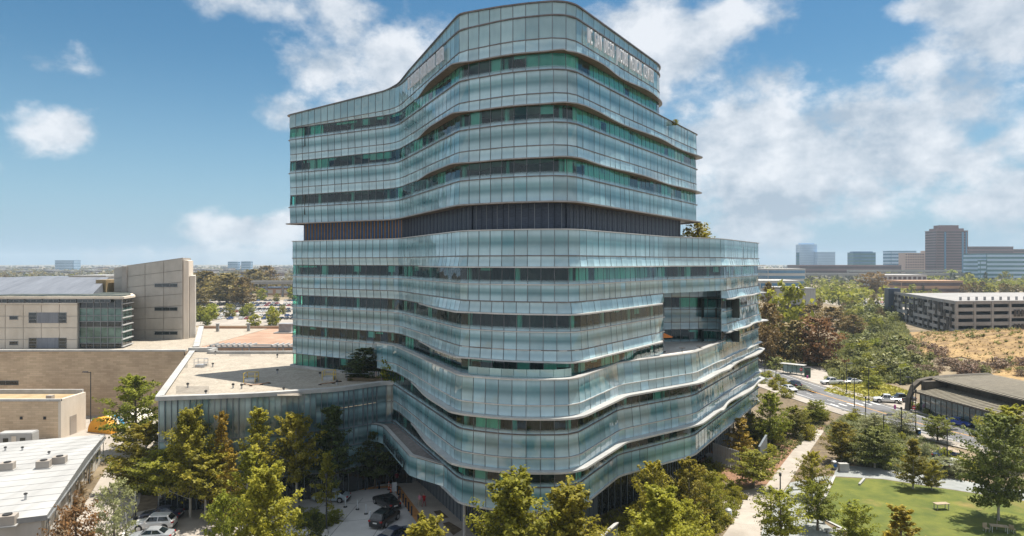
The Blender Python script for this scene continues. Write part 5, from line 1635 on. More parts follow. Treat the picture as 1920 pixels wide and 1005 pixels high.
t = thing('rooftop_unit', 'green grey rooftop unit standing on the salmon roof', 'roof unit', (GX(537, 175), 175, 12.93))
MB().box(-1.6, 1.6, -1.2, 1.2, .3, 2.3).build('casing', M_grey, t); MB().box(-1.8, 1.8, -1.4, 1.4, 2.3, 2.5).build('lid', M_steel, t); MB().box(-2.6, 2.6, -2.2, 2.2, 0, .3).build('plinth', M_conc, t)
for k, (x, y) in enumerate(((408, 178), (466, 179))):
    t = thing('roof_post', ['thin grey post on the salmon roof near its left edge', 'thin grey post at the middle of the salmon roof'][k], 'post', (GX(x, y), y, 12.93))
    MB().box(-.3, .3, -.3, .3, 0, 2.0).build('post', M_grey, t); MB().box(-.4, .4, -.4, .4, 2.0, 2.15).build('cap', M_steel, t)

# small stone outbuilding
so = thing('stone_outbuilding', 'small tan stone outbuilding with a flat ochre roof by the stone wall', 'building', (-86, 126, 0))
SO = empty('o5')
x1 = GX(109, 120)
MB().box(-130, x1, 120, 127, 0, 6.6).build('stone_wall', M_stone, SO)
MB().box(x1 + .01, x1 + .5, 120, 127, 0, 6.9).build('side_wall', M_cream, SO)
mesh_obj('flat_roof', [(-130, 120.4, 6.63), (x1, 120.4, 6.63), (x1, 126.7, 6.63), (-130, 126.7, 6.63)], [(0, 1, 2, 3)], M_tan, SO)
pp = MB(); pp.box(-130, x1 + .5, 119.8, 120.3, 6.6, 7.0); pp.box(-130, x1, 126.7, 127.2, 6.4, 7.4); pp.build('parapet', M_conc, SO)
MB().box(x1 + .5, x1 + .58, 122.4, 124.2, 0, 3.4).build('door', M_beige2, SO)
for px_ in (40, 84): MB().box(GX(px_, 120) - .22, GX(px_, 120) + .22, 119.9, 119.99, 3.4, 3.9).build('wall_vent', M_rub, SO)
MB().box(x1 - 3.2, x1 - 2.2, 121.5, 122.4, 6.65, 7.3).build('roof_vent', M_beige2, SO)
adopt(SO, so)

# white roofed modular building
mo = thing('modular_building', 'long low building with a bright white roof in the bottom left corner', 'building', (-66, 88, 0))
MO = empty('o6')
P1, P2 = Vector((-63.4, 106.2)), Vector((-49.6, 72.6))
dr = (P2 - P1).normalized(); nr = Vector((-dr.y, dr.x))              # nr points to the right/out
if nr.x < 0: nr = -nr
def mp_(u, w, z): q = P1 + dr * u + nr * w; return (q.x, q.y, z)
Lm = (P2 - P1).length
M_wallg = noisy('pale_modular_wall', (.52, .50, .47), (.62, .60, .57), .6, .8, stretch=(1, 1, .3))
wl_ = [mp_(.4, -.45, 0)[:2], mp_(Lm - .3, -.45, 0)[:2], mp_(Lm - .3, -46, 0)[:2], mp_(.4, -46, 0)[:2]]
MB().prism(wl_[::-1], 0, 3.75).build('wall', M_wallg, MO)
NP = 16
for k in range(NP):                                                    # roofing sheets, falling from the ridge to both eaves
    u0, u1 = Lm * k / NP + .05, Lm * (k + 1) / NP - .05
    rz = lambda u: 4.1 + .65 * (1 - abs(u - Lm * .42) / (Lm * .58))
    v = [mp_(u0, .1, rz(u0)), mp_(u1, .1, rz(u1)), mp_(u1, -46, rz(u1)), mp_(u0, -46, rz(u0))]
    v += [(p[0], p[1], p[2] - .12) for p in v]
    mesh_obj('roof_sheet', v, [(0, 1, 2, 3), (1, 0, 4, 5), (2, 1, 5, 6), (0, 3, 7, 4)], M_whroof, MO)
fs = MB()
fs.quad(mp_(0, .14, 3.6), mp_(Lm, .14, 3.6), mp_(Lm, .14, 4.08), mp_(Lm * .42, .14, 4.72), mp_(0, .14, 4.08))
fs.quad(mp_(Lm, .14, 3.55), mp_(Lm, -46, 3.55), mp_(Lm, -46, 4.1), mp_(Lm, .14, 4.1))
fs.build('fascia', M_grey, MO)
def on_wall(name, u0, u1, z0, z1, mat, pr=.08):
    a, b = mp_(u0, -.45, 0), mp_(u1, -.45, 0); c, d = mp_(u0, -.45 + pr, 0), mp_(u1, -.45 + pr, 0)
    mb = MB(); mb.prism([a[:2], b[:2], d[:2], c[:2]], z0, z1)
    return mb.build(name, mat, MO)
for u in (3, 7.5, 12, 17.5, 22, 28.5, 32.5):
    on_wall('window_frame', u, u + 1.5, 1.0, 2.5, M_whroof); on_wall('window_pane', u + .1, u + 1.4, 1.1, 2.4, M_win, .1)
for u in (9.8, 15.2, 25.0):
    on_wall('door', u, u + 1.9, .05, 2.6, M_beige2, .1)
for k in range(18):
    on_wall('wall_batten', 1 + k * 2.0, 1.12 + k * 2.0, .05, 3.6, M_cream, .05)
gm = MB(); gm.tube(mp_(0, .2, 3.7), mp_(Lm, .2, 3.7), .09, n=6)
for u in (1, 12, 24, 35): gm.tube(mp_(u, .0, .1), mp_(u, .0, 3.7), .06, n=6)
gm.build('gutter', M_grey, MO)
adopt(MO, mo)
def ac_unit(x, y, z, lab, s=1.0, rz=0.3):
    t = thing('roof_air_conditioner', lab, 'air conditioner', (x, y, z), rz)
    MB().box(-.75 * s, .75 * s, -.55 * s, .55 * s, .12, 1.0 * s).build('casing', M_beige2, t)
    MB().lathe([(.4 * s, 1.0 * s), (.42 * s, 1.1 * s), (.1, 1.12 * s)], n=12).build('fan_guard', M_rub, t)
    MB().box(-.9 * s, .9 * s, -.7 * s, .7 * s, 0, .12).build('kerb', M_whroof, t)
    MB().box(-.76 * s, -.72 * s, -.4 * s, .4 * s, .3, .85 * s).build('grille', M_rub, t)
for (x, y, lab) in ((14, 882, 'rusty air conditioner at the left end of the white roof'), (82, 878, 'air conditioner in the middle of the white roof ridge'), (112, 870, 'square dark air conditioner at the right end of the white roof ridge')):
    gx_, gy_ = G(x, y, 4.6); ac_unit(gx_, gy_, 4.62, lab)
for (x, y) in ((10, 846), (42, 846), (92, 855), (48, 935)):
    gx_, gy_ = G(x, y, 4.4)
    t = thing('roof_pipe', 'stubby pipe vent on the white membrane roof', 'vent', (gx_, gy_, 4.2), 0, 'pipe vents on the white roof')
    MB().tube((0, 0, 0), (0, 0, .75), .12, n=8).build('pipe', M_steel, t); MB().lathe([(.2, .7), (.2, .82), (.03, .9)], n=8).build('cowl', M_rub, t)
# annex with its own lower roof at the near end
ax = thing('annex_building', 'small white roofed annex in front of the long white roofed building', 'building', (-56, 68, 0))
AX = empty('o7')
MB().prism([mp_(Lm + .6, -5.2, 0)[:2], mp_(Lm + 14, -5.2, 0)[:2], mp_(Lm + 14, -40, 0)[:2], mp_(Lm + .6, -40, 0)[:2]][::-1], 0, 3.2).build('wall', M_wallg, AX)
MB().prism([mp_(Lm + .35, -4.9, 0)[:2], mp_(Lm + 14.3, -4.9, 0)[:2], mp_(Lm + 14.3, -40, 0)[:2], mp_(Lm + .35, -40, 0)[:2]][::-1], 3.22, 3.5).build('roof', M_whroof, AX)
adopt(AX, ax)
gx_, gy_ = G(14, 985, 3.5); ac_unit(gx_, gy_, 3.5, 'low round air conditioner on the annex roof', 1.1)
# caravan behind the white roof
cv = thing('site_trailer', 'white site trailer standing behind the white roofed building', 'trailer', (GX(34, 113), 113, 0), .12)
bevel(MB().box(-2.7, 2.7, -1.1, 1.1, .5, 3.0).build('body', M_whroof, cv), .12)
for x in (-1.7, .9): MB().box(x, x + .8, -1.14, -1.09, 1.5, 2.2).build('window', M_win, cv)
MB().box(-.4, .3, -1.14, -1.09, .6, 2.5).build('door', M_cream, cv)
for x in (-1.2, 1.2):
    MB().tube((x, -1.12, .4), (x, -.85, .4), .4, n=14).build('wheel', M_rub, cv)
# inflatable tunnel tent
M_tent_w = noisy('white_tent_fabric', (.68, .64, .56), (.78, .75, .68), .8, .7)
M_tent_o = noisy('orange_tent_fabric', (.68, .30, .015), (.80, .38, .03), .8, .7)
M_tent_b = noisy('blue_tent_band', (.02, .25, .48), (.03, .31, .56), .8, .7)
tn = thing('tunnel_tent', 'white tunnel tent with an orange end and blue hoop by the stone wall', 'tent', (GX(186, 124), 124, 0), -.35)
def hoop(name, y0, y1, r, mat, cap_=False):
    mb = MB(); N = 14
    for (a, b) in ((y0, y1),):
        for k in range(N):
            t0, t1 = math.pi * k / N, math.pi * (k + 1) / N
            p = lambda t, y: (r * math.cos(t), y, r * .95 * math.sin(t))
            mb.quad(p(t1, a), p(t0, a), p(t0, b), p(t1, b))
    if cap_:
        mb.quad(*[(r * math.cos(math.pi * k / N), y0, r * .95 * math.sin(math.pi * k / N)) for k in range(N, -1, -1)])
    return mb.build(name, mat, tn, smooth=False)
hoop('tent_end', 0, 1.6, 2.9, M_tent_o, True); hoop('tent_cover', 1.6, 10, 2.85, M_tent_w); hoop('tent_band', 2.4, 3.1, 2.95, M_tent_b)

# ================================================================== RIGHT: station building, parking structure
M_slat = noisy('weathered_timber_slats', (.12, .105, .075), (.23, .205, .155), 1.2, .8, stretch=(1, 6, 1))
M_slatd = noisy('dark_brown_fascia', (.06, .048, .035), (.11, .09, .065), 1.0, .7)
M_stglass = glass_mat('storefront_glass', [(0, (.03, .05, .055)), (.5, (.07, .12, .13)), (1, (.09, .15, .16))], jitter=.5)
st = thing('slatted_roof_building', 'dark low building with two slatted timber roofs and a long glass front', 'building', (90, 135, 0))
ST = empty('o8')
A0, A1 = Vector((84.6, 141.5)), Vector((89.6, 98.0))
dd = (A1 - A0).normalized(); nn = Vector((-dd.y, dd.x))
if nn.x < 0: nn = -nn                                                  # nn points away from the road
def sp3(u, w, z): q = A0 + dd * u + nn * w; return (q.x, q.y, z)
Ls = (A1 - A0).length
for k in range(30):
    u0, u1 = Ls * k / 30 + .03, Ls * (k + 1) / 30 - .03
    PANES.append(('storefront_pane', M_stglass, (sp3(u0, 0, .15), sp3(u1, 0, .15), sp3(u1, 0, 3.9), sp3(u0, 0, 3.9)), rng.random()))
flush_panes(ST)
fr = MB()
for k in range(31):
    a = sp3(Ls * k / 30, 0, 0); fr.box(a[0] - .06, a[0] + .06, a[1] - .06, a[1] + .06, 0, 4.0)
fr.build('storefront_frame', M_slatd, ST)
MB().prism([sp3(0, .3, 0)[:2], sp3(Ls, .3, 0)[:2], sp3(Ls, 14, 0)[:2], sp3(0, 14, 0)[:2]], 0, 3.8).build('wall', M_slatd, ST)
MB().prism([sp3(-.6, -1.2, 0)[:2], sp3(Ls, -1.2, 0)[:2], sp3(Ls, -.9, 0)[:2], sp3(-.6, -.9, 0)[:2]], 3.95, 4.3).build('eave_fascia', M_slatd, ST)
for k in range(52):                                                    # lower roof slats
    u0 = -.6 + (Ls + .6) * k / 52; u1 = u0 + (Ls + .6) / 52 - .3
    v = [sp3(u0, -1.0, 4.3), sp3(u1, -1.0, 4.3), sp3(u1, 5.2, 5.1), sp3(u0, 5.2, 5.1)]; v += [(p[0], p[1], p[2] - .14) for p in v]
    mesh_obj('roof_slat', v, [(0, 1, 2, 3), (1, 0, 4, 5), (2, 1, 5, 6), (3, 2, 6, 7), (0, 3, 7, 4)], M_slat, ST)
mesh_obj('roof_underlay', [sp3(-.6, -1.0, 4.12), sp3(Ls, -1.0, 4.12), sp3(Ls, 5.2, 4.92), sp3(-.6, 5.2, 4.92)], [(0, 1, 2, 3)], M_slatd, ST)
MB().prism([sp3(1.0, 5.25, 0)[:2], sp3(Ls, 5.25, 0)[:2], sp3(Ls, 16, 0)[:2], sp3(1.0, 16, 0)[:2]], 4.0, 6.6).build('clerestory', M_slatd, ST)
for k in range(52):                                                    # upper roof slats with a curved shoulder
    u0 = -2.2 + (Ls + 2.2) * k / 52; u1 = u0 + (Ls + 2.2) / 52 - .3
    prof = [(3.6, 6.65), (4.4, 6.85), (8.5, 7.05), (13.5, 7.2), (17.5, 7.3)]
    v, f = [], []
    for (w, z) in prof: v += [sp3(u0, w, z), sp3(u1, w, z)]
    for i in range(len(prof) - 1): f.append((2 * i, 2 * i + 1, 2 * i + 3, 2 * i + 2))
    mesh_obj('roof_slat', v, f, M_slat, ST)
v, f = [], []
for (w, z) in prof: v += [sp3(-2.1, w, z - .18), sp3(Ls, w, z - .18)]
for i in range(len(prof) - 1): f.append((2 * i, 2 * i + 1, 2 * i + 3, 2 * i + 2))
mesh_obj('roof_underlay', v, f, M_slatd, ST)
# the curved end wall: a bent frame that comes down to the ground
eb = MB(); pts = [(-1.6, 0.0), (-1.3, 2.6), (-.2, 5.2), (1.2, 6.3), (3.6, 6.8), (8.5, 7.15), (13.5, 7.3), (17.5, 7.4)]
for i in range(len(pts) - 1):
    (w0, z0), (w1, z1) = pts[i], pts[i + 1]
    for u in (-2.6,):
        a = [sp3(u, w0, z0), sp3(u + 1.3, w0, z0), sp3(u + 1.3, w1, z1), sp3(u, w1, z1)]
        b = [(p[0] + nn.x * .35, p[1] + nn.y * .35, p[2] - .45) for p in a]
        eb.quad(*a); eb.quad(*b[::-1]); eb.quad(a[0], a[3], b[3], b[0]); eb.quad(a[1], b[1], b[2], a[2])
eb.build('curved_end_frame', M_slatd, ST)
MB().prism([sp3(-1.0, 1.0, 0)[:2], sp3(.2, 1.0, 0)[:2], sp3(.2, 16, 0)[:2], sp3(-1.0, 16, 0)[:2]], 0, 6.3).build('end_wall', M_slatd, ST)
adopt(ST, st)

pk = thing('parking_structure', 'five level concrete parking structure with dark slatted screens on its long side', 'building', (215, 330, 0))
PK = empty('o9')
M_pkc = noisy('parking_concrete', (.265, .255, .25), (.345, .335, .33), .3, .85)
M_scr = noisy('dark_screen_slats', (.03, .024, .02), (.075, .06, .05), .6, .7)
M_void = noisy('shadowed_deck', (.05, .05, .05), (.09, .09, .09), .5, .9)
C0, C1 = Vector((185.5, 285)), Vector((211, 377)); C2 = Vector((300, 300))
ld = (C1 - C0).normalized(); ln = Vector((-ld.y, ld.x))
if ln.x > 0: ln = -ln
lw = (C1 - C0).length
zf = [-4, -1.0, 2.0, 5.0, 8.0, 11.0, 14.0]
rd = (C2 - C0).normalized(); rn = Vector((rd.y, -rd.x)); rw = (C2 - C0).length
if rn.y > 0: rn = -rn
core_pts = [tuple(C0 + ld * 3 + rd * 3), tuple(C0 + rd * rw + ld * 3), tuple(C0 + rd * rw + ld * lw), tuple(C1 + rd * 3)]
for z in zf[1:]:
    MB().prism([tuple(C0), tuple(C0 + rd * rw), tuple(C0 + rd * rw + ld * lw), tuple(C1)], z - .4, z).build('deck_slab', M_pkc, PK)
MB().prism([tuple(C0 + ld * 14 + rd * 14), tuple(C0 + rd * rw + ld * 14), tuple(C0 + rd * rw + ld * lw), tuple(C1 + rd * 14)], -4, 13.5).build('inner_ramp_wall', M_void, PK)
def slabby(o, d, n, w, zb):
    for z in zf[1:]:
        mb = MB(); a, b = o, o + d * w
        mb.prism([tuple(a), tuple(b), tuple(b + n * .3), tuple(a + n * .3)], z - .5, z + (1.05 if z < 14 else .9)); mb.build('spandrel', M_pkc, PK)
slabby(C0, ld, ln, lw, 0); slabby(C0, rd, rn, rw, 0)
for k in range(15):
    p = C0 + rd * (rw * k / 14); mb = MB(); mb.prism([tuple(p - rd * .5 + rn * .5), tuple(p + rd * .5 + rn * .5), tuple(p + rd * .5 - rn * .4), tuple(p - rd * .5 - rn * .4)], -4, 14.6); mb.build('column', M_pkc, PK)
for k in range(14):
    p = C0 + ld * (lw * k / 13); mb = MB(); mb.prism([tuple(p - ld * .4 + ln * .35), tuple(p + ld * .4 + ln * .35), tuple(p + ld * .4 - ln * .4), tuple(p - ld * .4 - ln * .4)], -4, 14.4); mb.build('column', M_pkc, PK)
rk = random.Random(9)
for k in range(26):                                                     # screens on the long left side, staggered
    for j in range(4):
        if rk.random() < .5: continue
        u = lw * (k + .2) / 26; z0 = 1.2 + j * 3.0
        p, q = C0 + ld * u + ln * .5, C0 + ld * (u + lw / 26 * .6) + ln * .5
        mb = MB(); mb.prism([tuple(p), tuple(q), tuple(q + ln * .15), tuple(p + ln * .15)], z0, z0 + 3.1); mb.build('screen_panel', M_scr, PK)
for k in range(3, 14):
    for j in range(4):
        if rk.random() < .62: continue
        u = rw * (k + .2) / 14
        for q_ in range(3):
            p = C0 + rd * (u + q_ * 1.7) + rn * .5; q = p + rd * 1.1
            mb = MB(); mb.prism([tuple(p), tuple(q), tuple(q + rn * .15), tuple(p + rn * .15)], 2.2 + j * 3, 5.1 + j * 3); mb.build('screen_panel', M_scr, PK)
mb = MB(); p = C1; mb.prism([tuple(p - ld * 1 + ln * 3), tuple(p - ld * 1 - ln * 3), tuple(p + ld * 8 - ln * 3), tuple(p + ld * 8 + ln * 3)], -6, 16.6); mb.build('stair_tower', M_louv, PK)
for k in range(12):
    p = C0 + ld * 20 + rd * (10 + k * 4.0)
    mb = MB(); mb.box(p.x - .35, p.x + .35, p.y - .35, p.y + .35, 14, 15.6); mb.build('roof_bollard', M_pkc, PK)
adopt(PK, pk)

# ================================================================== FAR BUILDINGS
def far_block(name, lab, x0, x1, ytop, d, wallm, glassm, floors, cols, roofm=None, ybase=None, depth=None, ribbon=True, cat='building', pent=None, base=0.0):
    """a distant block of real size: walls, a roof and its window bands or windows"""
    X0, X1 = GX(x0, d), GX(x1, d); H = CH - (ytop - HY) * d / F
    dp = depth or (X1 - X0) * .6
    t = thing(name, lab, cat, ((X0 + X1) / 2, d + dp / 2, base))
    O = ((X0 + X1) / 2, d + dp / 2)
    def L(x, y): return x - O[0], y - O[1]
    a, c = L(X0, d); b, e = L(X1, d + dp)
    MB().box(a, b, c, e, -base if base else 0, H - base).build('wall', wallm, t)
    MB().box(a - .4, b + .4, c - .4, e + .4, H - base + .02, H - base + .9).build('roof', roofm or wallm, t)
    if pent:
        MB().box(a + (b - a) * pent[0], a + (b - a) * pent[1], c + dp * .25, e - dp * .2, H - base + .95, H - base + pent[2]).build('penthouse', roofm or wallm, t)
    fh = (H - base) / floors
    for k in range(floors):
        z0, z1 = k * fh + fh * .30, k * fh + fh * .82
        if ribbon:
            f_ = MB(); f_.box(a + .6, b - .6, c - .25, c - .01, z0, z1); f_.build('window_band', glassm, t)
            sx = b if X1 < 0 else a
            f_ = MB(); f_.box(min(sx, sx + (.25 if X1 < 0 else -.25)), max(sx, sx + (.25 if X1 < 0 else -.25)), c + .6, e - .6, z0, z1); f_.build('window_band', glassm, t)
        else:
            for q in range(cols):
                wx0 = a + (b - a) * (q + .2) / cols; wx1 = a + (b - a) * (q + .8) / cols
                MB().box(wx0, wx1, c - .2, c - .01, z0, z1).build('window', glassm, t)
    return t
M_fblue = noisy('pale_blue_curtain_wall', (.40, .56, .74), (.48, .64, .82), .02, .25)
M_fblue2 = noisy('blue_curtain_glass', (.05, .16, .30), (.10, .24, .40), .02, .15, stretch=(3, 1, .2))
M_fpale = noisy('pale_sky_glass', (.33, .49, .67), (.41, .57, .75), .02, .2)
M_fteal = noisy('teal_curtain_glass', (.05, .16, .19), (.10, .24, .27), .03, .15)
M_fbrown = noisy('red_brown_granite', (.175, .10, .095), (.215, .13, .125), .02, .6)
M_fbrownw = noisy('brown_tinted_glass', (.07, .045, .05), (.11, .07, .075), .05, .2)
M_fpink = noisy('pinkish_stucco', (.52, .36, .29), (.58, .42, .34), .02, .8)
M_fwhite = noisy('white_stucco', (.46, .45, .435), (.55, .54, .52), .02, .8)
M_fgrey = noisy('grey_board_wall', (.30, .30, .30), (.40, .40, .39), .05, .8)
M_forg = noisy('orange_brown_brick', (.42, .25, .15), (.50, .31, .2), .05, .85)
far_block('office_tower', 'tall pale blue glass tower farthest left of the right skyline', 1500, 1532, 459, 1900, M_fblue, M_fpale, 12, 1, pent=(.1, .9, 5))
far_block('office_block', 'pale blue glass block joined to the right of the pale blue tower', 1533, 1566, 473, 1880, M_fblue, M_fpale, 8, 1)
far_block('office_block', 'narrow dark blue slab beside the pale blue tower', 1494, 1499, 474, 1850, M_fblue2, M_fteal, 8, 1)
far_block('office_block', 'dark blue glass block standing alone on the skyline', 1601, 1642, 474, 1500, M_fblue2, M_fteal, 7, 1, pent=(.05, .95, 3))
far_block('office_block', 'bright blue glass block left of the pinkish building', 1671, 1718, 471, 1700, M_fblue2, M_fblue, 7, 1)
far_block('hotel_block', 'pinkish stucco block beside the tall brown tower', 1697, 1733, 475, 1500, M_fpink, M_fbrownw, 9, 8, ribbon=False)
far_block('hotel_block', 'second pinkish stucco wing touching the tall brown tower', 1734, 1756, 471, 1520, M_fpink, M_fbrownw, 9, 5, ribbon=False)
bt = far_block('office_tower', 'tall red brown office tower with stepped crown', 1756, 1815, 433, 1250, M_fbrown, M_fbrownw, 18, 1, pent=(.2, .8, 11))
for (fx, w_) in ((.24, 3.2), (.80, 3.2), (.92, 2.2)):
    wl2 = GX(1815, 1250) - GX(1756, 1250)
    MB().box(-wl2 / 2 + wl2 * fx, -wl2 / 2 + wl2 * fx + w_, -wl2 * .3 - .9, -wl2 * .3 - .3, 0, CH - (435 - HY) * 1250 / F).build('glass_strip', M_fblue2, bt)
MB().box(-wl2 * .42, wl2 * .42, -wl2 * .22, wl2 * .22, CH - (433 - HY) * 1250 / F + .95, CH - (428 - HY) * 1250 / F).build('crown_step', M_fbrown, bt)
far_block('office_block', 'long low red brown office block right of the brown tower', 1818, 1900, 463, 1400, M_fbrown, M_fbrownw, 9, 1)
far_block('office_block', 'second red brown block rising behind the teal building', 1900, 1960, 468, 1450, M_fbrown, M_fbrownw, 8, 1)
far_block('office_block', 'stepped teal glass building at the right edge', 1850, 1960, 476, 1000, M_fteal, M_fblue, 7, 1)
far_block('office_block', 'lower step of the teal glass building', 1838, 1849.5, 489, 1000, M_fteal, M_fblue, 5, 1)
far_block('long_building', 'long reddish low building below the skyline', 1500, 1690, 498, 1300, M_fbrown, M_fbrownw, 3, 20, depth=60)
far_block('white_building', 'white low building with small dark windows beside the rusty trees', 1655, 1738, 517, 720, M_fwhite, M_fbrownw, 3, 9, depth=40, ribbon=False)
far_block('brick_building', 'orange brown low building right of the white one', 1690, 1806, 528, 680, M_forg, M_fbrownw, 2, 10, depth=30)
far_block('pale_building', 'flat pale building at the left of the right hand view', 1425, 1499, 528, 560, M_fwhite, M_fblue2, 2, 6, depth=40)
far_block('pale_building', 'long pale roofed building under the left skyline trees', 1440, 1510, 505, 900, M_fwhite, M_fblue2, 3, 6, depth=50)
gb = thing('grey_box_building', 'grey board clad box building raised over the trees right of the tower', 'building', (GX(1510, 330), 345, 0))
xL, xM, xR = (GX(x, 330) - GX(1510, 330) for x in (1470, 1507, 1531))
zb, zt_ = 31 - (572 - HY) * 330 / F, 31 - (543 - HY) * 330 / F
MB().prism([(xL, 4), (xM - .05, -14), (xM - .05, 12), (xL, 14)], zb, zt_).build('side_wall', M_fgrey, gb)
for k in range(5):
    a, b = xM + (xR - xM) * k / 5 + .04, xM + (xR - xM) * (k + 1) / 5 - .04
    MB().box(a, b, -14.1, -13.8, zb, zt_ + .3).build('wall_board', M_fwhite, gb)
MB().box(xM, xR, -13.79, 12, zb, zt_).build('wall', M_fwhite, gb)
MB().prism([(xL - .3, 4), (xM, -14.4), (xR + .2, -14.4), (xR + .2, 13), (xL, 14)], zt_ + .32, zt_ + .7).build('roof', M_whroof, gb)
MB().box(xM - 3, xR - 1, -10, 8, 0, zb - .05).build('base', M_void, gb)
# viaducts
def viaduct(lab, x0, x1, y, d, th=2.2):
    X0, X1 = GX(x0, d), GX(x1, d); z = 31 - (y - HY) * d / F
    t = thing('viaduct', lab, 'viaduct', ((X0 + X1) / 2, d, 0)); w = (X1 - X0) / 2
    MB().box(-w, w, -4.5, 4.5, z - th, z).build('deck', M_pkc, t)
    for s in (-4.7, 4.45): MB().box(-w, w, s, s + .25, z - .4, z + 1.0).build('parapet', M_conc, t)
    n = max(3, int(w * 2 / 35))
    for k in range(n + 1):
        x = -w + 2 * w * k / n
        MB().tube((x, 0, -.5), (x, 0, z - th), 1.1, n=10).build('pier', M_pkc, t)
viaduct('concrete viaduct left of the tower above the car park', 470, 560, 528, 620)
viaduct('long concrete viaduct across the right background', 1440, 1820, 513, 1050, 3)
viaduct('second viaduct deck above the far trees on the right', 1590, 1800, 507, 1200, 3)
# left background
far_block('office_block', 'lone blue glass block on the left horizon', 103, 138, 488.5, 2300, M_fblue2, M_fblue, 7, 1)
far_block('office_block', 'pale blue twin block on the horizon beside the tower', 427, 446, 491, 2200, M_fblue, M_fblue2, 6, 1)
far_block('office_block', 'right hand pale blue twin block on the horizon', 452, 470, 490.5, 2200, M_fblue, M_fblue2, 6, 1)
far_block('warehouse', 'long white roofed shed behind the panelled tower', 130, 198, 519, 420, M_fwhite, M_fbrownw, 1, 4, M_whroof, depth=30)
far_block('warehouse', 'wide grey roofed shed behind the grey metal roof', 20, 128, 522, 480, M_fwhite, M_fbrownw, 1, 5, M_greyroof, depth=40)
far_block('warehouse', 'dark roofed school like building by the left car park', 484, 560, 541, 640, M_forg, M_fwhite, 1, 5, M_louv, depth=30, ribbon=False)
far_block('warehouse', 'white roofed building between the eucalyptus trees', 450, 482, 508, 1000, M_fwhite, M_fbrownw, 2, 4, M_whroof, depth=40)
far_block('warehouse', 'white gabled building near the tower beyond the viaduct', 500, 520, 509, 950, M_fwhite, M_fbrownw, 2, 4, M_whroof, depth=30)
rb = random.Random(31)
for k in range(48):
    left = k % 3 != 0
    x = rb.uniform(-40, 540) if left else rb.uniform(1425, 1960)
    d = rb.uniform(1300, 3200); wpx = rb.uniform(8, 26)
    H = rb.uniform(6, 14)
    far_block('low_building', 'small pale low building far out on the plain', x, x + wpx, HY + (31 - H) * F / d, d, rb.choice((M_fwhite, M_fwhite, M_fpink, M_fgrey)), M_fbrownw, 2, 4, M_whroof, depth=40)
for o in bpy.data.objects:
    if o.get('label') == 'small pale low building far out on the plain': o['group'] = 'low buildings on the far plain'
# ================================================================== VEHICLES
M_paint = objcolor('car_paint', .28, .15, .7)
M_cglass = noisy('car_glass', (.008, .012, .014), (.02, .03, .034), .6, .04, spec=.9)
M_tyre = noisy('tyre_rubber', (.012, .012, .012), (.025, .025, .025), 6, .85)
M_rim = noisy('alloy_rim', (.35, .35, .36), (.5, .5, .51), 4, .3, metal=.8)
M_tail = noisy('red_tail_lamp', (.30, .01, .008), (.42, .02, .015), 5, .2)
M_headl = noisy('clear_head_lamp', (.55, .56, .57), (.7, .71, .72), 5, .15)
M_plate = noisy('number_plate_white', (.6, .6, .58), (.7, .7, .68), 5, .5)
M_trim = noisy('black_plastic_trim', (.012, .012, .013), (.025, .025, .027), 4, .6)
def car_body(L, Wd, st, roofst):
    """st: stations (x, half width, sill, belt); roofst: cabin (x_wind_base, x_roof_front, x_roof_rear, x_rear_base, roof z, half width at roof)"""
    mb = MB(); ring = []
    for (x, w, zs, zb) in st:
        b = len(mb.v); m = (zs + zb) / 2
        mb.v += [(x, -w * .88, zs), (x, -w, zs + .14), (x, -w * 1.0, m + .05), (x, -w * .96, zb - .06), (x, -w * .86, zb), (x, 0, zb + .035),
                 (x, w * .86, zb), (x, w * .96, zb - .06), (x, w, m + .05), (x, w, zs + .14), (x, w * .88, zs)]
        if ring:
            for k in range(11):
                j = (k + 1) % 11
                mb.f.append((ring[-1] + k, ring[-1] + j, b + j, b + k)); mb.mi.append(0)
        ring.append(b)
    mb.f.append(tuple(ring[0] + k for k in range(10, -1, -1))); mb.mi.append(0)
    mb.f.append(tuple(ring[-1] + k for k in range(11))); mb.mi.append(0)
    x0, x1, x2, x3, zr, wr, wb, zb = roofst
    b = len(mb.v)
    mb.v += [(x0, -wb, zb), (x0, wb, zb), (x1, -wr, zr - .03), (x1, wr, zr - .03), ((x1 + x2) / 2, -wr, zr), ((x1 + x2) / 2, wr, zr), (x2, -wr, zr - .05), (x2, wr, zr - .05), (x3, -wb, zb), (x3, wb, zb)]
    for q in ((0, 1, 3, 2), (2, 3, 5, 4), (4, 5, 7, 6), (6, 7, 9, 8), (1, 0, 8, 9)): mb.f.append(tuple(b + i for i in q)); mb.mi.append(0)
    mb.f.append((b, b + 2, b + 4, b + 6, b + 8)); mb.mi.append(0)
    mb.f.append((b + 1, b + 9, b + 7, b + 5, b + 3)); mb.mi.append(0)
    return mb
def lerp3(a, b, t): return tuple(a[i] + (b[i] - a[i]) * t for i in range(3))
def pane_between(mb, a, b, c, d, i0, i1, j0, j1, off):
    """quad inside the patch a b c d (a-b bottom, d-c top)"""
    def p(u, v): return Vector(lerp3(lerp3(a, b, u), lerp3(d, c, u), v))
    q = [p(i0, j0), p(i1, j0), p(i1, j1), p(i0, j1)]
    n = (q[1] - q[0]).cross(q[3] - q[0]).normalized()
    mb.quad(*[tuple(x + n * off) for x in q])
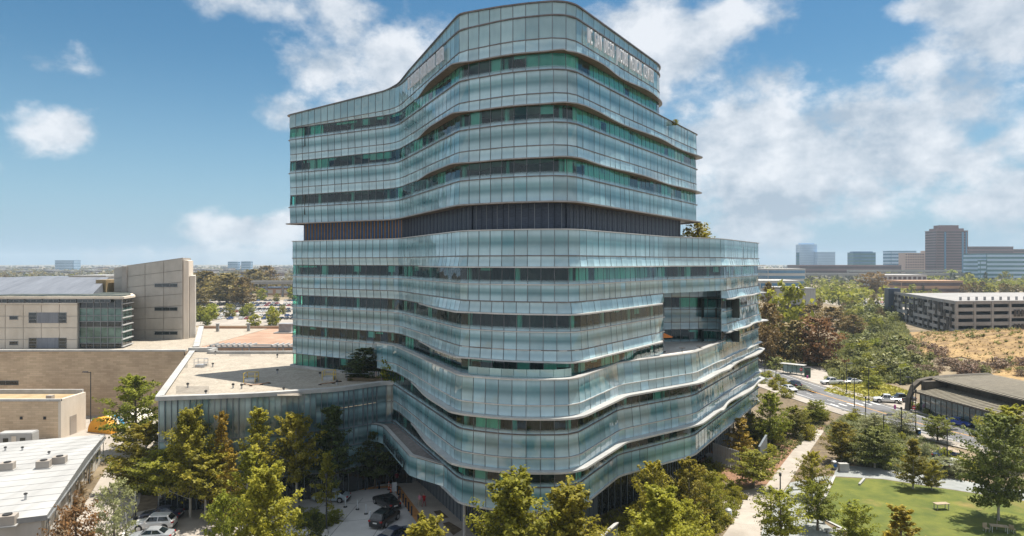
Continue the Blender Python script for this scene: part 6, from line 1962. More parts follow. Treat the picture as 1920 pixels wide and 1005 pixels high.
CARSPEC = {
 'sedan': dict(L=4.7, W=.91, st=[(2.35, .70, .32, .62), (2.15, .84, .24, .74), (1.2, .91, .2, .88), (.9, .91, .2, .92), (-1.4, .91, .2, .96), (-1.7, .90, .22, .97), (-2.2, .84, .3, .93), (-2.35, .74, .38, .82)],
               rf=(1.05, .25, -.95, -1.75, 1.44, .60, .80, .93), wh=(1.42, -1.38, .33)),
 'suv': dict(L=4.7, W=.94, st=[(2.3, .74, .36, .76), (2.1, .88, .28, .92), (1.1, .94, .24, 1.02), (.8, .94, .24, 1.05), (-1.5, .94, .24, 1.08), (-2.1, .91, .28, 1.08), (-2.3, .84, .38, 1.0)],
             rf=(1.0, .35, -1.65, -2.18, 1.70, .68, .84, 1.06), wh=(1.40, -1.36, .37)),
 'pickup': dict(L=5.6, W=.97, st=[(2.8, .80, .42, .85), (2.6, .93, .34, 1.0), (1.5, .97, .3, 1.1), (1.2, .97, .3, 1.12), (-2.6, .97, .34, 1.1), (-2.8, .92, .42, 1.06)],
                rf=(1.3, .75, -.55, -.95, 1.85, .70, .86, 1.1), wh=(1.75, -1.65, .40)),
}
def build_car(kind, label, color, x, y, rz, group=None, name='parked_car', cat='car'):
    S = CARSPEC[kind]
    t = thing(name, label, cat, (x, y, .035), rz, group)
    body = car_body(S['L'], S['W'], S['st'], S['rf']).build('body', M_paint, t)
    bevel(body, .035, 2); body.color = (*color, 1)
    x0, x1, x2, x3, zr, wr, wb, zb = S['rf']
    ws = MB(); pane_between(ws, (x0, wb, zb), (x0, -wb, zb), (x1, -wr, zr - .03), (x1, wr, zr - .03), .06, .94, .08, .92, -.012)
    ws.f[-1] = ws.f[-1][::-1]; o = ws.build('windscreen', M_cglass, t)
    rw = MB(); pane_between(rw, (x3, -wb, zb), (x3, wb, zb), (x2, wr, zr - .05), (x2, -wr, zr - .05), .07, .93, .12, .9, -.012)
    rw.f[-1] = rw.f[-1][::-1]; rw.build('rear_window', M_cglass, t)
    for s in (-1, 1):
        for (u0, u1) in ((.04, .49), (.53, .96)):
            a, b, c, d = (x0 - .12, s * wb, zb), (x3 + .2, s * wb, zb), (x2 + .02, s * wr, zr - .06), (x1 - .02, s * wr, zr - .04)
            m = MB(); off = .016 * (1 if s < 0 else 1)
            def p(u, v): return Vector(lerp3(lerp3(a, b, u), lerp3(d, c, u), v))
            q = [p(u0, .12), p(u1, .12), p(u1, .88), p(u0, .88)]
            m.quad(*[(k.x, k.y + s * .016, k.z + .004) for k in q]); m.build('side_window', M_cglass, t)
        m = MB(); m.box(x0 - .35, x0 - .15, s * (wb + .1) - .09, s * (wb + .1) + .09, zb + .02, zb + .17); o = m.build('mirror', M_paint, t); o.color = (*color, 1)
        xf = S['st'][0][0]; wf = S['st'][0][1]
        m = MB(); m.box(xf - .30, xf - .02, s * (wf - .02) - .13, s * (wf - .02) + .13, S['st'][0][3] - .12, S['st'][0][3] + .03); bevel(m.build('headlight', M_headl, t), .03, 1)
        xr_ = S['st'][-1][0]; wr_ = S['st'][-1][1]; zt_ = S['st'][-1][3]
        m = MB(); m.box(xr_ - .03, xr_ + .22, s * (wr_ - .08) - .15, s * (wr_ - .08) + .15, zt_ - .16, zt_ + .02); bevel(m.build('tail_light', M_tail, t), .03, 1)
    xr_ = S['st'][-1][0]
    MB().box(xr_ - .025, xr_ + .02, -.26, .26, S['st'][-1][3] - .32, S['st'][-1][3] - .17).build('number_plate', M_plate, t)
    MB().box(xr_ - .05, xr_ + .3, -.75, .75, .28, .44).build('rear_bumper', M_trim, t)
    MB().box(S['st'][0][0] - .3, S['st'][0][0] + .04, -.55, .55, .33, .52).build('grille', M_trim, t)
    wx0, wx1, wr_ = S['wh']
    for wx in (wx0, wx1):
        for s in (-1, 1):
            ya, yb = s * (S['W'] + .012), s * (S['W'] - .22)
            arch = MB(); arch.tube((wx, s * (S['W'] + .004), wr_ + .02), (wx, s * (S['W'] - .2), wr_ + .02), wr_ + .07, n=18); arch.build('wheel_arch', M_trim, t)
            w = MB().tube((wx, ya + s * .012, wr_), (wx, yb, wr_), wr_, n=18).build('wheel', M_tyre, t)
            MB().tube((wx, ya + s * .026, wr_), (wx, ya, wr_), wr_ * .66, n=14).build('rim', M_rim, w)
    if kind == 'pickup':
        m = MB(); m.box(-2.7, -1.05, -.8, .8, 1.105, 1.16); m.build('load_bed', M_trim, t)
    return t
def rot(dx, dy): return math.atan2(dy, dx)
BLK, WHT, SIL, NAVY = (.012, .013, .015), (.72, .72, .71), (.34, .36, .38), (.015, .025, .06)
gx_, gy_ = G(618, 943); build_car('sedan', 'silver blue sedan at the left of the drop off drive', (.36, .44, .50), gx_, gy_ + .8, R(177))
build_car('sedan', 'black sedan stopped by the orange strip ahead of the black car', BLK, -16.0, 87.0, R(130))
build_car('suv', 'black sport utility car with red rear lamps behind the black sedan', BLK, -15.1, 81.2, R(70))
build_car('sedan', 'dark blue car half hidden by the golden tree top', NAVY, -12.9, 76.4, R(52))
build_car('sedan', 'dark navy car parked farthest in the row at bottom left', NAVY, -42.4, 82.6, R(186))
build_car('suv', 'white sport utility car parked in the middle of the row at bottom left', WHT, -41.6, 79.4, R(188))
build_car('sedan', 'silver sedan parked nearest in the row at bottom left', SIL, -40.2, 76.0, R(186))
gx_, gy_ = G(1797, 797); build_car('sedan', 'bright blue car driving on the road before the glass front', (.01, .05, .36), gx_, gy_, R(-62))
gx_, gy_ = G(1488, 726); build_car('suv', 'dark blue car on the far lane of the road near the tower', NAVY, gx_, gy_, R(100))
gx_, gy_ = G(1480, 733); build_car('sedan', 'white car on the near lane of the road beside the dark blue car', WHT, gx_, gy_, R(-78))
gx_, gy_ = G(1560, 721); build_car('pickup', 'white pickup truck parked on the forecourt before the verge', WHT, gx_, gy_, R(186), name='pickup_truck', cat='pickup truck')
gx_, gy_ = G(1598, 720); build_car('sedan', 'white sedan behind the white pickup on the forecourt', WHT, gx_, gy_, R(185))
gx_, gy_ = G(1664, 755); build_car('pickup', 'white utility truck parked beside the dark roofed building', WHT, gx_, gy_, R(160), name='utility_truck', cat='pickup truck')
gx_, gy_ = G(1690, 755); build_car('pickup', 'grey work truck parked against the end of the dark roofed building', (.10, .10, .11), gx_ + .6, gy_ + 1, R(175), name='utility_truck', cat='pickup truck')
gx_, gy_ = G(1790, 878); build_car('sedan', 'white car half hidden by the large lawn tree', WHT, gx_, gy_, R(25))
gx_, gy_ = G(1783, 862); build_car('sedan', 'dark car behind the half hidden white car', NAVY, gx_ - .4, gy_ + .6, R(25))
# rows of far parked cars: one simple mesh shared by all of them
def far_car_mesh():
    S = CARSPEC['sedan']; mb = car_body(S['L'], S['W'], S['st'], S['rf'])
    x0, x1, x2, x3, zr, wr, wb, zb = S['rf']
    mb.mat(1)
    mb.quad((x0 + .02, wb * .9, zb + .05), (x0 + .02, -wb * .9, zb + .05), (x1 + .02, -wr * .92, zr - .06), (x1 + .02, wr * .92, zr - .06))
    mb.quad((x3 - .02, -wb * .9, zb + .05), (x3 - .02, wb * .9, zb + .05), (x2 - .02, wr * .92, zr - .09), (x2 - .02, -wr * .92, zr - .09))
    for s in (-1, 1): mb.quad((x0 - .2, s * (wb + .0), zb + .05), (x3 + .3, s * (wb + .0), zb + .05), (x2, s * (wr + .04), zr - .1), (x1, s * (wr + .04), zr - .1))
    for wx in (1.42, -1.38):
        for s in (-1, 1): mb.tube((wx, s * .93, .33), (wx, s * .7, .33), .33, n=8)
    o = mb.build('parked_car', [M_paint, M_cglass]); return o
proto_far = far_car_mesh()
rc = random.Random(12)
CC = [WHT, WHT, WHT, (.5, .5, .5), SIL, BLK, BLK, NAVY, (.25, .02, .02), (.08, .08, .09), (.02, .06, .2)]
CN = {WHT: 'white', (.5, .5, .5): 'light grey', SIL: 'silver', BLK: 'black', NAVY: 'navy', (.25, .02, .02): 'red', (.08, .08, .09): 'dark grey', (.02, .06, .2): 'blue'}
def lot(rows, label, group):
    first = True
    for (x0, x1, y, ang_, n) in rows:
        for k in range(n):
            if rc.random() < .12: continue
            c = rc.choice(CC); x = x0 + (x1 - x0) * (k + .5) / n
            o = proto_far.copy(); COL.objects.link(o)
            o.location = (x + rc.uniform(-.15, .15), y + rc.uniform(-.3, .3), .06); o.rotation_euler = (0, 0, ang_ + rc.choice((0, math.pi)) + rc.uniform(-.03, .03))
            o.color = (*c, 1); tag(o, CN[c] + ' ' + label, 'car', CN[c] + ' ' + group)
lot([(GX(362, d), GX(552, d) + 4, d, R(90 - 12), int(190 / F * d / 2.9)) for d in (372, 392, 424, 446, 484, 508, 546)], 'car parked in a row in the left distant car park', 'cars in the left distant car park')
lot([(GX(1596, d), GX(1680, d), d, R(80), int(84 / F * d / 3.0)) for d in (440, 462, 496, 520)], 'car parked in a row beyond the canyon on the right', 'cars in the right distant car park')
bpy.data.objects.remove(proto_far)

# ================================================================== PEOPLE
M_people = {}
def cloth(c):
    if c not in M_people: M_people[c] = plain('cloth_%d' % len(M_people), c, .85, 0, .2)
    return M_people[c]
def person(x, y, rz, label, shirt, legs, hair, stride=.25, h=1.72, skin=(.42, .26, .18), sleeve=True, hold=0.0):
    k = h / 1.72; s = stride
    J = dict(pel=(0, 0, .95), sp=(0, .01, 1.18), ch=(0, .02, 1.38), nk=(0, .02, 1.49), hd=(0, .05, 1.62), tp=(0, .05, 1.72),
             hl=(.10, 0, .90), kl=(.11, s * .55, .50), al=(.11, s * .75 - .05, .09), tl=(.12, s * .75 + .14, .04),
             hr=(-.10, 0, .90), kr=(-.11, -s * .25, .50), ar=(-.11, -s * .95, .12), tr=(-.12, -s * .9 + .16, .05),
             sl=(.19, .02, 1.42), el=(.25, -s * .4, 1.16), wl=(.25, -s * .2 + .10 + hold, .95 + hold), fl=(.25, -s * .2 + .15 + hold, .86 + hold),
             sr=(-.19, .02, 1.42), er=(-.25, s * .3, 1.16), wr=(-.25, s * .6 + .06 + hold, .96 + hold), fr=(-.25, s * .6 + .11 + hold, .87 + hold))
    rad = dict(pel=.145, sp=.125, ch=.15, nk=.055, hd=.095, tp=.07, hl=.095, kl=.06, al=.042, tl=.035, hr=.095, kr=.06, ar=.042, tr=.035,
               sl=.065, el=.045, wl=.033, fl=.03, sr=.065, er=.045, wr=.033, fr=.03)
    E = [('pel', 'sp'), ('sp', 'ch'), ('ch', 'nk'), ('nk', 'hd'), ('hd', 'tp'), ('pel', 'hl'), ('hl', 'kl'), ('kl', 'al'), ('al', 'tl'), ('pel', 'hr'), ('hr', 'kr'), ('kr', 'ar'), ('ar', 'tr'),
         ('ch', 'sl'), ('sl', 'el'), ('el', 'wl'), ('wl', 'fl'), ('ch', 'sr'), ('sr', 'er'), ('er', 'wr'), ('wr', 'fr')]
    names = list(J); idx = {n: i for i, n in enumerate(names)}
    me = bpy.data.meshes.new('body'); me.from_pydata([tuple(c * k for c in J[n]) for n in names], [(idx[a], idx[b]) for a, b in E], [])
    o = bpy.data.objects.new('body', me); COL.objects.link(o)
    m = o.modifiers.new('skin', 'SKIN'); sub = o.modifiers.new('sub', 'SUBSURF'); sub.levels = 1; sub.render_levels = 1
    for i, n in enumerate(names):
        r = rad[n] * k; me.skin_vertices[0].data[i].radius = (r * (1.15 if n in ('ch', 'pel', 'sp') else 1), r * (.8 if n in ('ch', 'sp') else 1))
        me.skin_vertices[0].data[i].use_root = (n == 'pel')
    bpy.context.view_layer.update()
    nm = bpy.data.meshes.new_from_object(o.evaluated_get(bpy.context.evaluated_depsgraph_get()))
    o.modifiers.clear(); o.data = nm; nm.name = 'body'
    nm.materials.clear()
    for c in (skin, shirt, legs, (.03, .025, .02)): nm.materials.append(cloth(c))
    for p in nm.polygons:
        c = p.center / k
        if c.z < .11: p.material_index = 3
        elif c.z < .95 and abs(c.x) < .205: p.material_index = 2
        elif c.z < 1.48 and (abs(c.x) < .2 or c.z > 1.15): p.material_index = 1
        else: p.material_index = 0
        p.use_smooth = True
    t = thing('person', label, 'person', (x, y, .03), rz)
    o.parent = t
    hmb = MB(); hmb.lathe([(.105 * k, 1.60 * k), (.125 * k, 1.67 * k), (.10 * k, 1.75 * k), (.03 * k, 1.785 * k)], (0, .03 * k, 0), 10)
    hmb.build('hair', cloth(hair), t, smooth=True)
    nb = MB(); nb.box(-.016 * k, .016 * k, .14 * k, .172 * k, 1.60 * k, 1.65 * k); nb.build('nose', cloth(skin), t)
    return t
def pp(x, y): return G(x, y, .03)
for (px_, py_, rz, lab, sh, lg, hr, st_) in [
    (664, 917, R(80), 'person in dark clothes striding behind the bollards beside the blond one', (.03, .05, .06), (.02, .02, .025), (.45, .33, .14), .42),
    (673, 916, R(80), 'person in a white top and black trousers walking by the bollards', (.68, .66, .68), (.015, .015, .018), (.05, .03, .02), .5),
    (744, 908, R(200), 'person in a dark red top standing by the orange cones', (.22, .03, .05), (.02, .02, .025), (.03, .02, .02), .12),
    (748, 952, R(100), 'person in black beside the black sedan on the orange strip', (.05, .012, .02), (.012, .012, .014), (.02, .015, .012), .1),
    (787, 951, R(-20), 'person in a pink top and pale trousers walking towards the tower', (.62, .28, .36), (.36, .29, .22), (.35, .3, .26), .3),
    (795, 951, R(-20), 'person in a red shirt and red shorts walking beside the pink one', (.42, .02, .025), (.33, .05, .06), (.3, .26, .22), .28),
    (593, 917, R(120), 'person with a yellow cap partly hidden behind the small tree', (.5, .5, .52), (.06, .06, .08), (.55, .4, .05), .2)]:
    x, y = pp(px_, py_); person(x, y, rz, lab, sh, lg, hr, st_)

# ================================================================== STREET FURNITURE
M_post = noisy('dark_lamp_post_paint', (.018, .02, .024), (.035, .038, .042), 2, .5)
M_lens = noisy('lamp_lens', (.55, .55, .52), (.68, .68, .65), 2, .3)
M_navy = noisy('navy_bollard_paint', (.02, .03, .05), (.035, .05, .08), 2, .45)
def street_lamp(x, y, h, lab, kind='arm', rz=0.0):
    t = thing('street_lamp', lab, 'street lamp', (x, y, 0), rz)
    MB().lathe([(.26, 0), (.26, .35), (.14, .5)], n=10).build('base', M_conc if h > 6 else M_post, t)
    MB().tube((0, 0, .3), (0, 0, h), .10, .075, 8).build('pole', M_post, t)
    if kind == 'arm':
        MB().box(-.05, 1.25, -.05, .05, h - .18, h - .06).build('arm', M_post, t)
        hd = bevel(MB().box(.55, 1.5, -.22, .22, h - .12, h + .06).build('lamp_head', M_post, t), .04, 1)
        MB().box(.65, 1.4, -.16, .16, h - .14, h - .125).build('lens', M_lens, hd)
    elif kind == 'lantern':
        cg = MB()
        for k in range(4):
            a = math.pi / 4 + k * math.pi / 2; cg.tube((.15 * math.cos(a), .15 * math.sin(a), h), (.15 * math.cos(a), .15 * math.sin(a), h + 1.6), .022, n=4)
        cg.build('lantern_cage', M_post, t)
        MB().tube((0, 0, h + .05), (0, 0, h + 1.55), .09, n=10).build('lens', M_lens, t)
        MB().tube((0, 0, h + 1.6), (0, 0, h + 1.85), .2, n=10).build('lamp_cap', M_post, t)
    else:
        MB().lathe([(.10, h), (.16, h + .05), (.16, h + .45), (.05, h + .5)], n=10).build('lamp_head', M_post, t)
    return t
for (x, yb, yt, lab, kd, rz) in [
    (1587, 740, 681, 'black street lamp on the verge edge left of the tall pair', 'arm', 0), (1602, 768, 708, 'black street lamp at the kerb before the verge', 'arm', 3.1),
    (1629, 755, 688, 'tall black street lamp right of the verge tree', 'arm', 0), (1688, 722, 696, 'short black lamp post behind the verge', 'top', 0),
    (1711, 772, 707, 'black street lamp at the end of the dark roofed building', 'arm', 3.1), (1717, 815, 735, 'tall thin black post before the storefront glass', 'top', 0),
    (1623, 799, 748, 'dark lamp post at the near pavement of the road', 'top', 0), (1657, 822, 777, 'black shoebox lamp behind the tree row', 'arm', 0),
    (1690, 818, 768, 'black lamp post with pale collar at the near kerb', 'top', 0), (1776, 885, 805, 'black shoebox lamp left of the very large tree', 'arm', 0),
    (1533, 675, 648, 'thin street lamp before the huge rust brown tree', 'top', 0), (1482, 700, 682, 'small lamp post beside the bus shelter', 'top', 0),
    (1434, 700, 668, 'thin lamp post next to the tower end', 'top', 0), (1455, 722, 686, 'lamp post at the near side of the road past the tower', 'top', 0),
    (1463, 930, 893, 'slim dark lamp post on the pale path corner', 'top', 0), (1445, 998, 926, 'slim dark lamp post at the bottom of the pale path', 'top', 0),
    (1592, 1008, 951, 'slim blue black lamp post at the near lawn edge', 'top', 0),
    (612, 1000, 896, 'slim black lamp post between the silver sedan and the trees', 'top', 0),
    (236, 1020, 965, 'dark lantern post at the left of the parked cars', 'lantern', 0), (254, 975, 925, 'second lantern post farther back by the feathery tree', 'lantern', 0)]:
    gx_, gy_ = G(x, yb); h = (yb - yt) * gy_ / F * (CH / CH)
    if kd == 'lantern': h -= 1.2
    street_lamp(gx_, gy_, max(2.2, h), lab, kd, rz)
def bollard(x, y, lab, group):
    t = thing('bollard', lab, 'bollard', (x, y, .03), 0, group)
    MB().lathe([(.14, 0), (.14, .04), (.1, .05), (.1, .95), (.085, .98)], n=12).build('post', M_navy, t)
    MB().lathe([(.115, .98), (.125, 1.02), (.125, 1.07), (.04, 1.11)], n=12).build('cap', M_post, t)
Z5 = lambda x, y: (560 + x / 6, 850 + y / 6)
bl = [(440, 412, 'dark bollard just behind the silver sedan'), (595, 427, 'dark bollard beside the striding person'), (750, 412, 'dark bollard right of the walking pair on the orange strip'), (905, 400, 'dark bollard on the orange strip left of the cones'),
      (1055, 382, 'dark bollard right behind the orange cones'), (1110, 462, 'dark bollard at the bend of the orange strip'), (1140, 500, 'dark bollard second after the bend of the orange strip'), (1175, 553, 'dark bollard beside the person in black'),
      (1205, 602, 'dark bollard fourth after the bend of the orange strip'), (1237, 650, 'dark bollard right of the black sedan boot'), (1270, 698, 'dark bollard left of the first planting square'), (1343, 798, 'dark bollard just above the golden tree top'), (1378, 830, 'dark bollard half hidden by the golden tree top')]
for x, y, lab in bl:
    gx_, gy_ = G(*Z5(x, y)); bollard(gx_, gy_, lab, 'bollards along the orange strip')
for x, y, lab in ((297, 957, 'dark bollard left of three behind the parked cars'), (327, 953, 'middle dark bollard behind the parked cars'), (356, 950, 'dark bollard right of three behind the parked cars')):
    gx_, gy_ = G(x, y); bollard(gx_, gy_, lab, 'bollards behind the parked cars')
M_wht = noisy('white_plastic_post', (.60, .64, .68), (.72, .76, .8), 3, .5)
M_cone = noisy('orange_plastic', (.62, .09, .02), (.74, .13, .03), 3, .5)
for (x, y, w, lab) in ((525, 606, .055, 'white lane post on a black foot nearest the silver sedan'), (662, 634, .055, 'white lane post in the middle of the drive'), (757, 684, .055, 'white lane post left of the black sedan'), (805, 768, .10, 'thick white lane post left of the black car')):
    gx_, gy_ = G(*Z5(x, y)); t = thing('lane_post', lab, 'lane post', (gx_, gy_, .02))
    MB().lathe([(.26, 0), (.24, .07), (.1, .1)], n=10).build('foot', M_rub, t); MB().tube((0, 0, .08), (0, 0, 1.12), w, n=10).build('post', M_wht, t); MB().lathe([(w + .01, 1.12), (w + .02, 1.2), (.02, 1.22)], n=10).build('cap', M_wht, t)
for (x, y, lab) in ((1015, 412, 'orange candle cone left of the leaning white sign'), (1037, 442, 'orange candle cone nearest the drive')):
    gx_, gy_ = G(*Z5(x, y)); t = thing('traffic_cone', lab, 'traffic cone', (gx_, gy_, .03))
    MB().lathe([(.24, 0), (.24, .05), (.1, .07)], n=10).build('foot', M_rub, t); MB().lathe([(.10, .06), (.07, .5), (.05, 1.05), (.02, 1.1)], n=10).build('cone', M_cone, t)
    for z in (.5, .8): MB().tube((0, 0, z), (0, 0, z + .12), .078, n=10).build('reflective_band', M_wht, t)
gx_, gy_ = G(*Z5(1078, 425)); t = thing('sandwich_board', 'white folding sign board leaning beside the orange cones', 'sign', (gx_, gy_, .03), .3)
for s in (-1, 1):
    m = MB(); m.quad((-.32, s * .28, 0), (.32, s * .28, 0), (.32, s * .03, 1.15), (-.32, s * .03, 1.15)); m.quad((-.32, s * .25, 0), (-.32, 0, 1.15), (.32, 0, 1.15), (.32, s * .25, 0)); m.build('board', M_wht, t)
M_blu = noisy('blue_sticker', (.02, .12, .38), (.04, .18, .48), 3, .5)
def bin_(x, y, lab, c=None):
    t = thing('litter_bin', lab, 'litter bin', (x, y, .02))
    MB().lathe([(.36, 0), (.4, .1), (.4, 1.05), (.34, 1.1)], n=14).build('drum', c or M_wht, t)
    MB().lathe([(.36, 1.1), (.40, 1.16), (.2, 1.32)], n=14).build('lid', M_steel, t)
    m = MB(); m.box(-.22, .22, -.425, -.385, .45, .85); m.build('label_plate', M_blu, t)
gx_, gy_ = G(741, 882); bin_(gx_, gy_, 'white bin with a blue label under the entrance canopy')
gx_, gy_ = G(1366, 974); bin_(gx_, gy_, 'white bin with blue label at the fork of the pale path')
gx_, gy_ = G(1564, 880); bin_(gx_, gy_, 'blue grey bin at the top corner of the lawn', M_grey)
gx_, gy_ = G(1722, 817); bin_(gx_, gy_, 'dark bin at the near kerb of the road', M_trim)
t = thing('utility_box', 'pale louvred cabinet beside the bin at the lawn corner', 'cabinet', (*G(1581, 884), .02))
MB().box(-.65, .65, -.4, .4, 0, 1.2).build('cabinet', M_conc, t)
for k in range(5): MB().box(-.7, .7, -.44, -.405, .25 + k * .22, .35 + k * .22).build('louvre', M_conc, t)
# lawn furniture
M_timber = noisy('pale_timber', (.32, .25, .17), (.42, .34, .24), 2, .7, stretch=(1, 6, 1))
def table(x, y, rz, lab, s=1.0):
    t = thing('picnic_table', lab, 'table', (x, y, .024), rz)
    MB().box(-.9 * s, .9 * s, -.4 * s, .4 * s, .7, .76).build('table_top', M_timber, t)
    for a in (-.75, .75):
        for b in (-.3, .3): MB().box(a * s - .04, a * s + .04, b * s - .04, b * s + .04, 0, .7).build('leg', M_steel, t)
gx_, gy_ = G(1765, 955); table(gx_, gy_, .1, 'pale table standing alone on the lawn')
gx_, gy_ = G(1873, 998); table(gx_, gy_, -.3, 'timber table under the very large tree')
for k, (dx, dy, lab) in enumerate(((-1.4, .1, 'timber chair left of the table under the large tree'), (1.4, -.2, 'timber chair right of the table under the large tree'), (.2, 1.0, 'timber chair behind the table under the large tree'))):
    t = thing('lawn_chair', lab, 'chair', (gx_ + dx, gy_ + dy, .024), k * 2.1)
    MB().box(-.25, .25, -.25, .25, .40, .46).build('seat', M_timber, t); MB().box(-.25, .25, .22, .27, .46, .95).build('backrest', M_timber, t)
    for a in (-.2, .2):
        for b in (-.2, .2): MB().box(a - .02, a + .02, b - .02, b + .02, 0, .4).build('leg', M_steel, t)
def bench(x, y, rz, lab):
    t = thing('park_bench', lab, 'bench', (x, y, .02), rz)
    for k in range(5): MB().box(-1.1, 1.1, -.24 + k * .1, -.16 + k * .1, .42, .47).build('seat_slat', M_whroof, t)
    for a in (-.85, .85): MB().box(a - .08, a + .08, -.22, .24, 0, .42).build('leg', M_conc, t)
for (x, y, rz, lab) in ((1530, 980, -.35, 'pale bench nearest the lower lawn kerb'), (1512, 968, -.1, 'pale bench behind the first in the paved square'), (1565, 1000, .0, 'pale bench at the bottom edge of the paved square'), (1495, 918, .2, 'white bench under the thin leaved tree')):
    gx_, gy_ = G(x, y); bench(gx_, gy_, rz, lab)
gx_, gy_ = G(1616, 905); t = thing('ramp_board', 'narrow white board lying at the back edge of the lawn', 'board', (gx_, gy_, .03), .9)
MB().box(-1.6, 1.6, -.14, .14, 0, .25).build('board', M_whroof, t)
# pale railing and wall panel under the right wing
t = thing('white_railing', 'white slatted railing round the patio under the right wing', 'railing', (0, 0, 0))
ra, rb_ = Vector(G(1338, 868)), Vector(G(1384, 885))
for k in range(16):
    p = ra + (rb_ - ra) * k / 15; MB().box(p.x - .09, p.x + .09, p.y - .06, p.y + .06, .3, 3.1).build('rail_slat', M_whroof, t)
d_ = MB(); d_.prism([tuple(ra + Vector((-.3, -.3))), tuple(rb_ + Vector((.3, -.3))), tuple(rb_ + Vector((.6, 6))), tuple(ra + Vector((-.3, 6)))], 0, .3); d_.build('patio_kerb', M_whroof, t)
ra2 = Vector((42.0, 101.5)); 
t = thing('garden_wall', 'blue grey free standing wall panel beside the patio', 'wall', (*G(1432, 862), 0), 1.0)
v = [(-2.4, 0, 0), (2.4, 0, 0), (2.4, 0, 3.4), (-2.4, 0, 2.6)]; v += [(p[0], .3, p[2]) for p in v]
mesh_obj('wall_panel', v, [(0, 1, 2, 3), (5, 4, 7, 6), (1, 5, 6, 2), (3, 2, 6, 7), (0, 3, 7, 4)], M_panel, t)
# retaining wall and sunken ramp right of the nose
t = thing('retaining_wall', 'grey panelled retaining wall of the ramp right of the tower nose', 'wall', (0, 0, 0))
pa, pb = Vector((5.6, 66.8)), Vector((11.8, 77.2)); dn = (pb - pa).normalized(); nn2 = Vector((dn.y, -dn.x))
for k in range(9):
    a = pa + (pb - pa) * k / 9 + dn * .02; b = pa + (pb - pa) * (k + 1) / 9 - dn * .02
    m = MB(); m.prism([tuple(a), tuple(a + nn2 * .18), tuple(b + nn2 * .18), tuple(b)][::1], 0, 1.5); m.build('wall_panel', M_panel, t)
m = MB(); a, b = pa, pb; m.prism([tuple(a - nn2 * .1), tuple(a + nn2 * .3), tuple(b + nn2 * .3), tuple(b - nn2 * .1)], 1.51, 1.66); m.build('wall_coping', M_conc, t)
sheet('ramp', [tuple(pa + nn2 * .2), tuple(pa + nn2 * 3.6), tuple(pb + nn2 * 2.8), tuple(pb + nn2 * .2)], M_gpath, .03, px=False)
sheet('planting_square', [G(*Z5(1515, 655)), G(*Z5(1590, 640)), G(*Z5(1690, 725)), G(*Z5(1590, 742))], M_bed, .034, px=False)
sheet('planting_square', [G(*Z5(1620, 790)), G(*Z5(1690, 770)), G(*Z5(1840, 860)), G(*Z5(1740, 925))], M_bed, .034, px=False)
# patio set on the tower terrace
M_umb = noisy('orange_canopy_fabric', (.62, .17, .03), (.75, .24, .05), 2, .8)
tx, ty, tz = W(1244, 652, 91.5)
tz = 18.97
t = thing('patio_parasol', 'orange parasol on the pale terrace in the tower recess', 'parasol', (tx, ty, tz))
MB().tube((0, 0, 0), (0, 0, 2.4), .05, n=8).build('pole', M_steel, t); MB().lathe([(.3, 0), (.3, .1), (.06, .14)], n=10).build('foot', M_rub, t)
cn = MB()
for k in range(8):
    a0, a1 = k * math.pi / 4, (k + 1) * math.pi / 4
    cn.quad((0, 0, 2.6), (1.3 * math.cos(a0), 1.3 * math.sin(a0), 2.05), (1.3 * math.cos(a1), 1.3 * math.sin(a1), 2.05))
cn.build('canopy', M_umb, t)
for (dx, dy, lab) in ((-2.2, -.5, 'small round table at the left end of the tower terrace'), (2.2, -1.2, 'small round table right of the orange parasol'), (5.0, .5, 'small round table at the middle of the tower terrace')):
    t = thing('terrace_table', lab, 'table', (tx + dx, ty + dy, tz))
    MB().lathe([(.03, .68), (.45, .7), (.45, .74)], n=12).build('table_top', M_trim, t); MB().tube((0, 0, 0), (0, 0, .7), .04, n=6).build('stem', M_trim, t); MB().lathe([(.28, 0), (.05, .05)], n=10).build('foot', M_trim, t)
plant('shrub', 'gold0', tx - .8, ty - 1.2, 1.0, 'low orange green planter shrub beneath the orange parasol', 'shrub', w=1.6, z=tz)
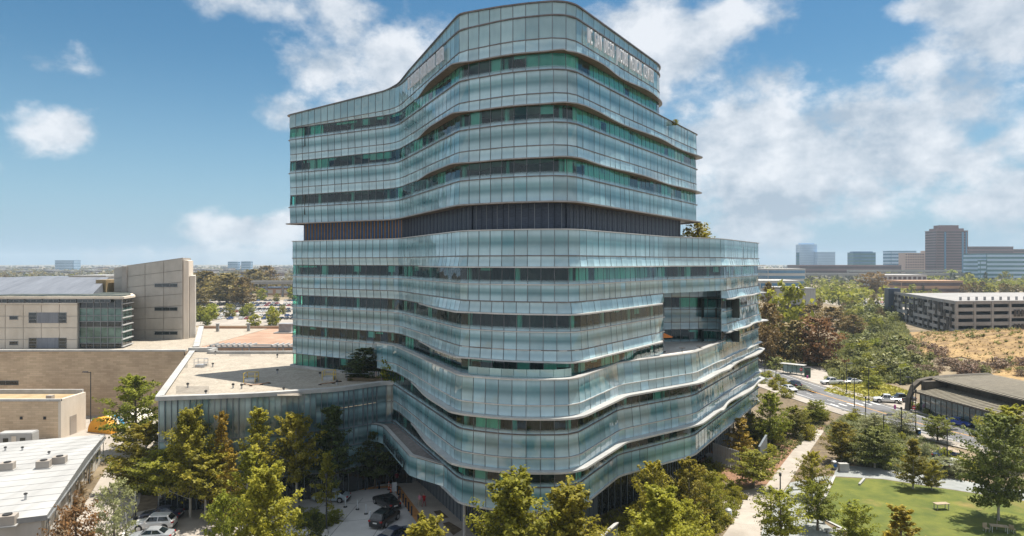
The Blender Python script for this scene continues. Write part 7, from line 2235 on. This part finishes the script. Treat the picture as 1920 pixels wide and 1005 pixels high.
# bus shelter, kiosk and road signs on the far pavement
t = thing('bus_shelter', 'glazed bus shelter with a pale flat roof beside the road', 'bus shelter', (*G(1487, 702), 0), -.75)
MB().box(-3.3, 3.3, -1.1, 1.1, 2.75, 2.9).build('roof', M_conc, t)
for k in range(6):
    x = -3.1 + k * 1.24; MB().tube((x, 1.0, 0), (x, 1.0, 2.75), .06, n=6).build('post', M_post, t)
    if k < 5: MB().box(x + .06, x + 1.18, .97, 1.0, .5, 2.3).build('glass_panel', M_rail, t)
MB().box(-2.4, 2.4, .3, .75, .42, .5).build('bench_seat', M_fteal, t)
t = thing('green_kiosk', 'dark green ticket kiosk beside the bus shelter', 'kiosk', (*G(1514, 707), 0), -.4)
M_grn = noisy('dark_green_paint', (.02, .07, .045), (.035, .10, .065), 2, .5)
MB().box(-.8, .8, -.8, .8, 0, 2.5).build('body', M_grn, t); MB().box(-.95, .95, -.95, .95, 2.51, 2.65).build('roof', M_trim, t); MB().box(-.5, .5, -.83, -.805, 1.0, 2.0).build('hatch_panel', M_trim, t)
M_red = noisy('red_sign', (.45, .02, .03), (.55, .03, .04), 2, .5)
for (x, y, lab) in ((1502, 712, 'red road sign on a post near the bus shelter'), (1714, 790, 'red round road sign before the dark roofed building')):
    gx_, gy_ = G(x, y); t = thing('road_sign', lab, 'road sign', (gx_, gy_, .1))
    MB().tube((0, 0, 0), (0, 0, 2.9), .04, n=6).build('post', M_post, t); MB().tube((0, -.05, 2.6), (0, -.02, 2.6), .42, n=8).build('sign_plate', M_red, t); MB().box(-.28, .28, -.058, -.052, 2.54, 2.66).build('sign_bar', M_wht, t)
M_mag = noisy('magenta_barrel', (.42, .05, .25), (.52, .08, .32), 2, .5)
for (x, y, lab) in ((1514, 710, 'small magenta marker beside the green kiosk'), (1678, 767, 'small magenta marker on the pavement before the hedge')):
    gx_, gy_ = G(x, y); t = thing('marker_post', lab, 'marker', (gx_, gy_, .1)); MB().lathe([(.2, 0), (.24, .1), (.2, .75), (.1, .8)], n=10).build('drum', M_mag, t); MB().tube((0, 0, .8), (0, 0, 1.0), .05, n=6).build('knob', M_trim, t)
gx_, gy_ = G(230, 779)
street_lamp(-79, 128, 10.5, 'grey lamp pole with a flat arm in front of the stone wall', 'arm', math.pi)
# ================================================================== AIR
m = bpy.data.materials.new('haze_air'); m.use_nodes = True; nt = m.node_tree; nt.nodes.clear()
o_ = nt.nodes.new('ShaderNodeOutputMaterial'); pv = nt.nodes.new('ShaderNodeVolumePrincipled')
pv.inputs['Color'].default_value = (.70, .86, 1.0, 1); pv.inputs['Density'].default_value = .00013; pv.inputs['Anisotropy'].default_value = .0
nt.links.new(pv.outputs[0], o_.inputs['Volume'])
hz = MB().box(-7000, 7000, -100, 9500, -8.0, 145.0).build('haze', m, kind='stuff')
